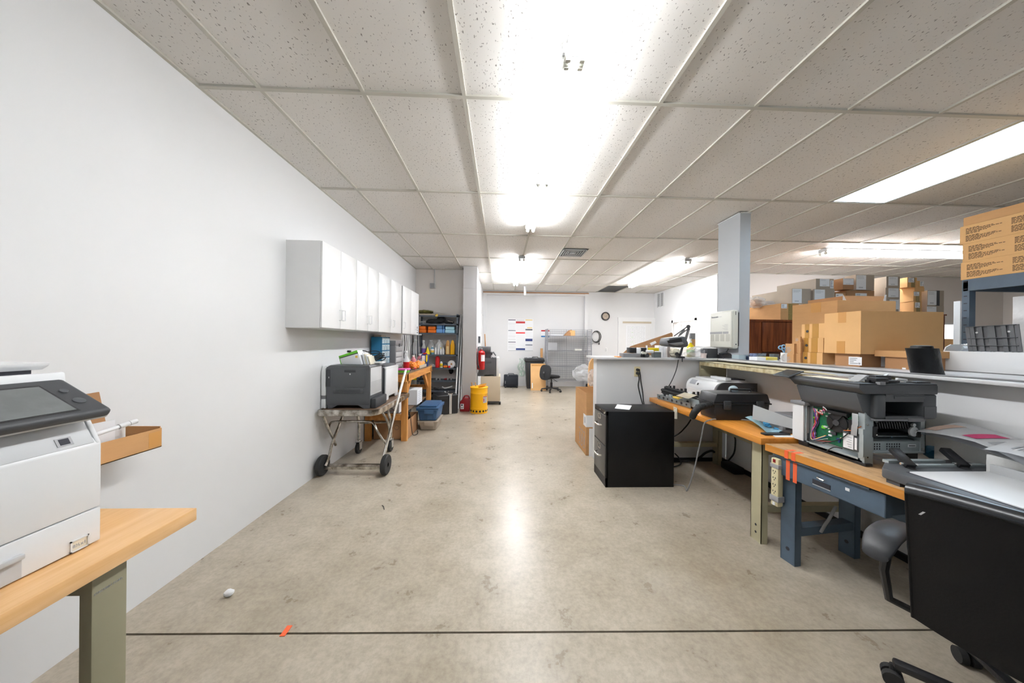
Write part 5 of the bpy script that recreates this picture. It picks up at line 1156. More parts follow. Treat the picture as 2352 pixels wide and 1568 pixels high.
# ================================================================ filing cabinet
t = thing('filing_cabinet', 'black two drawer steel filing cabinet in front of the half wall', 'filing cabinet', (1.31, 3.0, 0))
fx0, fx1, fy0, fy1, fz = .985, 1.635, 2.825, 3.178, .709
B().box(fx0 + .012, fx1, fy0, fy1, 0, fz, .002).box(fx0 + .0, fx0 + .02, fy0, fy0 + .012, 0, fz).box(fx0, fx0 + .02, fy1 - .012, fy1, 0, fz).box(fx0, fx0 + .02, fy0, fy1, fz - .035, fz).box(fx0, fx0 + .02, fy0, fy1, 0, .085).done('cabinet_body', 'black_steel', t)
for (za, zb, hz, nm) in ((.385, .665, .56, 'drawer'), (.09, .375, .265, 'drawer')):
    d = B().box(fx0 - .004, fx0 + .03, fy0 + .014, fy1 - .014, za, zb, .004).done(nm, 'grey_steel_front', t)
    B().box(fx0 - .007, fx0 - .003, 2.965, 3.045, hz + .045, hz + .05).box(fx0 - .007, fx0 - .003, 2.965, 3.045, hz + .085, hz + .09).box(fx0 - .007, fx0 - .003, 2.965, 2.972, hz + .045, hz + .09).box(fx0 - .007, fx0 - .003, 3.038, 3.045, hz + .045, hz + .09).done('label_holder', 'chrome', d)
    B().tube([(fx0 - .003, 2.94, hz - .004), (fx0 - .032, 2.955, hz - .008), (fx0 - .036, 3.005, hz - .010), (fx0 - .032, 3.055, hz - .008), (fx0 - .003, 3.07, hz - .004)], .0085, 8, 4).done('handle', 'chrome', d)
B().cyl((fx0, 2.85, fz - .018), (fx0 - .012, 2.85, fz - .018), .010).done('lock', 'chrome', t)
B().box(fx0 - .0012, fx0, 2.99, 3.02, fz - .020, fz - .014).done('nameplate', 'light_grey', t)
a_, c_ = at(1413, 936, z=fz), at(1451, 942, z=fz)
t = thing('note_paper', 'sheet of white note paper on the black filing cabinet', 'paper', (1.2, 3.0, fz))
pp = [at(1418, 929, z=fz), at(1451, 932, z=fz), at(1446, 941.5, z=fz), at(1412, 938, z=fz)]
B().prism([(p.x, p.y) for p in pp], 'z', fz + .001, fz + .004).done('sheet', 'white_paper', t)

# ================================================================ bench one (maple, tan legs)
BZ = .735
t = thing('workbench', 'long maple topped workbench with tan steel legs against the half wall', 'workbench', (2.1, 2.7, 0), 0)
n0, f0 = at(1755, 1004, z=BZ), at(1488, 912, z=BZ)
n0 = Vector((1.722, 1.965, 0)); f0 = Vector((1.690, 3.43, 0)); bx = 2.50
B().prism([(n0.x, n0.y), (bx, n0.y + .01), (bx, 3.44), (f0.x, f0.y)], 'z', BZ - .045, BZ, bev=.003).done('bench_top', 'maple_orange', t)
def cleg(par, x, y, z1, m, wx=.045, wy=.088, th=.004, hole=True):
    """folded steel leg: wide web facing the aisle, two flanges"""
    b = B().box(x, x + th, y, y + wy, 0, z1).box(x, x + wx, y, y + th, 0, z1).box(x, x + wx, y + wy - th, y + wy, 0, z1)
    o = b.done('leg', m, par)
    if hole:
        for hz in (.06, .11): B().cyl((x - .0006, y + wy * .5, hz), (x + .001, y + wy * .5, hz), .008).done('bolt_hole', 'ink', o)
    return o
lx = 1.772
for (xx, yy) in ((lx, 2.012), (lx + .02, 3.32), (2.42, 2.012), (2.42, 3.32)): cleg(t, xx, yy, BZ - .046, 'tan_steel', hole=xx < 1.9)
B().box(lx + .045, 2.42, 2.03, 2.035, .60, .69).box(lx + .06, 2.42, 3.37, 3.375, .60, .69).done('end_rail', 'tan_steel', t)
B().box(lx + .004, 2.44, 2.04, 2.09, .20, .245).done('foot_rail', 'tan_steel', t); B().box(lx + .02, 2.44, 3.34, 3.39, .20, .245).done('foot_rail', 'tan_steel', t)
B().box(2.395, 2.40, 2.1, 3.33, .40, .53).done('stringer', 'tan_steel', t)

def pt(px, py, z=BZ): return at(px, py, z=z)
# white and charcoal printer in the corner
t = thing('laser_printer', 'white fronted printer with charcoal side in the bench corner', 'printer', (2.1, 3.2, BZ))
qx0 = 2.07; qy0, qy1 = 2.90, 3.37; qx1 = 2.50
zt_ = at(1660, 870, x=2.3).z
zT = 1.0
def arc(x0_, z0_, r, a0, a1, n=7): return [(x0_ + r * math.cos(R(a0 + (a1 - a0) * i / n)), z0_ + r * math.sin(R(a0 + (a1 - a0) * i / n))) for i in range(n + 1)]
pr = [(qx0 + .004, BZ + .01)] + arc(qx0 + .095, zT - .115, .092, 180, 90) + [(qx1, zT - .035), (qx1, BZ + .01)]
B().prism(pr, 'y', qy0 + .012, qy1 - .012).done('main_body', 'white_plastic', t)
B().prism([(x + .018, z + .0) for x, z in pr[:-2]] + [(qx1, zT - .028), (qx1, BZ)], 'y', qy0, qy0 + .014, bev=.003).prism([(x + .018, z) for x, z in pr[:-2]] + [(qx1, zT - .028), (qx1, BZ)], 'y', qy1 - .014, qy1, bev=.003).done('side_panel', 'charcoal_dark', t)
B().box(qx1 - .13, qx1 - .03, qy0 - .001, qy0 + .002, BZ + .08, BZ + .19).done('side_hatch', 'black_plastic', t)
B().box(qx0 - .001, qx0 + .003, qy0 + .05, qy1 - .05, BZ + .02, BZ + .135).done('front_door', 'white_laminate', t)
B().prism([(qx0 + .08, zT - .03), (qx0 + .10, zT - .008), (qx1 - .04, zT - .008), (qx1 - .02, zT - .035)], 'y', qy0 + .09, qy1 - .03, bev=.005).done('top_cover', 'white_plastic', t)
B().prism([(qx0 + .20, zT - .008), (qx0 + .22, zT + .006), (qx1 - .05, zT - .002), (qx1 - .05, zT - .012)], 'y', qy0 + .09, qy1 - .25).box(qx0 + .22, qx1 - .1, qy0 + .1, qy1 - .20, zT - .012, zT - .004).done('output_slot', 'ink', t)
B().box(qx0 + .16, qx0 + .22, qy0 + .07, qy1 - .18, zT - .012, zT + .014, .004).done('slot_lip', 'white_plastic', t)
b = B(); b.sheet(lambda u, v: Vector((qx0 + .095 - .0935 * math.cos(R(20 + 35 * u)), qy1 - .16 + .1 * v, zT - .115 + .0935 * math.sin(R(20 + 35 * u)))), 5, 1); b.done('display', 'ink_grey', t)
b = B(); b.sheet(lambda u, v: Vector((qx0 + .095 - .0935 * math.cos(R(20 + 14 * u)), qy0 + .26 + .02 * v, zT - .115 + .0935 * math.sin(R(20 + 14 * u)))), 3, 1); b.done('button', 'charcoal', t)
# chassis parts pile on the bench
t = thing('fuser_unit', 'black printer fuser unit with white gear lying behind the metal frames', 'printer part', (1.9, 3.1, BZ))
a, c = Vector((1.80, 3.30, BZ + .10)), Vector((1.97, 2.76, BZ + .06))
d = (c - a); u = d.normalized(); sd_ = Vector((-u.y, u.x, 0))
B().bar(a, c, .10, .05).done('frame', 'black_plastic', t)
B().cyl(a + Vector((0, 0, .035)), c + Vector((0, 0, .035)), .014).cyl(a + sd_ * -.05 + Vector((0, 0, .01)), c + sd_ * -.05 + Vector((0, 0, .01)), .011).done('roller', 'black_rubber', t)
for k in range(12): p = a + d * (k + .5) / 12; B().box(p.x - .008, p.x + .008, p.y - .01, p.y + .01, p.z + .02, p.z + .055 + .012 * (k % 3), .002).done('rib', 'black_plastic', t)
p = a + d * .62 + Vector((0, 0, .05)); B().cyl(p - sd_ * .045, p - sd_ * .06, .02).done('gear', 'white_plastic', t); p = a + d * .3; B().box(p.x - .07, p.x - .02, p.y - .12, p.y - .02, BZ + .055, BZ + .07).done('yellow_strip', 'yellow_pale', t)
for (f, zz) in ((.1, .03), (.9, .0)): p = a + d * f; B().box(p.x - .05, p.x + .05, p.y - .02, p.y + .02, BZ, p.z - .02).done('foot', 'black_plastic', t)
t = thing('metal_frame', 'punched galvanised printer frame lying at the bench edge', 'printer part', (1.78, 3.0, BZ))
def plate(pts, th, nm, m='zinc'):
    v0, v1, v3 = map(Vector, pts); return B().sheet(lambda u, v: v0 + (v1 - v0) * u + (v3 - v0) * v, 1, 1, th).done(nm, m, t)
e0, e1 = Vector((1.735, 3.34, BZ + .005)), Vector((1.80, 2.84, BZ + .005))
plate((e0 + Vector((0, 0, .03)), e1 + Vector((0, 0, .03)), e0 + Vector((.13, .02, .055))), .004, 'plate')
plate((e0, e1, e0 + Vector((-.004, 0, .05))), .003, 'flange')
plate((e0 + Vector((.13, .02, 0)), e1 + Vector((.13, .02, 0)), e0 + Vector((.13, .02, .055))), .003, 'flange')
ed = e1 - e0
for k in range(7):
    p = e0 + ed * (k + .6) / 7.4; B().cyl(p + Vector((-.006, 0, .026)), p + Vector((.006, 0, .026)), .010 + .004 * (k % 2), seg=12).done('hole', 'ink', t)
    B().box(p.x + .02, p.x + .06, p.y - .02, p.y + .02, p.z + .035, p.z + .05 + .012 * (k % 3), .003).done('bracket', 'light_grey' if k % 2 else 'zinc', t)
t = thing('metal_frame', 'second galvanised frame tilted over the first, a paper tag on it', 'printer part', (1.87, 2.75, BZ))
e0, e1 = Vector((1.80, 2.95, BZ + .085)), Vector((1.845, 2.60, BZ + .045))
plate((e0, e1, e0 + Vector((.13, .03, .02))), .004, 'plate'); plate((e0, e1, e0 + Vector((-.01, 0, -.05))), .003, 'flange')
plate((Vector((1.82, 2.62, BZ + .06)), Vector((1.98, 2.62, BZ + .05)), Vector((1.82, 2.625, BZ + .002))), .003, 'flange')
plate((Vector((1.82, 2.62, BZ + .06)), Vector((1.98, 2.62, BZ + .05)), Vector((1.85, 2.85, BZ + .05))), .004, 'plate')
for k in range(4): B().cyl((1.84 + .04 * k, 2.616, BZ + .028), (1.84 + .04 * k, 2.623, BZ + .028), .010, seg=12).done('hole', 'ink', t)
for k in range(3): p = e0 + (e1 - e0) * (k + .5) / 3; B().cyl(p + Vector((-.012, 0, -.025)), p + Vector((0, 0, -.02)), .013, seg=12).done('hole', 'ink', t)
t = thing('paper_tag', 'blank manila tag resting on the galvanised printer frames', 'tag', (1.80, 2.88, BZ + .11))
B().sheet(lambda u, v: Vector((1.735 + .10 * u + .03 * v, 2.98 - .16 * v + .02 * u, BZ + .10 + .03 * u - .0 * v)), 1, 1, .0015).done('tag_card', 'tag_paper', t)
t = thing('hang_tag', 'manila tag hanging over the bench edge by the filing cabinet', 'tag', (1.70, 2.75, .7))
g0 = at(1553, 938, x=1.70)
B().prism([(g0.y + .03, .735), (g0.y - .03, .735), (g0.y - .035, .63), (g0.y + .012, .62)], 'x', 1.690, 1.692).done('tag_card', 'tag_paper', t)
B().prism([(g0.y + .028, .70), (g0.y - .03, .69), (g0.y - .01, .66)], 'x', 1.6885, 1.6895).done('fold', 'tag_paper', t)
B().cyl((1.6885, g0.y, .722), (1.6925, g0.y, .722), .005).done('eyelet', 'amber', t)
# black tool box / vacuum with hose
t = thing('tool_box', 'black plastic case with latch, top handle and stub hose on the maple bench', 'case', (2.05, 2.45, BZ))
ty = 2.30; xa, xb = at(1633, 965, z=BZ).x, at(1775, 930, y=ty).x
ty = at(1640, 965, z=BZ).y; xa = at(1640, 965, z=BZ).x; xb = at(1768, 935, y=ty).x; dpt = .20
zh = at(1640, 927, y=ty).z; zk = at(1640, 904, y=ty).z
b = B().prism([(xa + .02, BZ), (xb - .01, BZ), (xb, zh), (xa, zh)], 'y', ty, ty + dpt, bev=.008); b.done('base', 'black_plastic', t)
B().prism([(xa - .006, zh + .004), (xb + .006, zh + .004), (xb + .002, zh + .02), (xb - .02, zk), (xa + .02, zk), (xa - .002, zh + .02)], 'y', ty - .004, ty + dpt, bev=.010).done('lid', 'black_plastic', t)
B().box(xa - .01, xb + .01, ty - .010, ty + dpt + .01, zh - .006, zh + .006, .003).done('seam_lip', 'black_plastic', t)
for xx in (xa + .10, xb - .09): B().box(xx - .03, xx + .03, ty - .022, ty - .004, zh - .045, zh + .025, .006).box(xx - .018, xx + .018, ty - .026, ty - .02, zh - .035, zh - .005, .003).done('latch', 'charcoal_dark', t)
xm = (xa + xb) / 2; B().tube([(xm - .02, ty + .10, zk), (xm - .02, ty + .10, zk + .022), (xm + .15, ty + .10, zk + .018), (xm + .15, ty + .10, zk)], .009, 8, 1).done('handle', 'black_plastic', t)
B().blob((xm + .05, ty + .16, zk + .01), .04, .03, .035, 3).done('lens_dome', 'clear_drawer', t)
hp = [Vector((xa + .02, ty + .03, zh - .006)), at(1622, 931, y=ty + .02), at(1606, 935, y=ty), at(1596, 945, y=ty - .02)]
he = at(1590, 957, z=BZ + .022); hp.append(he)
hs = B().tube(hp, .024, 14, 6).done('hose', 'black_rubber', t)
for a, c in zip(hp, hp[1:]):
    for k in range(4): p = a.lerp(c, (k + .3) / 4); B().cyl(p, p + (c - a).normalized() * .006, .0265, seg=14).done('hose_rib', 'black_rubber', hs)
# white side panel + trays + blue cloth
t = thing('loose_printer_board', 'loose white printer side panel leaning on the black case', 'printer part', (1.95, 2.25, BZ))
w0, w1, w2, w3 = at(1730, 929, y=2.20), at(1833, 966, y=2.02), at(1838, 989, y=2.0), at(1728, 962, y=2.20)
B().sheet(lambda u, v: (w0.lerp(w1, u)).lerp(w3.lerp(w2, u), v), 1, 1, .006).done('panel', 'white_plastic', t)
t = thing('printer_tray', 'grey plastic paper tray lying behind the loose white panel', 'printer part', (2.1, 2.15, BZ))
B().box(1.96, 2.22, 2.06, 2.26, BZ, BZ + .05, .008).box(2.06, 2.22, 2.08, 2.24, BZ + .05, BZ + .115, .008).done('tray', 'grey_plastic', t); B().box(1.98, 2.2, 2.055, 2.062, BZ + .03, BZ + .045).done('tray_slot', 'charcoal_dark', t)
B().box(1.97, 2.02, 2.17, 2.21, BZ + .05, BZ + .10).done('green_clip', 'green_bright', t)
t = thing('shop_towel', 'crumpled pale blue shop towel hanging at the maple bench edge', 'cloth', (1.85, 2.2, BZ))
v0, v1, v2, v3 = at(1711, 958, z=BZ + .05), at(1775, 965, z=BZ + .03), at(1808, 992, z=BZ + .01), at(1765, 997, z=BZ + .005)
B().sheet(lambda u, v: v0.lerp(v1, u).lerp(v3.lerp(v2, u), v) + Vector((0, 0, .012 * math.sin(7 * u + 3 * v) + .02 * u * (1 - v))), 10, 8, .003).done('cloth', 'paper_blue', t)
B().blob(at(1770, 975, z=BZ + .03), .045, .04, .02, 3, .2, 3).blob(at(1792, 985, z=BZ + .02), .04, .03, .016, 3, .2, 4).done('fold', 'sky_cloth', t)
t = one(B().box(1.80, 1.98, 2.02, 2.06, BZ, BZ + .012, .003).done('flat_bracket', 'black_plastic'), 'flat black plastic strip under the blue towel', 'printer part')
one(B().prism([(1.84, 1.985), (2.0, 1.98), (2.02, 2.03), (1.86, 2.04)], 'z', BZ + .0005, BZ + .002).done('paper_scrap', 'white_paper'), 'white paper scrap at the near end of the maple bench', 'paper')
# white cord over the bench edge, cables
t = thing('bench_cord', 'grey cord draped over the bench edge down to the floor', 'cable', (1.72, 2.4, BZ))
B().tube([at(1745, 968, z=BZ + .006), at(1700, 963, z=BZ + .006), at(1650, 962, z=BZ + .006), at(1632, 964, z=BZ + .01), at(1618, 972, x=1.705), at(1612, 1000, x=1.71), at(1603, 1040, x=1.72), at(1594, 1080, x=1.72), Vector((1.70, 2.72, .02)), at(1572, 1116, z=.006), Vector((1.66, 2.87, .006))], .0055, 6).done('cord', 'grey_mid', t)
t = thing('lamp_cord', 'thin dark cord hanging from the swing arm lamp down the half wall', 'cable', (1.9, 3.4, 1.0))
B().tube([at(1558, 826, y=3.385), at(1553, 850, y=3.40), at(1540, 880, y=3.40), at(1524, 903, y=3.38), at(1511, 920, y=3.30), at(1507, 932, x=1.688), at(1509, 940, x=1.688)], .0045, 6).done('cord', 'black_rubber', t)
t = thing('wall_socket', 'ivory wall outlet with two black plugs on the half wall', 'outlet', (1.56, 3.45, 1.02))
s0, s1 = at(1456.5, 841.5, y=3.448), at(1470.5, 864.5, y=3.448)
B().box(s0.x, s1.x, 3.443, 3.45, s1.z, s0.z, .003).done('plate', 'ivory', t)
for (px, py) in ((1465, 849), (1464.5, 857)):
    p = at(px, py, y=3.43); B().cyl((p.x, 3.444, p.z), (p.x, 3.40, p.z), .016, .013).done('plug', 'black_rubber', t)
B().tube([at(1467, 848, y=3.41), at(1470, 856, y=3.405), at(1472, 875, y=3.42), at(1476, 900, y=3.43), at(1479, 927, y=3.40), (1.645, 3.35, .55), (1.66, 3.3, .3)], .006, 6).done('plug_cord', 'black_rubber', t)
B().tube([at(1466, 857, y=3.41), at(1468, 870, y=3.415), at(1466, 885, y=3.43), at(1470, 905, y=3.43), at(1476, 927, y=3.40), (1.64, 3.38, .55), (1.66, 3.36, .25)], .006, 6).done('plug_cord', 'black_rubber', t)
t = thing('floor_cable', 'black cables running along the floor under the maple bench', 'cable', (2.0, 3.2, 0))
B().tube([at(1587, 963, y=3.3), at(1575, 980, y=3.3), at(1550, 1001, y=3.2), (1.62, 3.22, .3)], .007, 6).done('cord', 'black_rubber', t)
B().tube([at(1550, 1041, y=3.38), at(1560, 1052, y=3.36), at(1563, 1066, y=3.3), (1.85, 3.25, .008)], .008, 6).done('cord', 'black_rubber', t)
B().tube([(1.72, 3.40, .012), (2.0, 3.41, .012), at(1598, 1055, y=3.36), at(1620, 1040, y=3.36), at(1634, 1035, y=3.36), at(1641, 1038, y=3.36)], .012, 8).done('cord', 'black_rubber', t)
B().tube([at(1685, 1000, x=2.53), at(1689, 1010, x=2.53), at(1686, 1040, x=2.53), at(1672, 1060, x=2.5), (2.45, 3.2, .02)], .008, 6).done('cord', 'black_rubber', t)
t = one(B().box(2.42, 2.53, 3.08, 3.28, 0, .07, .01).done('corner_block', 'black_matte'), 'low black block on the floor in the bench corner', 'power supply')  # plain low black box in the bench corner

# ================================================================ bench two (blue grey, worn top)
TZ = .705; ang = R(7.5)
o2 = at(1757, 1018, z=TZ)
t = thing('workbench', 'worn maple workbench with blue grey steel drawer and legs', 'workbench', (o2.x, o2.y, 0), ang)
def L2W(p): return WM[t.name] @ Vector(p)
LEN, DEP = 1.75, .57          # local: -y runs toward the camera, +x toward the wall
B().prism([(0, 0), (DEP, -DEP * math.tan(ang)), (DEP, -LEN), (0, -LEN)], 'z', TZ - .045, TZ, bev=.003).done('bench_top', 'maple_worn', t, world=False)
B().box(-.0015, .0, -LEN + .002, -.002, TZ - .043, TZ - .001).done('front_edge', 'maple_orange', t, world=False)
def leg2(x, y):
    o = B().box(x, x + .004, y, y + .085, 0, TZ - .046).box(x, x + .045, y, y + .004, 0, TZ - .046).box(x, x + .045, y + .081, y + .085, 0, TZ - .046).done('leg', 'blue_grey_steel', t, world=False)
    B().cyl((x - .0008, y + .042, .085), (x + .001, y + .042, .085), .011).done('bolt_hole', 'ink', o, world=False)
for (xx, yy) in ((.045, -.155), (.50, -.155), (.045, -1.70), (.50, -1.70)): leg2(xx, yy)
B().box(.09, .5, -.145, -.09, .175, .225).done('foot_rail', 'blue_grey_steel', t, world=False); B().box(.09, .5, -1.69, -1.63, .175, .225).done('foot_rail', 'blue_grey_steel', t, world=False)
B().box(.045, .54, -.15, -.11, TZ - .12, TZ - .046).box(.52, .525, -1.7, -.16, .35, .48).done('stringer', 'blue_grey_steel', t, world=False)
d = B().box(.012, .016, -.575, -.055, TZ - .165, TZ - .055).box(.012, .05, -.575, -.571, TZ - .165, TZ - .055).box(.012, .42, -.56, -.07, TZ - .165, TZ - .161).box(.016, .42, -.56, -.556, TZ - .165, TZ - .075).box(.016, .42, -.074, -.07, TZ - .165, TZ - .075).done('drawer', 'blue_grey_steel', t, world=False)
B().box(.009, .0125, -.355, -.27, TZ - .138, TZ - .112).done('finger_slot', 'ink', d, world=False); B().box(.010, .013, -.355, -.27, TZ - .143, TZ - .138).done('slot_lip', 'light_grey', d, world=False)
B().tube([(.012, -.30, TZ - .088), (.000, -.30, TZ - .092), (.000, -.33, TZ - .096), (.012, -.33, TZ - .092)], .004, 6, 2).done('pull_ring', 'chrome', d, world=False)
B().box(.0105, .012, -.438, -.42, TZ - .105, TZ - .09).done('paint_chip', 'white_paper', d, world=False)
B().box(.010, .012, -.085, -.075, TZ - .10, TZ - .085).done('hole', 'ink', d, world=False)
B().box(.002, .012, -.52, -.05, TZ - .056, TZ - .047).done('drawer_rail', 'shelf_steel', t, world=False)
for k, yy in enumerate((-.125, -.165)):
    B().box(-.0030, -.0017, yy - .022, yy, TZ - .046, TZ + .001).box(.0105, .0117, yy - .022, yy, TZ - .18, TZ - .05).box(-.003, .0115, yy - .022, yy, TZ - .0475, TZ - .0465).box(-.003, .06, yy - .022, yy, TZ + .0003, TZ + .0012).done('tape_strip', 'orange_tape', t, world=False)
# power strip on the leg
t2 = thing('power_strip', 'ivory power strip with grey tape strapped to the blue bench leg', 'power strip', L2W((.0, -.1, .5)), ang)
pw = lambda b, nm, m, par=None: b.done(nm, m, par or t2, world=False)
pw(B().box(-.012, .030, .003, .05, -.165, .135, .008), 'strip_body', 'ivory')
for k in range(4):
    z = .05 - k * .042
    pw(B().box(-.0135, -.0115, .018, .021, z, z + .010).box(-.0135, -.0115, .032, .035, z, z + .010).box(-.0135, -.0115, .0245, .0285, z - .011, z - .005), 'socket', 'ink')
pw(B().box(-.015, .034, -.001, .054, -.135, -.10, .002).box(-.015, .034, -.001, .054, .075, .10, .002), 'grey_tape', 'grey_mid'); pw(B().box(-.0145, -.011, .02, .035, .11, .13), 'switch', 'red_dark'); pw(B().box(-.0145, -.011, .02, .035, -.16, -.14), 'rating_plate', 'white_paper')
t3 = thing('thick_cable', 'thick dark cable dropping behind the blue bench drawer', 'cable', (1.95, 1.75, .3))
B().tube([at(1920, 1163, y=1.80), at(1905, 1190, y=1.80), at(1895, 1205, y=1.82), at(1885, 1222, y=1.83)], .008, 8).done('cord', 'grey_mid', t3)

# ---------------------------------------------------------------- opened multifunction printer
t = thing('opened_printer', 'charcoal multifunction printer with panels off, circuit board and rollers exposed', 'printer', (2.14, 1.75, TZ))
mx0, mx1, my0, my1 = 1.965, 2.31, 1.585, 1.93
# chassis
B().box(mx0, mx0 + .012, my0, my0 + .03, TZ + .0, .995).box(mx0 + .012, mx0 + .05, my0 + .001, my0 + .005, TZ + .002, .994).done('corner_post', 'zinc', t); B().box(mx0, mx0 + .006, my1 - .03, my1, TZ, .98).done('corner_post', 'zinc', t)
B().box(mx0 + .035, mx0 + .04, my0 + .02, my1, TZ + .01, .98).done('side_plate', 'zinc', t)
B().box(mx0, mx0 + .04, my0 + .01, my1, TZ + .012, TZ + .025).box(mx0, mx0 + .004, my0 + .02, my1, TZ + .012, TZ + .035).done('base_flange', 'zinc', t)
B().box(mx0 - .012, mx0 + .03, my1 - .05, my1 + .012, TZ, TZ + .03, .004).box(mx0 - .008, mx0 + .035, my0 - .012, my0 + .04, TZ, TZ + .016, .004).box(mx0 - .004, mx0 + .03, my0 + .03, my1 - .04, TZ, TZ + .012).box(mx1 - .06, mx1, my0 + .03, my0 + .07, TZ, TZ + .07).box(mx1 - .06, mx1, my1 - .07, my1, TZ, TZ + .07).done('foot', 'black_plastic', t)
pc = B().box(mx0 + .028, mx0 + .034, my0 + .035, my1 - .045, TZ + .055, .965).done('circuit_board', 'pcb', t)
rn = random.Random(11)
for k in range(44):
    yy, zz = my0 + .05 + .24 * rn.random(), TZ + .065 + .185 * rn.random(); w_, h_ = rn.uniform(.006, .024), rn.uniform(.005, .018)
    B().box(mx0 + .028 - rn.uniform(.003, .010), mx0 + .028, yy, yy + w_, zz, zz + h_).done('component', rn.choice(['white_plastic', 'ink', 'ink', 'light_grey', 'ink', 'navy', 'ivory', 'grey_mid', 'green_bright']), pc)
# fan
M = Matrix.Translation((mx0 + .012, my0 + .150, .900)) @ Matrix.Scale(.82, 4) @ Matrix.Rotation(R(90), 4, 'Y')
fd = B().lathe([(.062, 0), (.068, 0), (.068, .02), (.062, .02)], 0, 0, 28, M).box(mx0 + .002, mx0 + .03, my0 + .09, my0 + .205, .95, .965).done('fan_shroud', 'black_plastic', t)
B().lathe([(.001, -.006), (.022, -.006), (.022, .012), (.001, .012)], 0, 0, 20, M).done('fan_hub', 'charcoal_dark', fd)
for k in range(7):
    a = k * 2 * math.pi / 7; B().sheet(lambda u, v: M @ Vector(((.022 + .038 * u) * math.cos(a + .5 * v), (.022 + .038 * u) * math.sin(a + .5 * v), .012 * v)), 3, 3, .001).done('fan_blade', 'charcoal', fd)
b = B()
for k in range(4): a = k * math.pi / 2 + .6; b.bar(M @ Vector((.02 * math.cos(a), .02 * math.sin(a), -.008)), M @ Vector((.066 * math.cos(a), .066 * math.sin(a), -.004)), .004)
b.done('fan_guard', 'black_plastic', fd)
B().box(mx0 - .003, mx0 + .028, my0 + .03, my0 + .075, .86, .94).done('duct', 'black_plastic', t)
# hard drive, ribbon, labels
hd = B().box(mx0 - .002, mx0 + .022, my0 + .026, my0 + .105, TZ + .065, TZ + .165, .002).done('drive', 'charcoal', t)
B().box(mx0 - .0035, mx0 - .002, my0 + .05, my0 + .10, TZ + .07, TZ + .15).box(mx0 - .0035, mx0 - .002, my0 + .033, my0 + .044, TZ + .075, TZ + .14).done('drive_label', 'white_paper', hd)
b = B()
for k in range(5): b.box(mx0 - .0042, mx0 - .0034, my0 + .058, my0 + .075 + .004 * (k % 3), TZ + .08 + k * .013, TZ + .083 + k * .013)
b.done('print', 'ink_grey', hd)
r0_ = [at(1956, 948, x=mx0 - .008), at(1970, 952, x=mx0 - .008)]
B().sheet(lambda u, v: at(1957 + 14 * u - 4 * (v > .5) * (v - .5) * 2 * 2 + 6 * max(0, v - .6) * 2, 948 + 3 * u + 50 * v, x=mx0 - .01 - .01 * math.sin(3.1 * v)), 2, 10, .001).done('ribbon_cable', 'white_plastic', t)
B().box(mx0 - .012, mx0 - .004, my0 - .004, my0 + .012, TZ + .05, TZ + .17).box(mx0 - .012, mx0 + .0, my0 - .002, my0 + .02, TZ + .17, TZ + .20).done('bracket', 'zinc', t)
# wiring bundles
for k in range(16):
    rn2 = random.Random(60 + k); y_ = my1 - .06 - .012 * rn2.random(); pts = []
    for i in range(7):
        z_ = .955 - .2 * i / 6; pts.append((mx0 + .012 + .014 * rn2.random(), y_ + .018 * (rn2.random() - .5) - .01 * math.sin(i * .9), z_))
    if k % 3 == 0: pts.append((mx0 + .01, my0 + .22 - .06 * rn2.random(), TZ + .07 + .04 * rn2.random()))
    B().tube(pts, .0022, 5, 3).done('wire', ('red', 'white_plastic', 'violet_band', 'ink', 'orange', 'pink', 'ivory', 'navy')[k % 8], t)
for k in range(6):
    rn2 = random.Random(90 + k); B().tube([(mx0 + .01, my1 - .08 - .01 * k, .94), (mx0, my1 - .13, .93 + .01 * k), (mx0 + .005, my0 + .24 - .01 * k, .955)], .0022, 5, 3).done('wire', ('red', 'white_plastic', 'ink', 'pink', 'red_dark', 'white_plastic')[k], t)
B().tube([at(1855, 1006, x=mx0 + .01), at(1862, 1025, x=mx0 + .01), at(1880, 1035, x=mx0 + .01)], .003, 5).tube([at(1950, 993, x=mx0 - .01), at(1930, 1008, x=mx0 - .008), at(1905, 1015, x=mx0 - .005), at(1890, 1017, x=mx0)], .003, 5).tube([at(1897, 1037, x=mx0 - .01), at(1915, 1027, x=mx0 - .01), at(1935, 1030, x=mx0)], .003, 5).done('cord', 'black_rubber', t)
B().tube([at(1938, 988, x=mx0 - .006), at(1958, 988, x=mx0 - .006), at(1978, 979, x=mx0 - .006)], .002, 5).done('wire', 'orange', t)
# front opening
B().box(mx1 - .028, mx1, my0, my0 + .03, TZ + .07, .98).box(mx1 - .004, mx1, my0, my1, TZ + .07, .98).done('corner_post', 'zinc', t)
B().box(mx0 + .05, mx1 - .03, my1 - .03, my1, TZ + .02, .97).box(mx0 + .05, mx1 - .03, my0 + .05, my1, .86, .872).done('cavity_back', 'black_matte', t)
B().box(mx0 + .05, mx1 - .004, my0 + .004, my0 + .02, TZ + .078, TZ + .132).box(mx0 + .05, mx1 - .02, my0 - .008, my1 - .1, TZ + .072, TZ + .080).box(mx0 + .05, mx1 - .03, my0 + .02, my1 - .05, TZ + .126, TZ + .132).done('front_panel', 'zinc', t)
b = B()
for i in range(11):
    for j in range(3):
        if i in (3, 4) : continue
        xx = mx0 + .058 + i * .014; zz = TZ + .088 + j * .013; b.box(xx, xx + .007, my0 + .0034, my0 + .0045, zz, zz + .008)
b.done('vent_hole', 'ink', t)
lb = B().box(mx1 - .095, mx1 - .05, my0 + .0025, my0 + .004, TZ + .102, TZ + .117).done('barcode_label', 'white_paper', t)
b = B()
for k in range(10): b.box(mx1 - .09 + k * .0036, mx1 - .0885 + k * .0036, my0 + .0018, my0 + .0025, TZ + .106, TZ + .113)
b.done('print', 'ink', lb)
B().box(mx0 + .055, mx1 - .06, my0 + .03, my0 + .2, TZ + .15, TZ + .153).done('inner_tray', 'zinc', t)
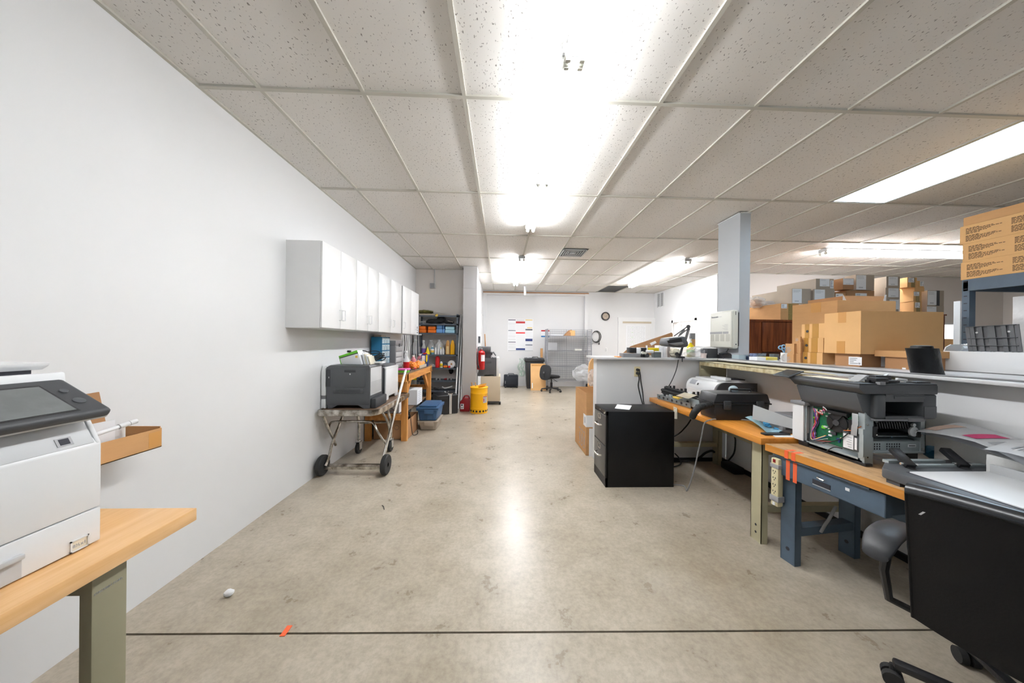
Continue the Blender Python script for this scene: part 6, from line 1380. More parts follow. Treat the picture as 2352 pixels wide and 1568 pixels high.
B().box(mx0 + .055, mx0 + .075, my0 + .03, my0 + .05, TZ + .155, TZ + .17, .003).done('red_clip', 'red_bright', t)
B().cyl((mx0 + .06, my0 + .10, .83), (mx1 - .10, my0 + .10, .83), .030).done('drum', 'black_rubber', t)
B().cyl((mx1 - .10, my0 + .10, .83), (mx1 - .085, my0 + .10, .83), .026).done('drum_cap', 'pale_blue', t)
gA, gB = at(2097, 988, y=my0 + .01), at(2096, 978, y=my0 + .01)
M2 = Matrix.Translation((gA.x, my0 + .012, gA.z - .006)) @ Matrix.Rotation(R(90), 4, 'X')
B().lathe([(.001, 0), (.026, 0), (.026, .008), (.022, .010), (.008, .010), (.006, .014), (.001, .014)], 0, 0, 28, M2).done('gear', 'white_plastic', t)
M3 = Matrix.Translation((gB.x, my0 + .012, gA.z + .03)) @ Matrix.Rotation(R(90), 4, 'X')
B().lathe([(.001, 0), (.009, 0), (.009, .010), (.001, .012)], 0, 0, 18, M3).done('gear', 'white_plastic', t)
B().cyl((mx0 + .07, my0 + .03, .922), (mx1 - .07, my0 + .03, .922), .011).done('exit_roller', 'black_rubber', t)
for k in range(13): xx = mx0 + .085 + k * .0145; B().prism([(my0 + .01, .905), (my0 + .04, .90), (my0 + .045, .94), (my0 + .018, .94)], 'x', xx, xx + .006).done('guide_rib', 'black_plastic', t)
B().box(mx0 + .045, mx0 + .07, my0 - .004, my0 + .03, .86, .92, .003).box(mx1 - .05, mx1 - .03, my0 - .004, my0 + .03, .86, .90, .003).done('side_bracket', 'black_plastic', t)
for (xx, zz) in ((mx0 + .06, .875), (mx1 - .03, .875), (mx0 + .06, .945), (mx1 - .02, .80), (mx0 + .01, TZ + .05), (mx0 + .01, .93)): B().cyl((xx, my0 - .007, zz), (xx, my0, zz), .005, seg=10).done('screw', 'chrome', t)
# white rear piece at the far left
B().box(mx0 - .012, mx0 - .004, my1 - .02, my1 + .04, TZ + .03, .964).box(mx0 - .004, mx0 + .05, my1 + .02, my1 + .06, TZ + .031, .963).done('white_cover', 'white_plastic', t)
B().box(mx0 - .018, mx0 + .10, my1 - .035, my1 + .065, .965, .985, .003).done('cover_cap', 'grey_plastic', t)
B().box(mx0 - .002, mx0 + .03, my1 - .018, my1 + .012, TZ + .08, .955).done('inner_frame', 'light_grey', t)
# upper housing
ux0, ux1, uy0, uy1 = 1.895, 2.335, 1.555, 1.945
hz0, hz1 = .965, 1.098
# left wall slants inward; front has a window to the output tray
B().prism([(ux0 + .055, hz0 + .035), (ux0 + .10, hz0), (ux0 + .16, hz0), (ux0 + .16, hz1), (ux0 + .02, hz1)], 'y', uy0 + .03, uy1 - .02, bev=.006).done('housing_side', 'charcoal', t)
B().box(ux0 + .10, ux0 + .16, uy0 + .004, uy0 + .05, hz0, hz1, .012, None, 3).box(ux0 + .155, ux1 - .07, uy0 + .006, uy0 + .03, 1.058, hz1).box(ux1 - .075, ux1, uy0 + .004, uy1 - .02, hz0, hz1, .008).box(ux0 + .155, ux1 - .07, uy0 + .006, uy0 + .03, hz0 + .001, .980).done('housing_front', 'charcoal', t)
B().prism([(ux0 + .16, 1.06), (ux0 + .215, .99), (ux0 + .26, 1.06)], 'y', uy1 - .08, uy1 - .07).box(ux0 + .22, ux1 - .06, uy1 - .05, uy1 - .03, .98, 1.08).box(ux0 + .14, ux1 - .04, uy0 + .03, uy1 - .03, .965, .972).done('tray_back', 'charcoal_dark', t)
B().box(ux0 + .20, ux0 + .37, uy0 + .002, uy0 + .006, 1.075, 1.088).box(ux1 - .073, ux1 - .005, uy0 + .002, uy0 + .006, hz0 + .01, hz0 + .07).done('panel_line', 'charcoal', t)
B().box(ux0 + .28, ux0 + .36, uy0, uy0 + .015, hz0 - .012, hz0 + .006).box(ux0 + .10, ux1 - .06, uy0 + .006, uy0 + .04, hz0 - .010, hz0).done('lower_lip', 'grey_plastic', t)
B().prism([(ux0 + .03, hz1), (ux0, 1.13), (ux0, 1.148), (ux1, 1.148), (ux1, hz1)], 'y', uy0, uy1, bev=.006).done('scanner_bed', 'charcoal', t)
B().box(ux0 + .002, ux1 - .002, uy0 + .002, uy1 - .002, 1.142, 1.156, .004).done('bed_rim', 'charcoal_dark', t)
B().box(ux0 + .03, ux1 - .10, uy0 + .04, uy1 - .03, 1.1555, 1.158).done('glass', 'screen_dark', t)
B().box(ux0 + .035, ux0 + .15, uy0 + .1, uy1 - .05, 1.158, 1.1590).box(ux0 + .09, ux0 + .16, uy0 + .05, uy0 + .09, 1.158, 1.1592).done('bed_paper', 'tag_paper', t)
B().box(ux1 - .10, ux1 - .02, uy0 + .015, uy0 + .06, 1.15, 1.165, .003).done('hinge_mount', 'black_plastic', t)
p_ = at(1822, 868, y=2.0)
Mp = Matrix.Translation((ux0 + .012, uy1 + .03, 1.158)) @ Matrix.Rotation(R(-20), 4, 'Y')
B().box(-.05, .06, -.06, .06, 0, .010, .004, Mp).done('control_panel', 'charcoal', t); B().box(-.042, .052, -.05, .05, .010, .0115, 0, Mp).done('touch_screen', 'screen_dark', t)
B().bar((ux0 + .05, uy1 + .02, 1.13), (ux0 + .0, uy1 + .05, 1.15), .05, .015).done('panel_arm', 'charcoal', t)
B().tube([at(1852, 895, y=1.95), at(1850, 905, y=1.96), at(1855, 917, y=1.96), (mx0 + .02, 1.95, .985)], .006, 6).done('cord', 'black_rubber', t)
# loose parts lying on the glass
t = thing('hinge_assembly', 'black hinge pieces and white film lying on the opened printer', 'printer part', (2.02, 1.60, 1.158))
B().box(ux0 + .10, ux0 + .17, uy0 + .005, uy0 + .05, 1.1590, 1.185, .003).box(ux0 + .13, ux0 + .22, uy0 + .03, uy0 + .07, 1.1590, 1.195, .004).box(ux0 + .16, ux0 + .24, uy0 + .01, uy0 + .05, 1.1590, 1.172, .003).bar((ux0 + .09, uy0 + .04, 1.165), (ux0 + .25, uy0 + .03, 1.165), .02, .012).done('hinge', 'black_plastic', t)
B().bar((ux0 + .115, uy0 - .002, 1.15), (ux0 + .115, uy0 - .002, 1.165), .03, .02).done('grey_block', 'grey_plastic', t)
B().sheet(lambda u, v: Vector((ux0 + .055 + .06 * math.sin(u * 2.6), uy0 + .05 + .05 * v, 1.160 + .035 * math.sin(u * math.pi))), 8, 2, .001).done('film_strip', 'white_plastic', t)
B().bar((ux0 + .19, uy0 + .04, 1.19), (ux0 + .22, uy0 + .05, 1.20), .010, .008).done('white_clip', 'white_plastic', t)
t = thing('white_roller', 'small white roller with clips on top of the opened printer', 'printer part', (2.15, 1.59, 1.158))
B().bar((ux0 + .245, uy0 + .03, 1.178), (ux0 + .295, uy0 + .025, 1.172), .014, .012, bev=.003).done('roller', 'white_plastic', t); B().bar((ux0 + .245, uy0 + .03, 1.175), (ux0 + .235, uy0 + .025, 1.159), .006).bar((ux0 + .25, uy0 + .03, 1.175), (ux0 + .252, uy0 + .02, 1.159), .006).done('clip', 'white_plastic', t)
t = thing('business_card', 'small blue printed card standing behind the opened printer', 'card', (2.25, 1.87, 1.1))
k0, k1 = at(2009.5, 861, x=2.245), at(2038, 878, x=2.245)
yA, yB2 = max(k0.y, k1.y), min(k0.y, k1.y)
kc = B().box(2.243, 2.2455, yB2, yA, k0.z - .058, k0.z + .0).done('card_face', 'card_blue', t)
b = B()
for k in range(4): b.box(2.2425, 2.243, yB2 + .022 + .004 * k, yA - .008 - .006 * (k % 2), k0.z - .020 - .010 * k, k0.z - .015 - .010 * k)
b.done('print', 'white_paper', kc); B().box(2.2425, 2.243, yB2 + .006, yB2 + .018, k0.z - .025, k0.z - .006).done('corner_mark', 'tag_paper', kc)

# ---------------------------------------------------------------- document feeder lid lying on bench
t = thing('feeder_lid', 'charcoal scanner lid lying upside down on the worn bench, white pad up', 'scanner lid', (2.1, 1.25, TZ))
c0 = at(2025, 1104, z=TZ + .001); ax, ay1 = c0.x, c0.y
ax0, ax1, ay0, az1 = ax, ax + .60, 1.00, TZ + .066
B().prism([(ax0, ay0), (ax1, ay0 - .0), (ax1, ay1 + .10), (ax0 + .15, ay1 + .10), (ax0, ay1)], 'z', TZ + .018, az1, bev=.008).done('lid_body', 'charcoal', t)
B().box(ax0 + .01, ax0 + .05, ay1 - .06, ay1 - .01, TZ, TZ + .02).box(ax0 + .01, ax0 + .06, ay0 + .02, ay0 + .1, TZ, TZ + .02).box(ax1 - .08, ax1 - .02, ay1, ay1 + .06, TZ, TZ + .02).done('foot', 'charcoal', t)
B().box(ax0 - .003, ax0 + .01, ay1 - .30, ay1 - .12, TZ + .022, TZ + .052, .004).done('feed_slot', 'charcoal_dark', t); B().box(ax0 - .006, ax0 + .004, ay1 - .29, ay1 - .13, TZ + .018, TZ + .040, .004).done('slot_tray', 'grey_plastic', t)
B().box(ax0 + .055, ax1 - .06, ay0 + .035, ay1 - .06, az1 - .001, az1 + .006, .002).done('white_pad', 'white_plastic', t)
B().box(ax0 + .048, ax1 - .052, ay0 + .028, ay1 - .053, az1 - .003, az1 + .001).done('pad_gap', 'ink', t)
B().box(ax0 + .14, ax1 - .05, ay1 + .0, ay1 + .02, az1 - .002, az1 + .010).box(ax0 + .10, ax1 - .2, ay1 + .05, ay1 + .075, az1 - .002, az1 + .012).box(ax1 - .045, ax1 - .03, ay0 + .02, ay1 - .02, az1, az1 + .006).done('metal_strip', 'zinc', t)
for xx in (ax0 + .13, ax0 + .40):
    M = Matrix.Translation((xx, ay1 + .0, az1 + .006)) @ Matrix.Rotation(R(-20), 4, 'Z') @ Matrix.Rotation(R(28), 4, 'X')
    B().box(-.019, .019, -.015, .095, 0, .024, .004, M).box(-.014, .014, -.05, -.01, 0, .012, .003, M).done('hinge', 'black_plastic', t); B().cyl(M @ Vector((-.03, .0, .012)), M @ Vector((.03, .0, .012)), .006).done('hinge_pin', 'chrome', t)
# ---------------------------------------------------------------- foam blocks, papers
t = thing('foam_blocks', 'white packing foam blocks against the wall behind the scanner lid', 'packing foam', (2.45, 1.45, TZ))
B().box(2.38, 2.55, 1.18, 1.60, TZ, TZ + .16, .004).done('foam_block', 'foam', t)
B().box(2.28, 2.40, 1.10, 1.36, TZ + .0, TZ + .15, .004).done('foam_block', 'foam', t)
B().box(2.265, 2.28, 1.24, 1.34, TZ + .07, TZ + .11, .002).done('foam_label', 'light_grey', t)
t = thing('test_prints', 'fanned stack of printed test pages curling over the foam blocks', 'paper', (2.35, 1.4, .9))
def page(nm, o, du, dv, lift, curl, m='white_paper', nu=10, nv=8):
    o, du, dv = Vector(o), Vector(du), Vector(dv)
    return B().sheet(lambda u, v: o + du * u + dv * v + Vector((0, 0, lift * math.sin(u * 3.1) * (1 - v) + .012 * math.sin(5 * v + 2 * u) - curl * max(0, v - .45) ** 2)), nu, nv, .0012).done(nm, m, t)
zq = TZ + .165
for k in range(5): page('page', (2.30 + .012 * k, 1.64 - .012 * k, zq + .004 * k), (.20, -.05, .03), (-.03, -.44 + .02 * k, .0), .01 + .006 * k, .05 + .03 * k)
pg_ = page('page', (2.24, 1.58, zq + .025), (.24, -.03, .03), (.0, -.42, .012), .01, .30)
for (u0, m_) in ((.02, 'tan_print'), (.42, 'magenta'), (.66, 'ink_grey')):
    o, du, dv = Vector((2.24, 1.58, zq + .0275)), Vector((.24, -.03, .03)), Vector((.0, -.42, .012))
    B().sheet(lambda u, v: (lambda U, V: o + du * U + dv * V + Vector((0, 0, .01 * math.sin(U * 3.1) * (1 - V) + .012 * math.sin(5 * V + 2 * U) - .30 * max(0, V - .45) ** 2)))(.15 + .6 * u, u0 * .8 + .11 * v), 8, 2).done('print_bar', m_, pg_)
p2 = page('page', (2.20, 1.32, zq + .02), (.26, -.02, .035), (-.05, -.30, -.0), .015, .55)
o, du, dv = Vector((2.20, 1.32, zq + .0225)), Vector((.26, -.02, .035)), Vector((-.05, -.30, 0))
b = B()
for k in range(6): b.sheet(lambda u, v: (lambda U, V: o + du * U + dv * V + Vector((0, 0, .015 * math.sin(U * 3.1) * (1 - V) + .012 * math.sin(5 * V + 2 * U) - .55 * max(0, V - .45) ** 2)))(.15 + .6 * u, .18 + .06 * k + .02 * v), 8, 1)
b.done('print', 'ink_grey', p2)
one(B().blob(at(2145, 1038, y=1.64), .05, .035, .035, 2, .15, 3).done('blue_wipe', 'teal_blue'), 'crumpled blue wipe beside the foam blocks', 'cloth')

# ================================================================ swing arm lamp and the clutter on the half wall
t = thing('magnifier_lamp', 'dark grey swing arm bench lamp clamped to the half wall counter', 'lamp', (2.03, 3.42, TOP))
def q3(px, py, y=3.44): return at(px, py, y=y)
B().cyl(q3(1560, 826), q3(1562, 812), .012).box(q3(1561, 826).x - .03, q3(1561, 826).x + .03, 3.385, 3.47, TOP, TOP + .02, .003).cyl((q3(1561, 826).x, 3.39, 1.145), (q3(1561, 826).x, 3.39, TOP), .005).done('clamp', 'charcoal_dark', t)
b = B(); b.cyl(q3(1561, 818), q3(1571, 786), .013).done('post', 'charcoal', t)
B().bar(q3(1571, 786), q3(1581, 752), .016, .012).bar(q3(1574, 788, 3.46), q3(1584, 754, 3.46), .010, .010).done('lower_arm', 'charcoal', t)
B().bar(q3(1581, 748), q3(1549, 771, 3.36), .010, .010).bar(q3(1580, 755), q3(1558, 772, 3.36), .010, .010).bar(q3(1572, 757, 3.46), q3(1561, 768, 3.40), .012, .012).done('upper_arm', 'charcoal', t)
B().cyl(q3(1581, 750, 3.42), q3(1581, 750, 3.48), .022).cyl(q3(1582, 755, 3.42), q3(1582, 755, 3.48), .012).cyl(q3(1555, 813, 3.42), q3(1555, 813, 3.45), .022).done('joint', 'charcoal_dark', t)
hz = [q3(1526, 776, 3.34), q3(1562, 772, 3.34), q3(1570, 787, 3.34), q3(1569, 796, 3.34), q3(1552, 798, 3.34), q3(1525, 794, 3.34), q3(1523, 789, 3.34)]
B().prism([(p.x, p.z) for p in hz], 'y', 3.24, 3.44, bev=.018).done('shade', 'charcoal', t)
hz2 = [q3(1533, 782, 3.24), q3(1564, 776, 3.24), q3(1566, 784, 3.24), q3(1535, 788, 3.24)]
B().prism([(p.x, p.z) for p in hz2], 'y', 3.232, 3.25).done('shade_recess', 'black_matte', t)
B().prism([(p.x, p.z) for p in [q3(1534, 789, 3.24), q3(1566, 785, 3.24), q3(1570, 790, 3.24), q3(1552, 794, 3.24)]], 'y', 3.222, 3.25, bev=.006).done('shade_lip', 'grey_plastic', t)
t = thing('board_panel', 'big angled brown fibreboard sheet behind the clutter on the half wall', 'board', (1.8, 3.8, TOP))
def q4(px, py, y=3.82): p = at(px, py, y=y); return (p.x, max(p.z, TOP))
B().prism([q4(1424, 817), q4(1448, 795), q4(1542, 763.5), q4(1545, 767), q4(1543, 795), q4(1520, 794), q4(1510, 800), q4(1505, 820)], 'y', 3.815, 3.822).done('panel', 'card_dark', t)
w_ = at(1500, 788, y=3.81); B().prism([(w_.x - .04, w_.z), (w_.x + .03, w_.z + .03), (w_.x + .045, w_.z + .005), (w_.x - .02, w_.z - .03)], 'y', 3.811, 3.815).done('sticker', 'white_paper', t)
t = thing('fuser_unit', 'black and grey printer drive unit with yellow bar on the half wall counter', 'printer part', (1.6, 3.5, TOP))
def q5(px, py, y=3.48): return at(px, py, y=y)
a, c = q5(1437, 812), q5(1512, 812)
B().box(q5(1430, 812).x, q5(1470, 812).x, 3.46, 3.58, TOP, TOP + .045, .006).done('grey_tray', 'grey_plastic', t)
B().box(q5(1447, 812).x, q5(1462, 812).x, 3.48, 3.58, TOP + .05, q5(1450, 798).z, .004).box(q5(1470, 812).x, q5(1484, 812).x, 3.47, 3.58, TOP, q5(1475, 798).z, .006).done('motor_block', 'black_plastic', t)
B().box(q5(1462, 812).x, q5(1472, 812).x, 3.47, 3.56, TOP + .03, q5(1466, 799).z, .004).done('white_block', 'white_plastic', t)
B().box(q5(1484, 800).x, q5(1516, 800).x, 3.50, 3.54, q5(1490, 806).z, q5(1490, 798.5).z, .004).done('yellow_bar', 'yellow_bright', t)
B().cyl(q5(1484, 807, 3.46), q5(1500, 807, 3.46), .018).done('white_roller', 'white_plastic', t)
B().box(q5(1501, 812).x, q5(1516, 812).x, 3.45, 3.54, TOP, q5(1505, 808).z, .006).done('gearbox', 'zinc_dark', t)
for (px, py, rr) in ((1487, 816, .024), (1477, 810, .016), (1483, 811, .014), (1494, 818, .012)):
    p = q5(px, py, 3.44); p.z = max(p.z, TOP + rr); B().cyl((p.x, 3.44, p.z), (p.x, 3.46, p.z), rr, seg=20).done('gear', 'charcoal_dark' if rr > .02 else 'warm_plastic', t)
B().cyl((q5(1488, 810).x, 3.5, TOP + .05), (q5(1487, 795).x, 3.5, q5(1487, 793).z), .010).done('white_post', 'white_plastic', t)
one(B().box(at(1415, 818, y=3.5).x, at(1424, 818, y=3.5).x, 3.46, 3.56, TOP, TOP + .008).done('orange_strip', 'orange_light'), 'flat orange strip at the left end of the half wall counter', 'strip')
t = thing('white_carton', 'white carton standing behind the grey lamp', 'box', (1.95, 3.7, TOP))
B().box(q5(1511, 800, 3.68).x, q5(1524, 800, 3.68).x, 3.66, 3.76, TOP, q5(1515, 793, 3.68).z, .003).done('carton_body', 'white_paper', t)
t = thing('silver_bracket', 'narrow silver metal bracket standing on the counter left of the lamp', 'bracket', (2.0, 3.6, TOP))
B().box(q5(1531, 800, 3.6).x, q5(1537, 800, 3.6).x, 3.58, 3.66, TOP, q5(1533, 796, 3.6).z).box(q5(1529, 800, 3.6).x, q5(1531, 800, 3.6).x, 3.56, 3.68, TOP, q5(1533, 798, 3.6).z).done('bracket_body', 'alu', t)
one(B().blob(q5(1548, 812, 3.6) + Vector((0, 0, .012)), .075, .07, .055, 3, .1, 5).done('skin_cloth', 'tag_paper'), 'crumpled cream cloth on the counter behind the lamp clamp', 'cloth')
one(B().blob(Vector((2.38, 3.62, TOP + .055)), .20, .12, .075, 3, .16, 6).done('bubble_wrap', 'clear_bag', flat=True), 'heap of clear bubble wrap on the counter right of the lamp', 'bag')
one(B().sheet(lambda u, v: Vector((2.22 + .42 * u, 3.6 + .2 * v, TOP + .03 + .10 * u + .02 * math.sin(6 * u + 5 * v))), 10, 6, .002).done('plastic_film', 'clear_bag'), 'sheet of clear film rising behind the bubble wrap', 'film')
t = bottle('hand_cleaner', 'yellow bottle with green band standing behind the lamp arm', (at(1586, 790, y=3.78).x, 3.78, TOP), .042, .20, .014, 'yellow_bright', 'white_plastic', (('green_bright', .05, .085),))
B().bar((0, 0, .20), (0, 0, .225), .012).bar((.01, 0, .225), (-.035, 0, .225), .010, .008).done('pump', 'white_plastic', t, world=False)
t = thing('grey_box', 'small grey box with a brown foot behind the yellow bottle', 'box', (2.3, 3.84, TOP))
g_ = at(1590, 765, y=3.84); B().box(g_.x - .03, g_.x + .035, 3.83, 3.86, at(1590, 779, y=3.84).z, g_.z, .003).done('box_top', 'grey_plastic', t); B().box(g_.x - .02, g_.x + .035, 3.83, 3.86, TOP, at(1590, 779, y=3.84).z).done('box_foot', 'card', t)
t = thing('paper_cup', 'small white cup on the counter in front of the black adapter', 'cup', (q5(1616, 818, 3.46).x, 3.46, TOP))
B().lathe([(.026, 0), (.030, .045), (.033, .048), (.033, .055), (.028, .055), (.024, .01), (.001, .008)], 0, 0, 22).done('cup_body', 'pinkish', t, world=False)
t = thing('battery_charger', 'black charger box with cord on the counter under the telephone box', 'charger', (2.46, 3.52, TOP))
B().box(q5(1621, 815, 3.5).x, q5(1645, 815, 3.5).x, 3.47, 3.60, TOP, q5(1630, 800, 3.5).z, .006).done('charger_body', 'charcoal_dark', t)
t = thing('desk_phone', 'black handset tool lying beside the charger box', 'phone', (2.58, 3.45, TOP))
B().prism([(2.50, TOP), (2.66, TOP), (2.655, TOP + .02), (2.60, TOP + .05), (2.50, TOP + .045)], 'y', 3.41, 3.50, bev=.006).done('base', 'black_plastic', t); B().tube([(2.50, 3.43, TOP + .05), (2.55, 3.425, TOP + .062), (2.61, 3.42, TOP + .052), (2.65, 3.42, TOP + .025)], .012, 8).done('handset', 'black_plastic', t)
one(B().prism([(2.20, 3.42), (2.30, 3.42), (2.30, 3.47), (2.20, 3.47)], 'z', TOP + .0005, TOP + .004).done('white_slip', 'white_paper'), 'white slip with dark edge lying by the paper cup', 'paper')
t = thing('counter_cord', 'flat grey cord lying along the whole front edge of the countertop', 'cable', (2.5, 2.4, TOP))
B().tube([(2.475, 3.30, TOP + .005), (2.468, 2.9, TOP + .005), (2.49, 2.5, TOP + .005), (2.47, 2.15, TOP + .005), (2.47, 1.7, TOP + .005), (2.53, 1.45, TOP + .005), (2.50, 1.2, TOP + .005), (2.52, .9, TOP + .005)], .0055, 6, 6).done('cord', 'grey_plastic', t)
t = thing('paper_tray', 'white sheets sticking out between counter and riser shelf', 'paper', (2.35, 2.1, 1.152))
B().sheet(lambda u, v: Vector((2.20 + .25 * u, 1.98 + .36 * v, 1.1535 - .012 * (1 - u) * (.4 + v))), 3, 4, .001).done('sheet', 'white_paper', t)

# ================================================================ storage behind the counter
YH = 4.25
h0, h1 = at(1720, 733, y=YH), at(1857, 735, y=YH)
t = thing('wood_hutch', 'reddish brown wood grain cabinet behind the counter, cartons piled on top', 'cabinet', (3.9, 4.5, 0))
hx0, hx1, hzt = at(1712, 733, y=YH).x, at(1880, 735, y=YH).x, h0.z
B().box(hx0, hx1, YH + .02, YH + .6, 0, hzt - .03).done('carcass', 'hutch_wood', t); B().box(hx0 - .01, hx1 + .01, YH, YH + .62, hzt - .03, hzt).done('top_board', 'hutch_wood', t)
e_ = at(1751, 770, y=YH).x
B().box(hx0, e_ - .012, YH + .003, YH + .02, .1, hzt - .034).done('side_panel', 'hutch_wood', t)
zd = at(1800, 808, y=YH).z
m_ = at(1806, 770, y=YH).x
B().box(e_, m_ - .002, YH, YH + .018, zd, hzt - .04, .002).done('door', 'hutch_wood', t); B().box(m_ + .002, hx1, YH, YH + .018, zd, hzt - .04, .002).done('door', 'hutch_wood', t)
B().box(e_, hx1, YH + .01, YH + .022, .1, zd - .01).done('lower_panel', 'hutch_dark', t)
t = thing('storage_cabinet', 'plain brown storage cabinet hidden behind the big cartons', 'cabinet', (5.3, 4.6, 0))
B().box(hx1 + .03, at(2175, 720, y=YH).x, YH + .02, YH + .62, 0, at(2000, 719, y=YH).z - .02).done('carcass', 'hutch_wood', t); B().box(hx1 + .03, at(2175, 720, y=YH).x, YH, YH + .63, at(2000, 719, y=YH).z - .02, at(2000, 719, y=YH).z).done('top_board', 'hutch_wood', t)

BI = [0]
def far(label, px0, px1, py0, py1, left=None, y=YH, m='card', labels=(), tape=None, tape_at=.5, depth=.5, base=None, zt=None, grp='cartons piled behind the counter'):
    """carton whose front face spans px0..px1, py0..py1 at distance y; left = pixel of its rear left edge"""
    a, c = at(px0, (py0 + py1) / 2, y=y), at(px1, (py0 + py1) / 2, y=y); mid = (px0 + px1) / 2
    z1 = at(mid, py0, y=y).z; z0 = at(mid, py1, y=y).z if base is None else base
    if left: depth = max(.15, at(left, 780, x=a.x).y - y)
    depth = min(depth, 6.3 - y)
    W = c.x - a.x; Hh = (zt or z1) - z0; dims = (W, depth, Hh)
    t = carton('cardboard_box', label, (a.x, y, z0), dims, 0, m, 'x', None, group=grp)
    if tape:
        u = W * tape_at; fbox(B(), 'front', dims, u - .03, u + .03, 0, Hh).done('packing_tape', tape, t, world=False)
    for (u0, u1, v0, v1, k) in labels: carton_label(t, 'front', dims, u0 * W, v0 * Hh, (u1 - u0) * W, (v1 - v0) * Hh, k)
    return t, z0, z0 + Hh
b1, za, zb = far('long carton on the wood cabinet, tape strip and two labels on its end', 1793, 1858, 697, 732, left=1716, labels=((.02, .22, .70, .97, 'small'), (.64, .94, .02, .97, 'ship')), tape='tape_clear', tape_at=.34, base=hzt)
b2, zc_, zd_ = far('carton above the taped one, tall label on the left of its grey end', 1819, 1862, 663, 698, left=1726, m='card_grey', labels=((0.02, .52, .03, .99, 'ship'),), base=zb + .001)
far('carton right of the tall label carton, its label slightly tilted', 1868, 1917, 664, 698, left=1863, m='card_grey', labels=((.06, .54, .02, .97, 'ship'),), base=zb + .001, depth=.6)
far('top long carton with two labels on its narrow end', 1874, 1915, 640, 663, left=1783, m='card_grey', labels=((.22, .76, .28, .98, 'ship'), (.80, .99, .10, .85, 'small')), base=zd_ + .002, y=YH + .02)
cb = at(2000, 719, y=YH).z
t1, z0, z1 = far('plain lower carton under the wide label cartons', 1918, 1943, 672, 700, m='card_dark', labels=((0.05, .7, .5, .95, 'small'),), base=cb, y=YH + .01)
far('brown carton with a narrow label strip under the tallest top carton', 1944, 2008, 667, 690, m='card_dark', labels=((.32, .73, .58, .88, 'small'),), base=z1 - .075 if False else cb, y=YH + .03)
zz = at(1976, 666, y=YH + .03).z
far('small carton with a white label in front of the tallest top carton', 1936, 1961, 639, 667, left=1915, m='card_dark', labels=((.02, .98, .42, .98, 'ship'),), base=zz + .001, y=YH + .0)
far('tallest top carton with a big label on its grey end', 1966, 2008, 631, 666, left=1955, m='card_grey', labels=((.02, .55, .03, .97, 'ship'),), base=zz + .002, y=YH + .03, depth=.6)
c_, ca, cb2 = far('carton with a silver label low in the middle stack', 2036, 2064, 687, 714, m='card_grey', labels=((.25, .98, .3, .98, 'ship'),), base=cb, y=YH)
c_, ca, cc = far('carton with a square label in the middle of its stack', 2034, 2066, 661, 687, left=2010, m='card_grey', labels=((.20, .93, .18, .97, 'ship'),), base=cb2 + .001)
far('carton with a taped over label on top of the middle stack', 2036, 2067, 635, 661, left=2009, m='card_grey', labels=((.15, .84, .2, .98, 'ship'),), base=cc + .001)
c_, ca, cb3 = far('lower of two tan taped cartons right of the middle stack', 2099, 2117, 692, 714, left=2066, m='card_light', labels=((.15, .75, .5, .92, 'small'),), tape='tape_clear', tape_at=.55, base=cb)
c_, ca, cb4 = far('upper of two tan taped cartons right of the middle stack', 2098, 2116.5, 669, 691.5, left=2066, m='card_light', labels=((.05, .70, .55, .95, 'small'),), tape='tape_clear', tape_at=.5, base=cb3 + .001)
c_, ca, cb5 = far('flat tan carton lying across the two tan taped cartons', 2101, 2123, 660, 669, left=2066, m='card_light', base=cb4 + .001)
far('tan carton with small label second from the right on top', 2084, 2106, 637, 660, left=2068, m='card_light', labels=((.10, .70, .5, .95, 'small'),), tape='tape_clear', tape_at=.6, base=cb5 + .001)
far('small tan carton beside it at the end of the top row', 2107, 2122, 645, 660, m='card_light', labels=((.4, .98, .2, .98, 'small'),), base=cb5 + .001, depth=.3)
c_, ca, cb6 = far('lower right end carton with wide label and torn tape', 2129, 2168, 702, 718, left=2119, m='card_grey', labels=((.0, .55, .05, .9, 'ship'),), base=cb)
far('upper right end carton with a big label and torn tape', 2130, 2168, 667, 701, left=2119, m='card_grey', labels=((.02, .55, .04, .97, 'ship'),), tape='charcoal_dark', tape_at=.62, base=cb6 + .001)
# plastic sack on the cartons left
t = thing('plastic_sack', 'clear plastic bag with a carton in it on the long taped carton', 'bag', (3.8, 4.3, zb))
pa_ = at(1740, 690, y=YH + .35)
B().blob((pa_.x, YH + .38, zb + .055), .14, .10, .09, 3, .14, 7).blob((pa_.x + .22, YH + .36, zb + .03), .15, .09, .055, 3, .14, 8).done('bag', 'clear_bag', t, flat=True); B().box(pa_.x - .05, pa_.x + .05, YH + .33, YH + .42, zb + .002, zb + .10).done('inner_carton', 'card', t)
# cartons between the far pile and the big carton
t, _, _ = far('tan carton with its taped end facing left behind the biggest carton', 1923, 2057, 690, 800, y=2.80, m='card', depth=.45, base=TOP, grp='cartons on the counter')
dims = (at(2057, 745, y=2.8).x - at(1923, 745, y=2.8).x, .45, at(1990, 690, y=2.8).z - TOP)
fbox(B(), 'left', dims, .20, .30, dims[2] - .10, dims[2] + .0).done('packing_tape', 'tape_tan', t, world=False)
t = thing('flat_open_box', 'shallow open brown box with torn tape lying on the tan carton', 'box', (3.6, 3.4, 1.7))
a, c = at(1935, 690, y=2.9), at(2034, 690, y=2.9); zt_ = at(1990, 690, y=2.8).z
B().box(a.x + .005, c.x - .005, 2.901, 2.907, zt_ + .001, zt_ + .06).box(a.x, a.x + .005, 2.9, 3.24, zt_ + .001, zt_ + .055).box(c.x - .005, c.x, 2.9, 3.24, zt_ + .001, zt_ + .06).box(a.x + .005, c.x - .005, 2.907, 3.234, zt_ + .001, zt_ + .006).box(a.x + .005, c.x - .005, 3.234, 3.239, zt_ + .001, zt_ + .05).done('box_body', 'card_dark', t)
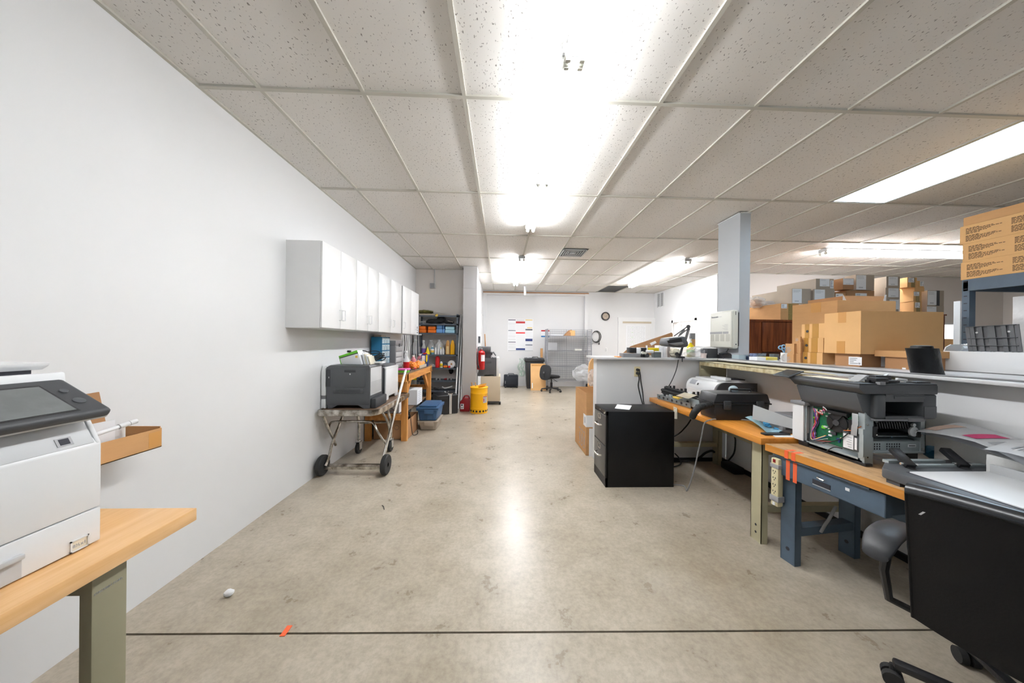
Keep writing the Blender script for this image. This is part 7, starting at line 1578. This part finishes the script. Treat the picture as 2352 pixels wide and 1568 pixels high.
B().prism([(c.x - .03, zt_ + .002), (c.x, zt_ + .002), (c.x, zt_ + .07), (c.x - .01, zt_ + .08)], 'y', 2.895, 2.898).prism([(a.x, zt_ + .002), (a.x + .04, zt_ + .002), (a.x, zt_ + .07)], 'y', 2.894, 2.898).done('torn_tape', 'clear_bag', t)

# ---------------------------------------------------------------- counter front row
def near(name, label, px_edge, py_t, py_b, y, right=None, leftpx=None, m='card', **k):
    """carton with its near vertical edge at px_edge, distance y; right = px of right end of front face, leftpx = px of rear left edge"""
    p = at(px_edge, (py_t + py_b) / 2, y=y); q = at(right, (py_t + py_b) / 2, y=y)
    z1 = at(px_edge, py_t, y=y).z; z0 = k.pop('base', None); z0 = at(px_edge, py_b, y=y).z if z0 is None else z0
    dep = at(leftpx, 785, x=p.x).y - y
    return carton(name, label, (p.x, y, z0), (q.x - p.x, dep, z1 - z0), 0, m, **k), (q.x - p.x, dep, z1 - z0), p
g1, d1, p1 = near('cardboard_box', 'brown carton with two white labels under the biggest carton', 1975, 813, 848, 2.30, 2068, 1919, m='card_dark', seam='x', base=TOP, group='cartons on the counter',
    labels=(('left', .10, .012, .09, .065, 'small'),))
carton_label(g1, 'front', d1, d1[0] * .52, .004, d1[0] * .44, d1[2] - .01, 'bar')
zb1 = TOP + d1[2]
g2, d2, p2 = near('cardboard_box', 'biggest carton on the counter, blank with tan tape on its left end', 1977, 713.5, 812, 2.27, 2167, 1893, m='card_light', seam='y', base=zb1 + .001, group='cartons on the counter')
fbox(B(), 'left', d2, d2[1] * .40, d2[1] * .62, d2[2] - .085, d2[2] + .001).done('packing_tape', 'tape_tan', g2, world=False)
fbox(B(), 'left', d2, d2[1] * .37, d2[1] * .60, 0, .10).done('packing_tape', 'tape_tan', g2, world=False)
# three striped cartons
def striped(k, label, pxe, pyt, pyb, leftpx, right, base, y):
    g, d, p = near('striped_box', label, pxe, pyt, pyb, y, right, leftpx, m='card_light', seam='x', base=base, group='stack of three striped tape cartons')
    b = B(); fbox(b, 'left', d, d[1] * .15, d[1] * .35, 0, d[2]); fbox(b, 'left', d, d[1] * .48, d[1] * .76, 0, d[2]); b.done('striped_tape', 'stripe_tape', g, world=False)
    b = B(); vv = d[2] * .48; b.cyl((-.0012, d[1] * (1 - .27), vv), (-.003, d[1] * (1 - .27), vv), .012, seg=16); b.done('hand_hole', 'ink', g, world=False)
    return base + d[2]
def stripe():
    m = bpy.data.materials.new('stripe_tape'); m.use_nodes = True; nt = m.node_tree; b = nt.nodes['Principled BSDF']; N = nt.nodes.new; L = nt.links.new
    tc = N('ShaderNodeTexCoord'); mp = N('ShaderNodeMapping'); mp.inputs['Rotation'].default_value = (R(50), 0, 0); L(tc.outputs['Object'], mp.inputs[0])
    wv_ = N('ShaderNodeTexWave'); wv_.bands_direction = 'Z'; wv_.inputs['Scale'].default_value = 38; L(mp.outputs[0], wv_.inputs['Vector'])
    r = N('ShaderNodeValToRGB'); r.color_ramp.interpolation = 'CONSTANT'; r.color_ramp.elements[0].color = (*hx('C9923F'), 1); r.color_ramp.elements[1].color = (*hx('8A6A3A'), 1); r.color_ramp.elements[1].position = .72
    L(wv_.outputs['Fac'], r.inputs[0]); L(r.outputs[0], b.inputs['Base Color']); b.inputs['Roughness'].default_value = .35; _M['stripe_tape'] = m
stripe()
zt = striped(0, 'bottom striped carton of the stack of three', 1889, 810, 841, 1838, 1918, TOP, 2.55)
zt = striped(1, 'middle striped carton of the stack of three', 1891, 776, 807, 1840, 1925, zt + .001, 2.56)
zt = striped(2, 'top striped carton of the stack of three', 1894, 742, 773, 1841, 1930, zt + .001, 2.55)
def little(label, pxe, pyt, pyb, leftpx, right, base, y, pr=True):
    g, d, p = near('small_box', label, pxe, pyt, pyb, y, right, leftpx, m='card', seam='x', base=base, group='small cartons left of the striped stack')
    if pr:
        b = B()
        for k in range(5): fbox(b, 'left', d, d[1] * .12, d[1] * (.5 + .1 * (k % 3)), d[2] * (.12 + .12 * k), d[2] * (.17 + .12 * k), 0, .0008)
        b.done('print', 'ink_grey', g, world=False)
    return base + d[2]
zq = little('lower small printed carton beside the mug', 1823, 813, 834, 1802, 1828, TOP, 2.76)
little('upper small printed carton beside the mug', 1824, 789, 812, 1804, 1830, zq + .001, 2.76)
zq = little('bottom small blank carton between printed and striped ones', 1838, 811, 836, 1825, 1842, TOP, 2.72, False)
zq = little('middle small blank carton between printed and striped ones', 1839, 785, 810, 1827, 1843, zq + .001, 2.72, False)
little('topmost small carton of the blank pile', 1838, 773, 784, 1826, 1842, zq + .001, 2.73)
# tan carton with lid at right
t = thing('lidded_box', 'small brown carton with overhanging lid beside the black bag roll', 'box', (2.7, 2.1, TOP))
yq = 2.02
a, c, e = at(2068, 830, y=yq + .12), at(2116, 835, y=yq), at(2145, 835, y=yq)
B().box(c.x, c.x + .22, yq, yq + .20, TOP, at(2116, 822, y=yq).z).done('box_body', 'card_dark', t)
z9 = at(2116, 822, y=yq).z; B().box(c.x - .02, c.x + .26, yq - .02, yq + .25, z9, at(2116, 807, y=yq).z).done('lid', 'card', t)
B().box(c.x - .001, c.x, yq + .08, yq + .10, TOP, TOP + .012).box(c.x - .001, c.x, yq + .03, yq + .07, z9 - .015, z9 - .006).done('tab', 'white_paper', t)
# mug with scissors, sticky notes, tray
t = thing('mug', 'white mug with a big ring handle holding blue scissors', 'mug', (2.6, 2.86, TOP))
mp_ = at(1800, 826, y=2.86); mx = mp_.x + .02
B().lathe([(.035, 0), (.038, .005), (.038, .09), (.034, .09), (.034, .01), (.001, .01)], mx, 2.86, 24).lathe([(.001, TOP), (.001, TOP)], 0, 0, 3) if False else B().lathe([(.035, TOP), (.038, TOP + .005), (.038, TOP + .09), (.034, TOP + .09), (.034, TOP + .012), (.001, TOP + .012)], mx, 2.86, 24).done('mug_body', 'white_laminate', t)
B().tube([(mx - .03 - .03 * math.cos(a), 2.845, TOP + .046 + .030 * math.sin(a)) for a in [i * math.pi / 8 for i in range(16)]], .008, 8, 1, True).done('handle', 'white_laminate', t)
t = thing('scissors', 'pale blue handled scissors standing in the white mug', 'scissors', (mx, 2.86, TOP + .1))
for (px, py) in ((1793, 798), (1800, 796)):
    p = at(px, py, y=2.85); B().tube([(p.x + .020 * math.cos(a), 2.85, p.z + .016 * math.sin(a)) for a in [i * math.pi / 6 for i in range(12)]], .005, 6, 2, True).bar((p.x + .012, 2.85, p.z - .012), (mx, 2.86, TOP + .07), .010, .008).done('loop', 'sky_light', t)
B().bar((mx - .002, 2.862, TOP + .085), (mx, 2.862, TOP + .02), .010, .003).done('blade', 'chrome', t)
def cb_(name, label, cat, px0, px1, py0, py1, y, d, m, base=TOP):
    a, c = at(px0, (py0 + py1) / 2, y=y), at(px1, (py0 + py1) / 2, y=y); z1 = at((px0 + px1) / 2, py0, y=y).z
    t = thing(name, label, cat, (a.x, y, base)); B().box(a.x, c.x, y, y + d, base, max(z1, base + .01), .002).done('body', m, t); return t, a.x, c.x, max(z1, base + .01)
t, x0_, x1_, z_ = cb_('label_carton', 'white and yellow striped flat carton in front of the mug', 'box', 1739, 1786, 820, 830, 2.95, .10, 'white_paper')
B().box(x0_ + .09, x1_ - .002, 2.949, 2.95, TOP + .012, z_ - .004).box(x0_ + .08, x1_ - .002, 2.95, 3.05, z_, z_ + .0006).done('yellow_stripe', 'yellow_bright', t); B().box(x0_ + .10, x1_ - .004, 2.9484, 2.949, TOP + .02, TOP + .026).done('print', 'ink_grey', t)
t, x0_, x1_, z_ = cb_('clear_tub', 'small clear plastic tub with bits on the counter by the post', 'tub', 1697, 1721, 814, 825, 3.15, .10, 'clear_drawer')
B().box(x0_ - .004, x1_ + .004, 3.146, 3.254, z_ - .004, z_, .001).done('rim', 'light_grey', t)
t, x0_, x1_, z_ = cb_('note_box', 'flared box of blue printed slips behind the striped carton', 'box', 1736, 1757, 812, 822, 3.06, .08, 'blue_print')
B().prism([(x0_ - .012, z_ + .004), (x1_ + .012, z_ + .004), (x1_, z_ - .04), (x0_, z_ - .04)], 'y', 3.055, 3.06).done('front_flap', 'blue_print', t)
t, *_ = cb_('green_tape_reel', 'small dark green reel behind the white and yellow carton', 'reel', 1778, 1790, 813, 820, 3.12, .06, 'zinc_dark')
t, *_ = cb_('dark_block', 'small dark block between the clear tub and the slips box', 'block', 1722, 1735, 818, 826, 3.1, .05, 'navy_dark')
# black bag roll
t = thing('bag_roll', 'roll of black refuse sacks standing tilted on the counter edge', 'bag roll', (2.62, 1.75, TOP))
l0 = at(2160, 861, z=TOP); yb_ = l0.y
pA, pB_, pC, pD = at(2119, 802, y=yb_), at(2176, 798, y=yb_), at(2190, 861, y=yb_), at(2133, 861, y=yb_)
M = Matrix.Translation((0, 0, 0))
lo = (pD + pC) / 2; hi = (pA + pB_) / 2; lo.z = TOP; dv = (hi - lo); rr_ = (pC - pD).length / 2
xa_ = Vector((1, 0, 0)); 
b = B(); rings = []
for k in range(7):
    c_ = lo + dv * (k / 6) + Vector((0, rr_ * .75, 0))
    rings.append([b.bm.verts.new(c_ + Vector((rr_ * math.cos(a) * (1 + .03 * math.sin(3 * a + k)), rr_ * .72 * math.sin(a) * (1 + .04 * math.sin(5 * a + k)), 0))) for a in [2 * math.pi * i / 24 for i in range(24)]])
for A_, D_ in zip(rings, rings[1:]):
    for k in range(24): b.bm.faces.new((A_[k], A_[(k + 1) % 24], D_[(k + 1) % 24], D_[k]))
b.bm.faces.new(rings[0][::-1]); b.bm.faces.new(rings[-1]); b.done('roll', 'black_film', t)
tp = lo + dv + Vector((0, rr_ * .75, 0)); B().lathe([(rr_ * .62, tp.z - .01), (rr_ * .55, tp.z + .014), (rr_ * .3, tp.z + .018), (.001, tp.z + .012)], tp.x, tp.y, 20).done('inner_roll', 'black_film', t)
# white open tray with grey parts
t = thing('white_tray', 'long white open plastic tray on the counter by the steel rack', 'tray', (3.1, 1.6, TOP))
ty0, ty1, tx0, tx1 = 1.15, 2.03, 3.08, 3.42; tz = at(2190, 806, x=3.08).z
B().box(tx0, tx0 + .006, ty0, ty1, TOP, tz, .002).box(tx0, tx1, ty0, ty1, TOP, TOP + .006).box(tx1 - .006, tx1, ty0, ty1, TOP, tz).box(tx0, tx1, ty0, ty0 + .006, TOP, tz).done('tray_body', 'white_plastic', t)
ztop = at(2140, 790, y=ty1).z
B().prism([(tx0, TOP), (tx1, TOP), (tx1, ztop), (tx0 + .05, ztop), (tx0 + .012, ztop - .02), (tx0, tz)], 'y', ty1 - .006, ty1).done('end_panel', 'white_plastic', t)
t = thing('grey_cover', 'dark grey ribbed plastic printer cover leaning in the white tray', 'printer part', (3.2, 1.7, TOP))
c0, c1, c2, c3 = at(2224, 751, x=3.22), at(2338, 745, x=3.22), at(2346, 808, x=3.16), at(2232, 806, x=3.16)
def gp(u, v, o=0): return (c0.lerp(c1, u)).lerp(c3.lerp(c2, u), v) + Vector((-o, 0, 0))
B().sheet(lambda u, v: gp(u, v), 1, 1, .004).done('cover_plate', 'grey_plastic', t)
for u in (.0, .10, .27, .47, .53, .75, .9, 1.0): B().bar(gp(u, 0, .008), gp(u, 1, .008), .004, .018, up=(0, 1, 0)).done('rib', 'charcoal', t)
for v in (.0, .48, .78): B().bar(gp(0, v, .008), gp(1, v, .008), .018, .004).done('rib', 'charcoal', t)
for u in (.2, .85): B().cyl(gp(u, .25, .0), gp(u, .25, .012), .006, seg=10).done('boss', 'light_grey', t)
one(B().blob(at(2222, 800, x=3.25), .05, .06, .035, 2, .2, 9).done('white_film', 'clear_bag', flat=True), 'scrap of white film at the left of the dark grey cover', 'film')

# ================================================================ steel rack with cartons at the right edge
RX = 3.55; r0 = at(2210, 645, x=RX)
ry = r0.y; zb_t = at(2227, 641, x=RX).z
t = thing('pallet_rack', 'blue grey slotted steel rack at the right edge loaded with cartons', 'rack', (3.8, 1.5, 0))
pw_ = abs(at(2210, 700, x=RX).y - at(2227, 700, x=RX).y)
ytop = ry
for (xx, yy) in ((RX, ytop - pw_), (RX + .55, ytop - pw_), (RX, -.1), (RX + .55, -.1)):
    po = B().box(xx, xx + .006, yy, yy + pw_, 0, zb_t).box(xx + .006, xx + .05, yy + pw_ - .006, yy + pw_, 0, zb_t).box(xx + .006, xx + .05, yy, yy + .006, 0, zb_t).done('post', 'blue_grey_steel', t)
    if yy > 1 and xx < RX + .1:
        for k in range(9): B().box(xx - .0012, xx + .001, yy + pw_ * .3, yy + pw_ * .75, zb_t - .02 - k * .055, zb_t - .014 - k * .055).done('slot', 'ink', po)
B().box(RX, RX + .03, -.1, ytop - pw_, zb_t - .088, zb_t).box(RX + .55, RX + .58, -.1, ytop - pw_, zb_t - .088, zb_t).done('beam', 'blue_grey_steel', t)
B().box(RX, RX + .6, ytop - .03, ytop - .005, zb_t - .088, zb_t - .01).done('end_beam', 'blue_grey_steel', t)
B().box(RX + .03, RX + .55, -.1, ytop - .01, zb_t - .015, zb_t - .003).done('deck', 'card_dark', t)
zl = 1.20; B().box(RX, RX + .6, -.1, ytop - .02, zl - .06, zl).done('lower_shelf', 'blue_grey_steel', t)
def printed(label, px0, pyt, pyb, base, off, prt=True, m='card_light', dx=0):
    p = at(px0, (pyt + pyb) / 2, x=RX + dx); z1 = at(px0, pyt, x=RX + dx).z
    dims = (.55, 1.3, z1 - base)
    t = carton('printed_box', label, (RX + dx, p.y - 1.3, base), dims, 0, m, 'y', group='cartons stacked on the steel rack')
    if prt:
        b = B(); rn = random.Random(3)
        for blk, (u0, wd) in enumerate(((.03, .15), (.24, .17))):
            for half in (0, 1):
                for k in range(6):
                    v = dims[2] * (.80 - .40 * half) - k * dims[2] * .055
                    ln = wd * (.45 if k == 0 else (.95, 1.1, .9, .7, .5)[k - 1]) * rn.uniform(.9, 1.1); u = u0
                    while u < u0 + ln:
                        wl = rn.uniform(.006, .02); fbox(b, 'left', dims, u, min(u + wl, u0 + ln), v, v + dims[2] * (.028 if k else .036), 0, .0006); u += wl + .004
        for u0 in (.50, .72, .95):
            for half in (0, 1):
                for k in range(6): v = dims[2] * (.80 - .40 * half) - k * dims[2] * .055; fbox(b, 'left', dims, u0, u0 + .15 * rn.uniform(.5, 1), v, v + dims[2] * .028, 0, .0006)
        b.done('printed_text', 'ink_brown', t, world=False)
    return base + dims[2]
z_ = printed('lowest printed carton on the steel rack', 2207, 604, 642, zb_t + .001, 0)
z_ = printed('middle printed carton on the steel rack', 2211, 562, 603, z_ + .001, 0)
z_ = printed('upper printed carton on the steel rack, sticking out left', 2205, 522, 562, z_ + .001, 0)
printed('plain top carton nearly touching the ceiling tiles', 2213, 501, 522, z_ + .001, 0, False, m='card')
one(B().box(RX + .07, RX + .5, 1.55, 2.05, 1.201, at(2227, 690, x=RX + .07).z, .004).done('wrapped_carton', 'white_film_box'), 'white plastic wrapped carton inside the steel rack', 'box')
one(B().box(RX + .05, RX + .5, 1.2, 1.50, 1.201, 1.72, .006).done('dark_carton', 'navy_dark'), 'dark navy wrapped carton at the right edge inside the rack', 'box')
# white post and boxes in the distance between pile and rack
one(B().box(at(2205, 740, y=2.6).x, at(2209.5, 740, y=2.6).x, 2.6, 2.64, 0, at(2207, 691, y=2.6).z).done('white_panel_edge', 'white_laminate'), 'white panel edge standing just behind the steel rack post', 'board')
for k, (x_, z0_, lab) in enumerate(((9.0, .0, 'lower tan carton far off under the bright window'), (9.0, .601, 'upper tan carton far off under the bright window'))):
    a, c = at(2165, 790, y=5.8), at(2204, 790, y=5.8)
    carton('distant_box', lab, (a.x, 5.8, z0_), (c.x - a.x, .4, .6 if k == 0 else at(2180, 778, y=5.8).z - .601), 0, 'card_light', 'x', labels=(('front', .04, .42, .16, .1, 'small'),) if k else (), group='tan cartons by the far window')

# ================================================================ office chair in the right foreground
P0 = Vector((1.475, 1.055, 0)); dr_ = Vector((.40, -.917, 0)).normalized(); nr = Vector((dr_.y, -dr_.x, 0))   # nr: toward the camera side
if nr.x > 0: nr = -nr
ca_ = math.atan2(dr_.y, dr_.x)
t = thing('office_chair', 'black leather office chair with padded armrest, back turned to the camera', 'chair', (P0.x + .25 * dr_.x - .25 * nr.x, P0.y + .25 * dr_.y - .25 * nr.y, 0))
zt_, zb2 = .845, .372
def cp(u, v, o=0):
    """u 0..1 along the back, v 0 bottom..1 top, o outward toward the camera"""
    z = zb2 + (zt_ - zb2) * v - .012 * (abs(u - .5) * 2) ** 3 * (1 if v > .5 else -1)
    curve = -.05 * math.sin(math.pi * u); lean = .03 * (v - .2)
    w_ = .5 * (1 - .02 * v)
    return P0 + dr_ * (u * .52 + (0.012 * (1 - v))) + nr * (o + curve * -.6 + lean) + Vector((0, 0, z))
nu, nv = 18, 14
b = B()
fr = [[b.bm.verts.new(cp(i / nu, j / nv, 0)) for j in range(nv + 1)] for i in range(nu + 1)]
def pil(u, v): return .035 + .055 * (max(0, math.sin(math.pi * u)) ** .5) * (max(0, math.sin(math.pi * v)) ** .5) + .012 * math.sin(v * 9) * (0 < u < 1)
bk = [[b.bm.verts.new(cp(i / nu, j / nv, -pil(i / nu, j / nv))) for j in range(nv + 1)] for i in range(nu + 1)]
for i in range(nu):
    for j in range(nv):
        b.bm.faces.new((fr[i][j], fr[i + 1][j], fr[i + 1][j + 1], fr[i][j + 1])); b.bm.faces.new((bk[i][j], bk[i][j + 1], bk[i + 1][j + 1], bk[i + 1][j]))
for i in range(nu):
    for (j) in (0, nv): b.bm.faces.new((fr[i][j], fr[i + 1][j], bk[i + 1][j], bk[i][j]))
for j in range(nv):
    for i in (0, nu): b.bm.faces.new((fr[i][j], fr[i][j + 1], bk[i][j + 1], bk[i][j]))
bmesh.ops.recalc_face_normals(b.bm, faces=b.bm.faces[:])
bk_o = b.done('backrest', 'black_leather', t, ang=60)
B().tube([cp(i / 24, 1, -.002) for i in range(25)], .0055, 8, 1).tube([cp(0, i / 12, -.002) for i in range(13)], .0045, 8, 1).done('piping', 'black_leather', bk_o)
B().tube([cp(i / 24, .985, -.045) for i in range(25)], .035, 12, 1).done('top_roll', 'leather_top', bk_o)
b = B(); b.sheet(lambda u, v: cp(.05 + .012 * u + .02 * v, .86 + .03 * v, .0012), 1, 1); b.done('scuff', 'light_grey', bk_o)
ctr = P0 + dr_ * .27 - nr * .28
Ms = Matrix.Translation(ctr) @ Matrix.Rotation(ca_, 4, 'Z')
B().box(-.25, .25, -.25, .24, .36, .45, .045, Ms, 4).done('seat', 'black_leather', t)
B().bar(ctr + nr * .26 + Vector((0, 0, .34)), ctr + nr * .30 + Vector((0, 0, .55)), .09, .02).bar(ctr + nr * .26 + Vector((0, 0, .335)), ctr + Vector((0, 0, .335)), .09, .03).done('back_bracket', 'black_plastic', t)
for s_ in (-1, 1):
    ba = P0 + dr_ * (.26 + s_ * .325)
    B().tube([ctr + dr_ * (s_ * .15) + nr * .1 + Vector((0, 0, .34)), ba - nr * .10 + Vector((0, 0, .36)), ba - nr * .09 + Vector((0, 0, .58))], .014, 8, 2).done('arm_post', 'black_plastic', t)
    n_ = 12; b = B(); sec = []
    for k in range(n_ + 1):
        s2 = k / n_; ww = .048 * (1 - .3 * (2 * s2 - 1) ** 4); c_ = ba + nr * (.05 - .30 * s2)
        zz = .598 + .03 * math.sin(math.pi * (.15 + .75 * s2)) - .035 * max(0, .2 - s2) * 5
        sec.append([b.bm.verts.new(c_ + dr_ * (ww * math.cos(a)) + Vector((0, 0, zz + .018 * math.sin(a)))) for a in [2 * math.pi * q / 16 for q in range(16)]])
    for A_, D_ in zip(sec, sec[1:]):
        for q in range(16): b.bm.faces.new((A_[q], A_[(q + 1) % 16], D_[(q + 1) % 16], D_[q])).smooth = True
    b.bm.faces.new(sec[0][::-1]); b.bm.faces.new(sec[-1]); b.done('armrest', 'arm_grey', t, ang=60)
B().cyl(ctr + Vector((0, 0, .09)), ctr + Vector((0, 0, .22)), .03).cyl(ctr + Vector((0, 0, .22)), ctr + Vector((0, 0, .34)), .016).done('gas_lift', 'black_plastic', t)
cs = at(2050, 1535, z=.06); base_a = math.atan2(cs.y - ctr.y, cs.x - ctr.x); rad = min(.36, math.hypot(cs.x - ctr.x, cs.y - ctr.y))
for k in range(5):
    a = base_a + k * 2 * math.pi / 5; e = ctr + Vector((rad * math.cos(a), rad * math.sin(a), .085)); tn = Vector((-math.sin(a), math.cos(a), 0))
    B().bar(ctr + Vector((0, 0, .10)), e, .042, .028, bev=.010).done('leg', 'black_plastic', t)
    cc = Vector((e.x, e.y, .03)); 
    B().cyl(cc - tn * .028, cc - tn * .006, .030, seg=18).cyl(cc + tn * .006, cc + tn * .028, .030, seg=18).cyl(cc, cc + Vector((0, 0, .05)), .009, seg=8).done('caster', 'black_rubber', t)

# ================================================================ litter on the floor
p = at(526, 1368, z=.0); t = one(B().blob((p.x, p.y, .016), .024, .02, .016, 2, .12, 3).done('paper_wad', 'white_paper'), 'small white crumpled paper on the floor near the left bench', 'paper')
p = at(657, 1449, z=.0); one(B().box(p.x - .012, p.x + .012, p.y - .026, p.y + .026, .0005, .003).done('orange_tape_scrap', 'orange_tape'), 'scrap of orange tape on the floor by the joint line', 'tape')
p = at(881, 1164, z=.0); one(B().tube([(p.x - .02, p.y + .02, .003), (p.x, p.y, .003), (p.x + .02, p.y - .04, .003)], .003, 5).done('wire_scrap', 'black_rubber'), 'short black wire scrap on the open floor', 'wire')
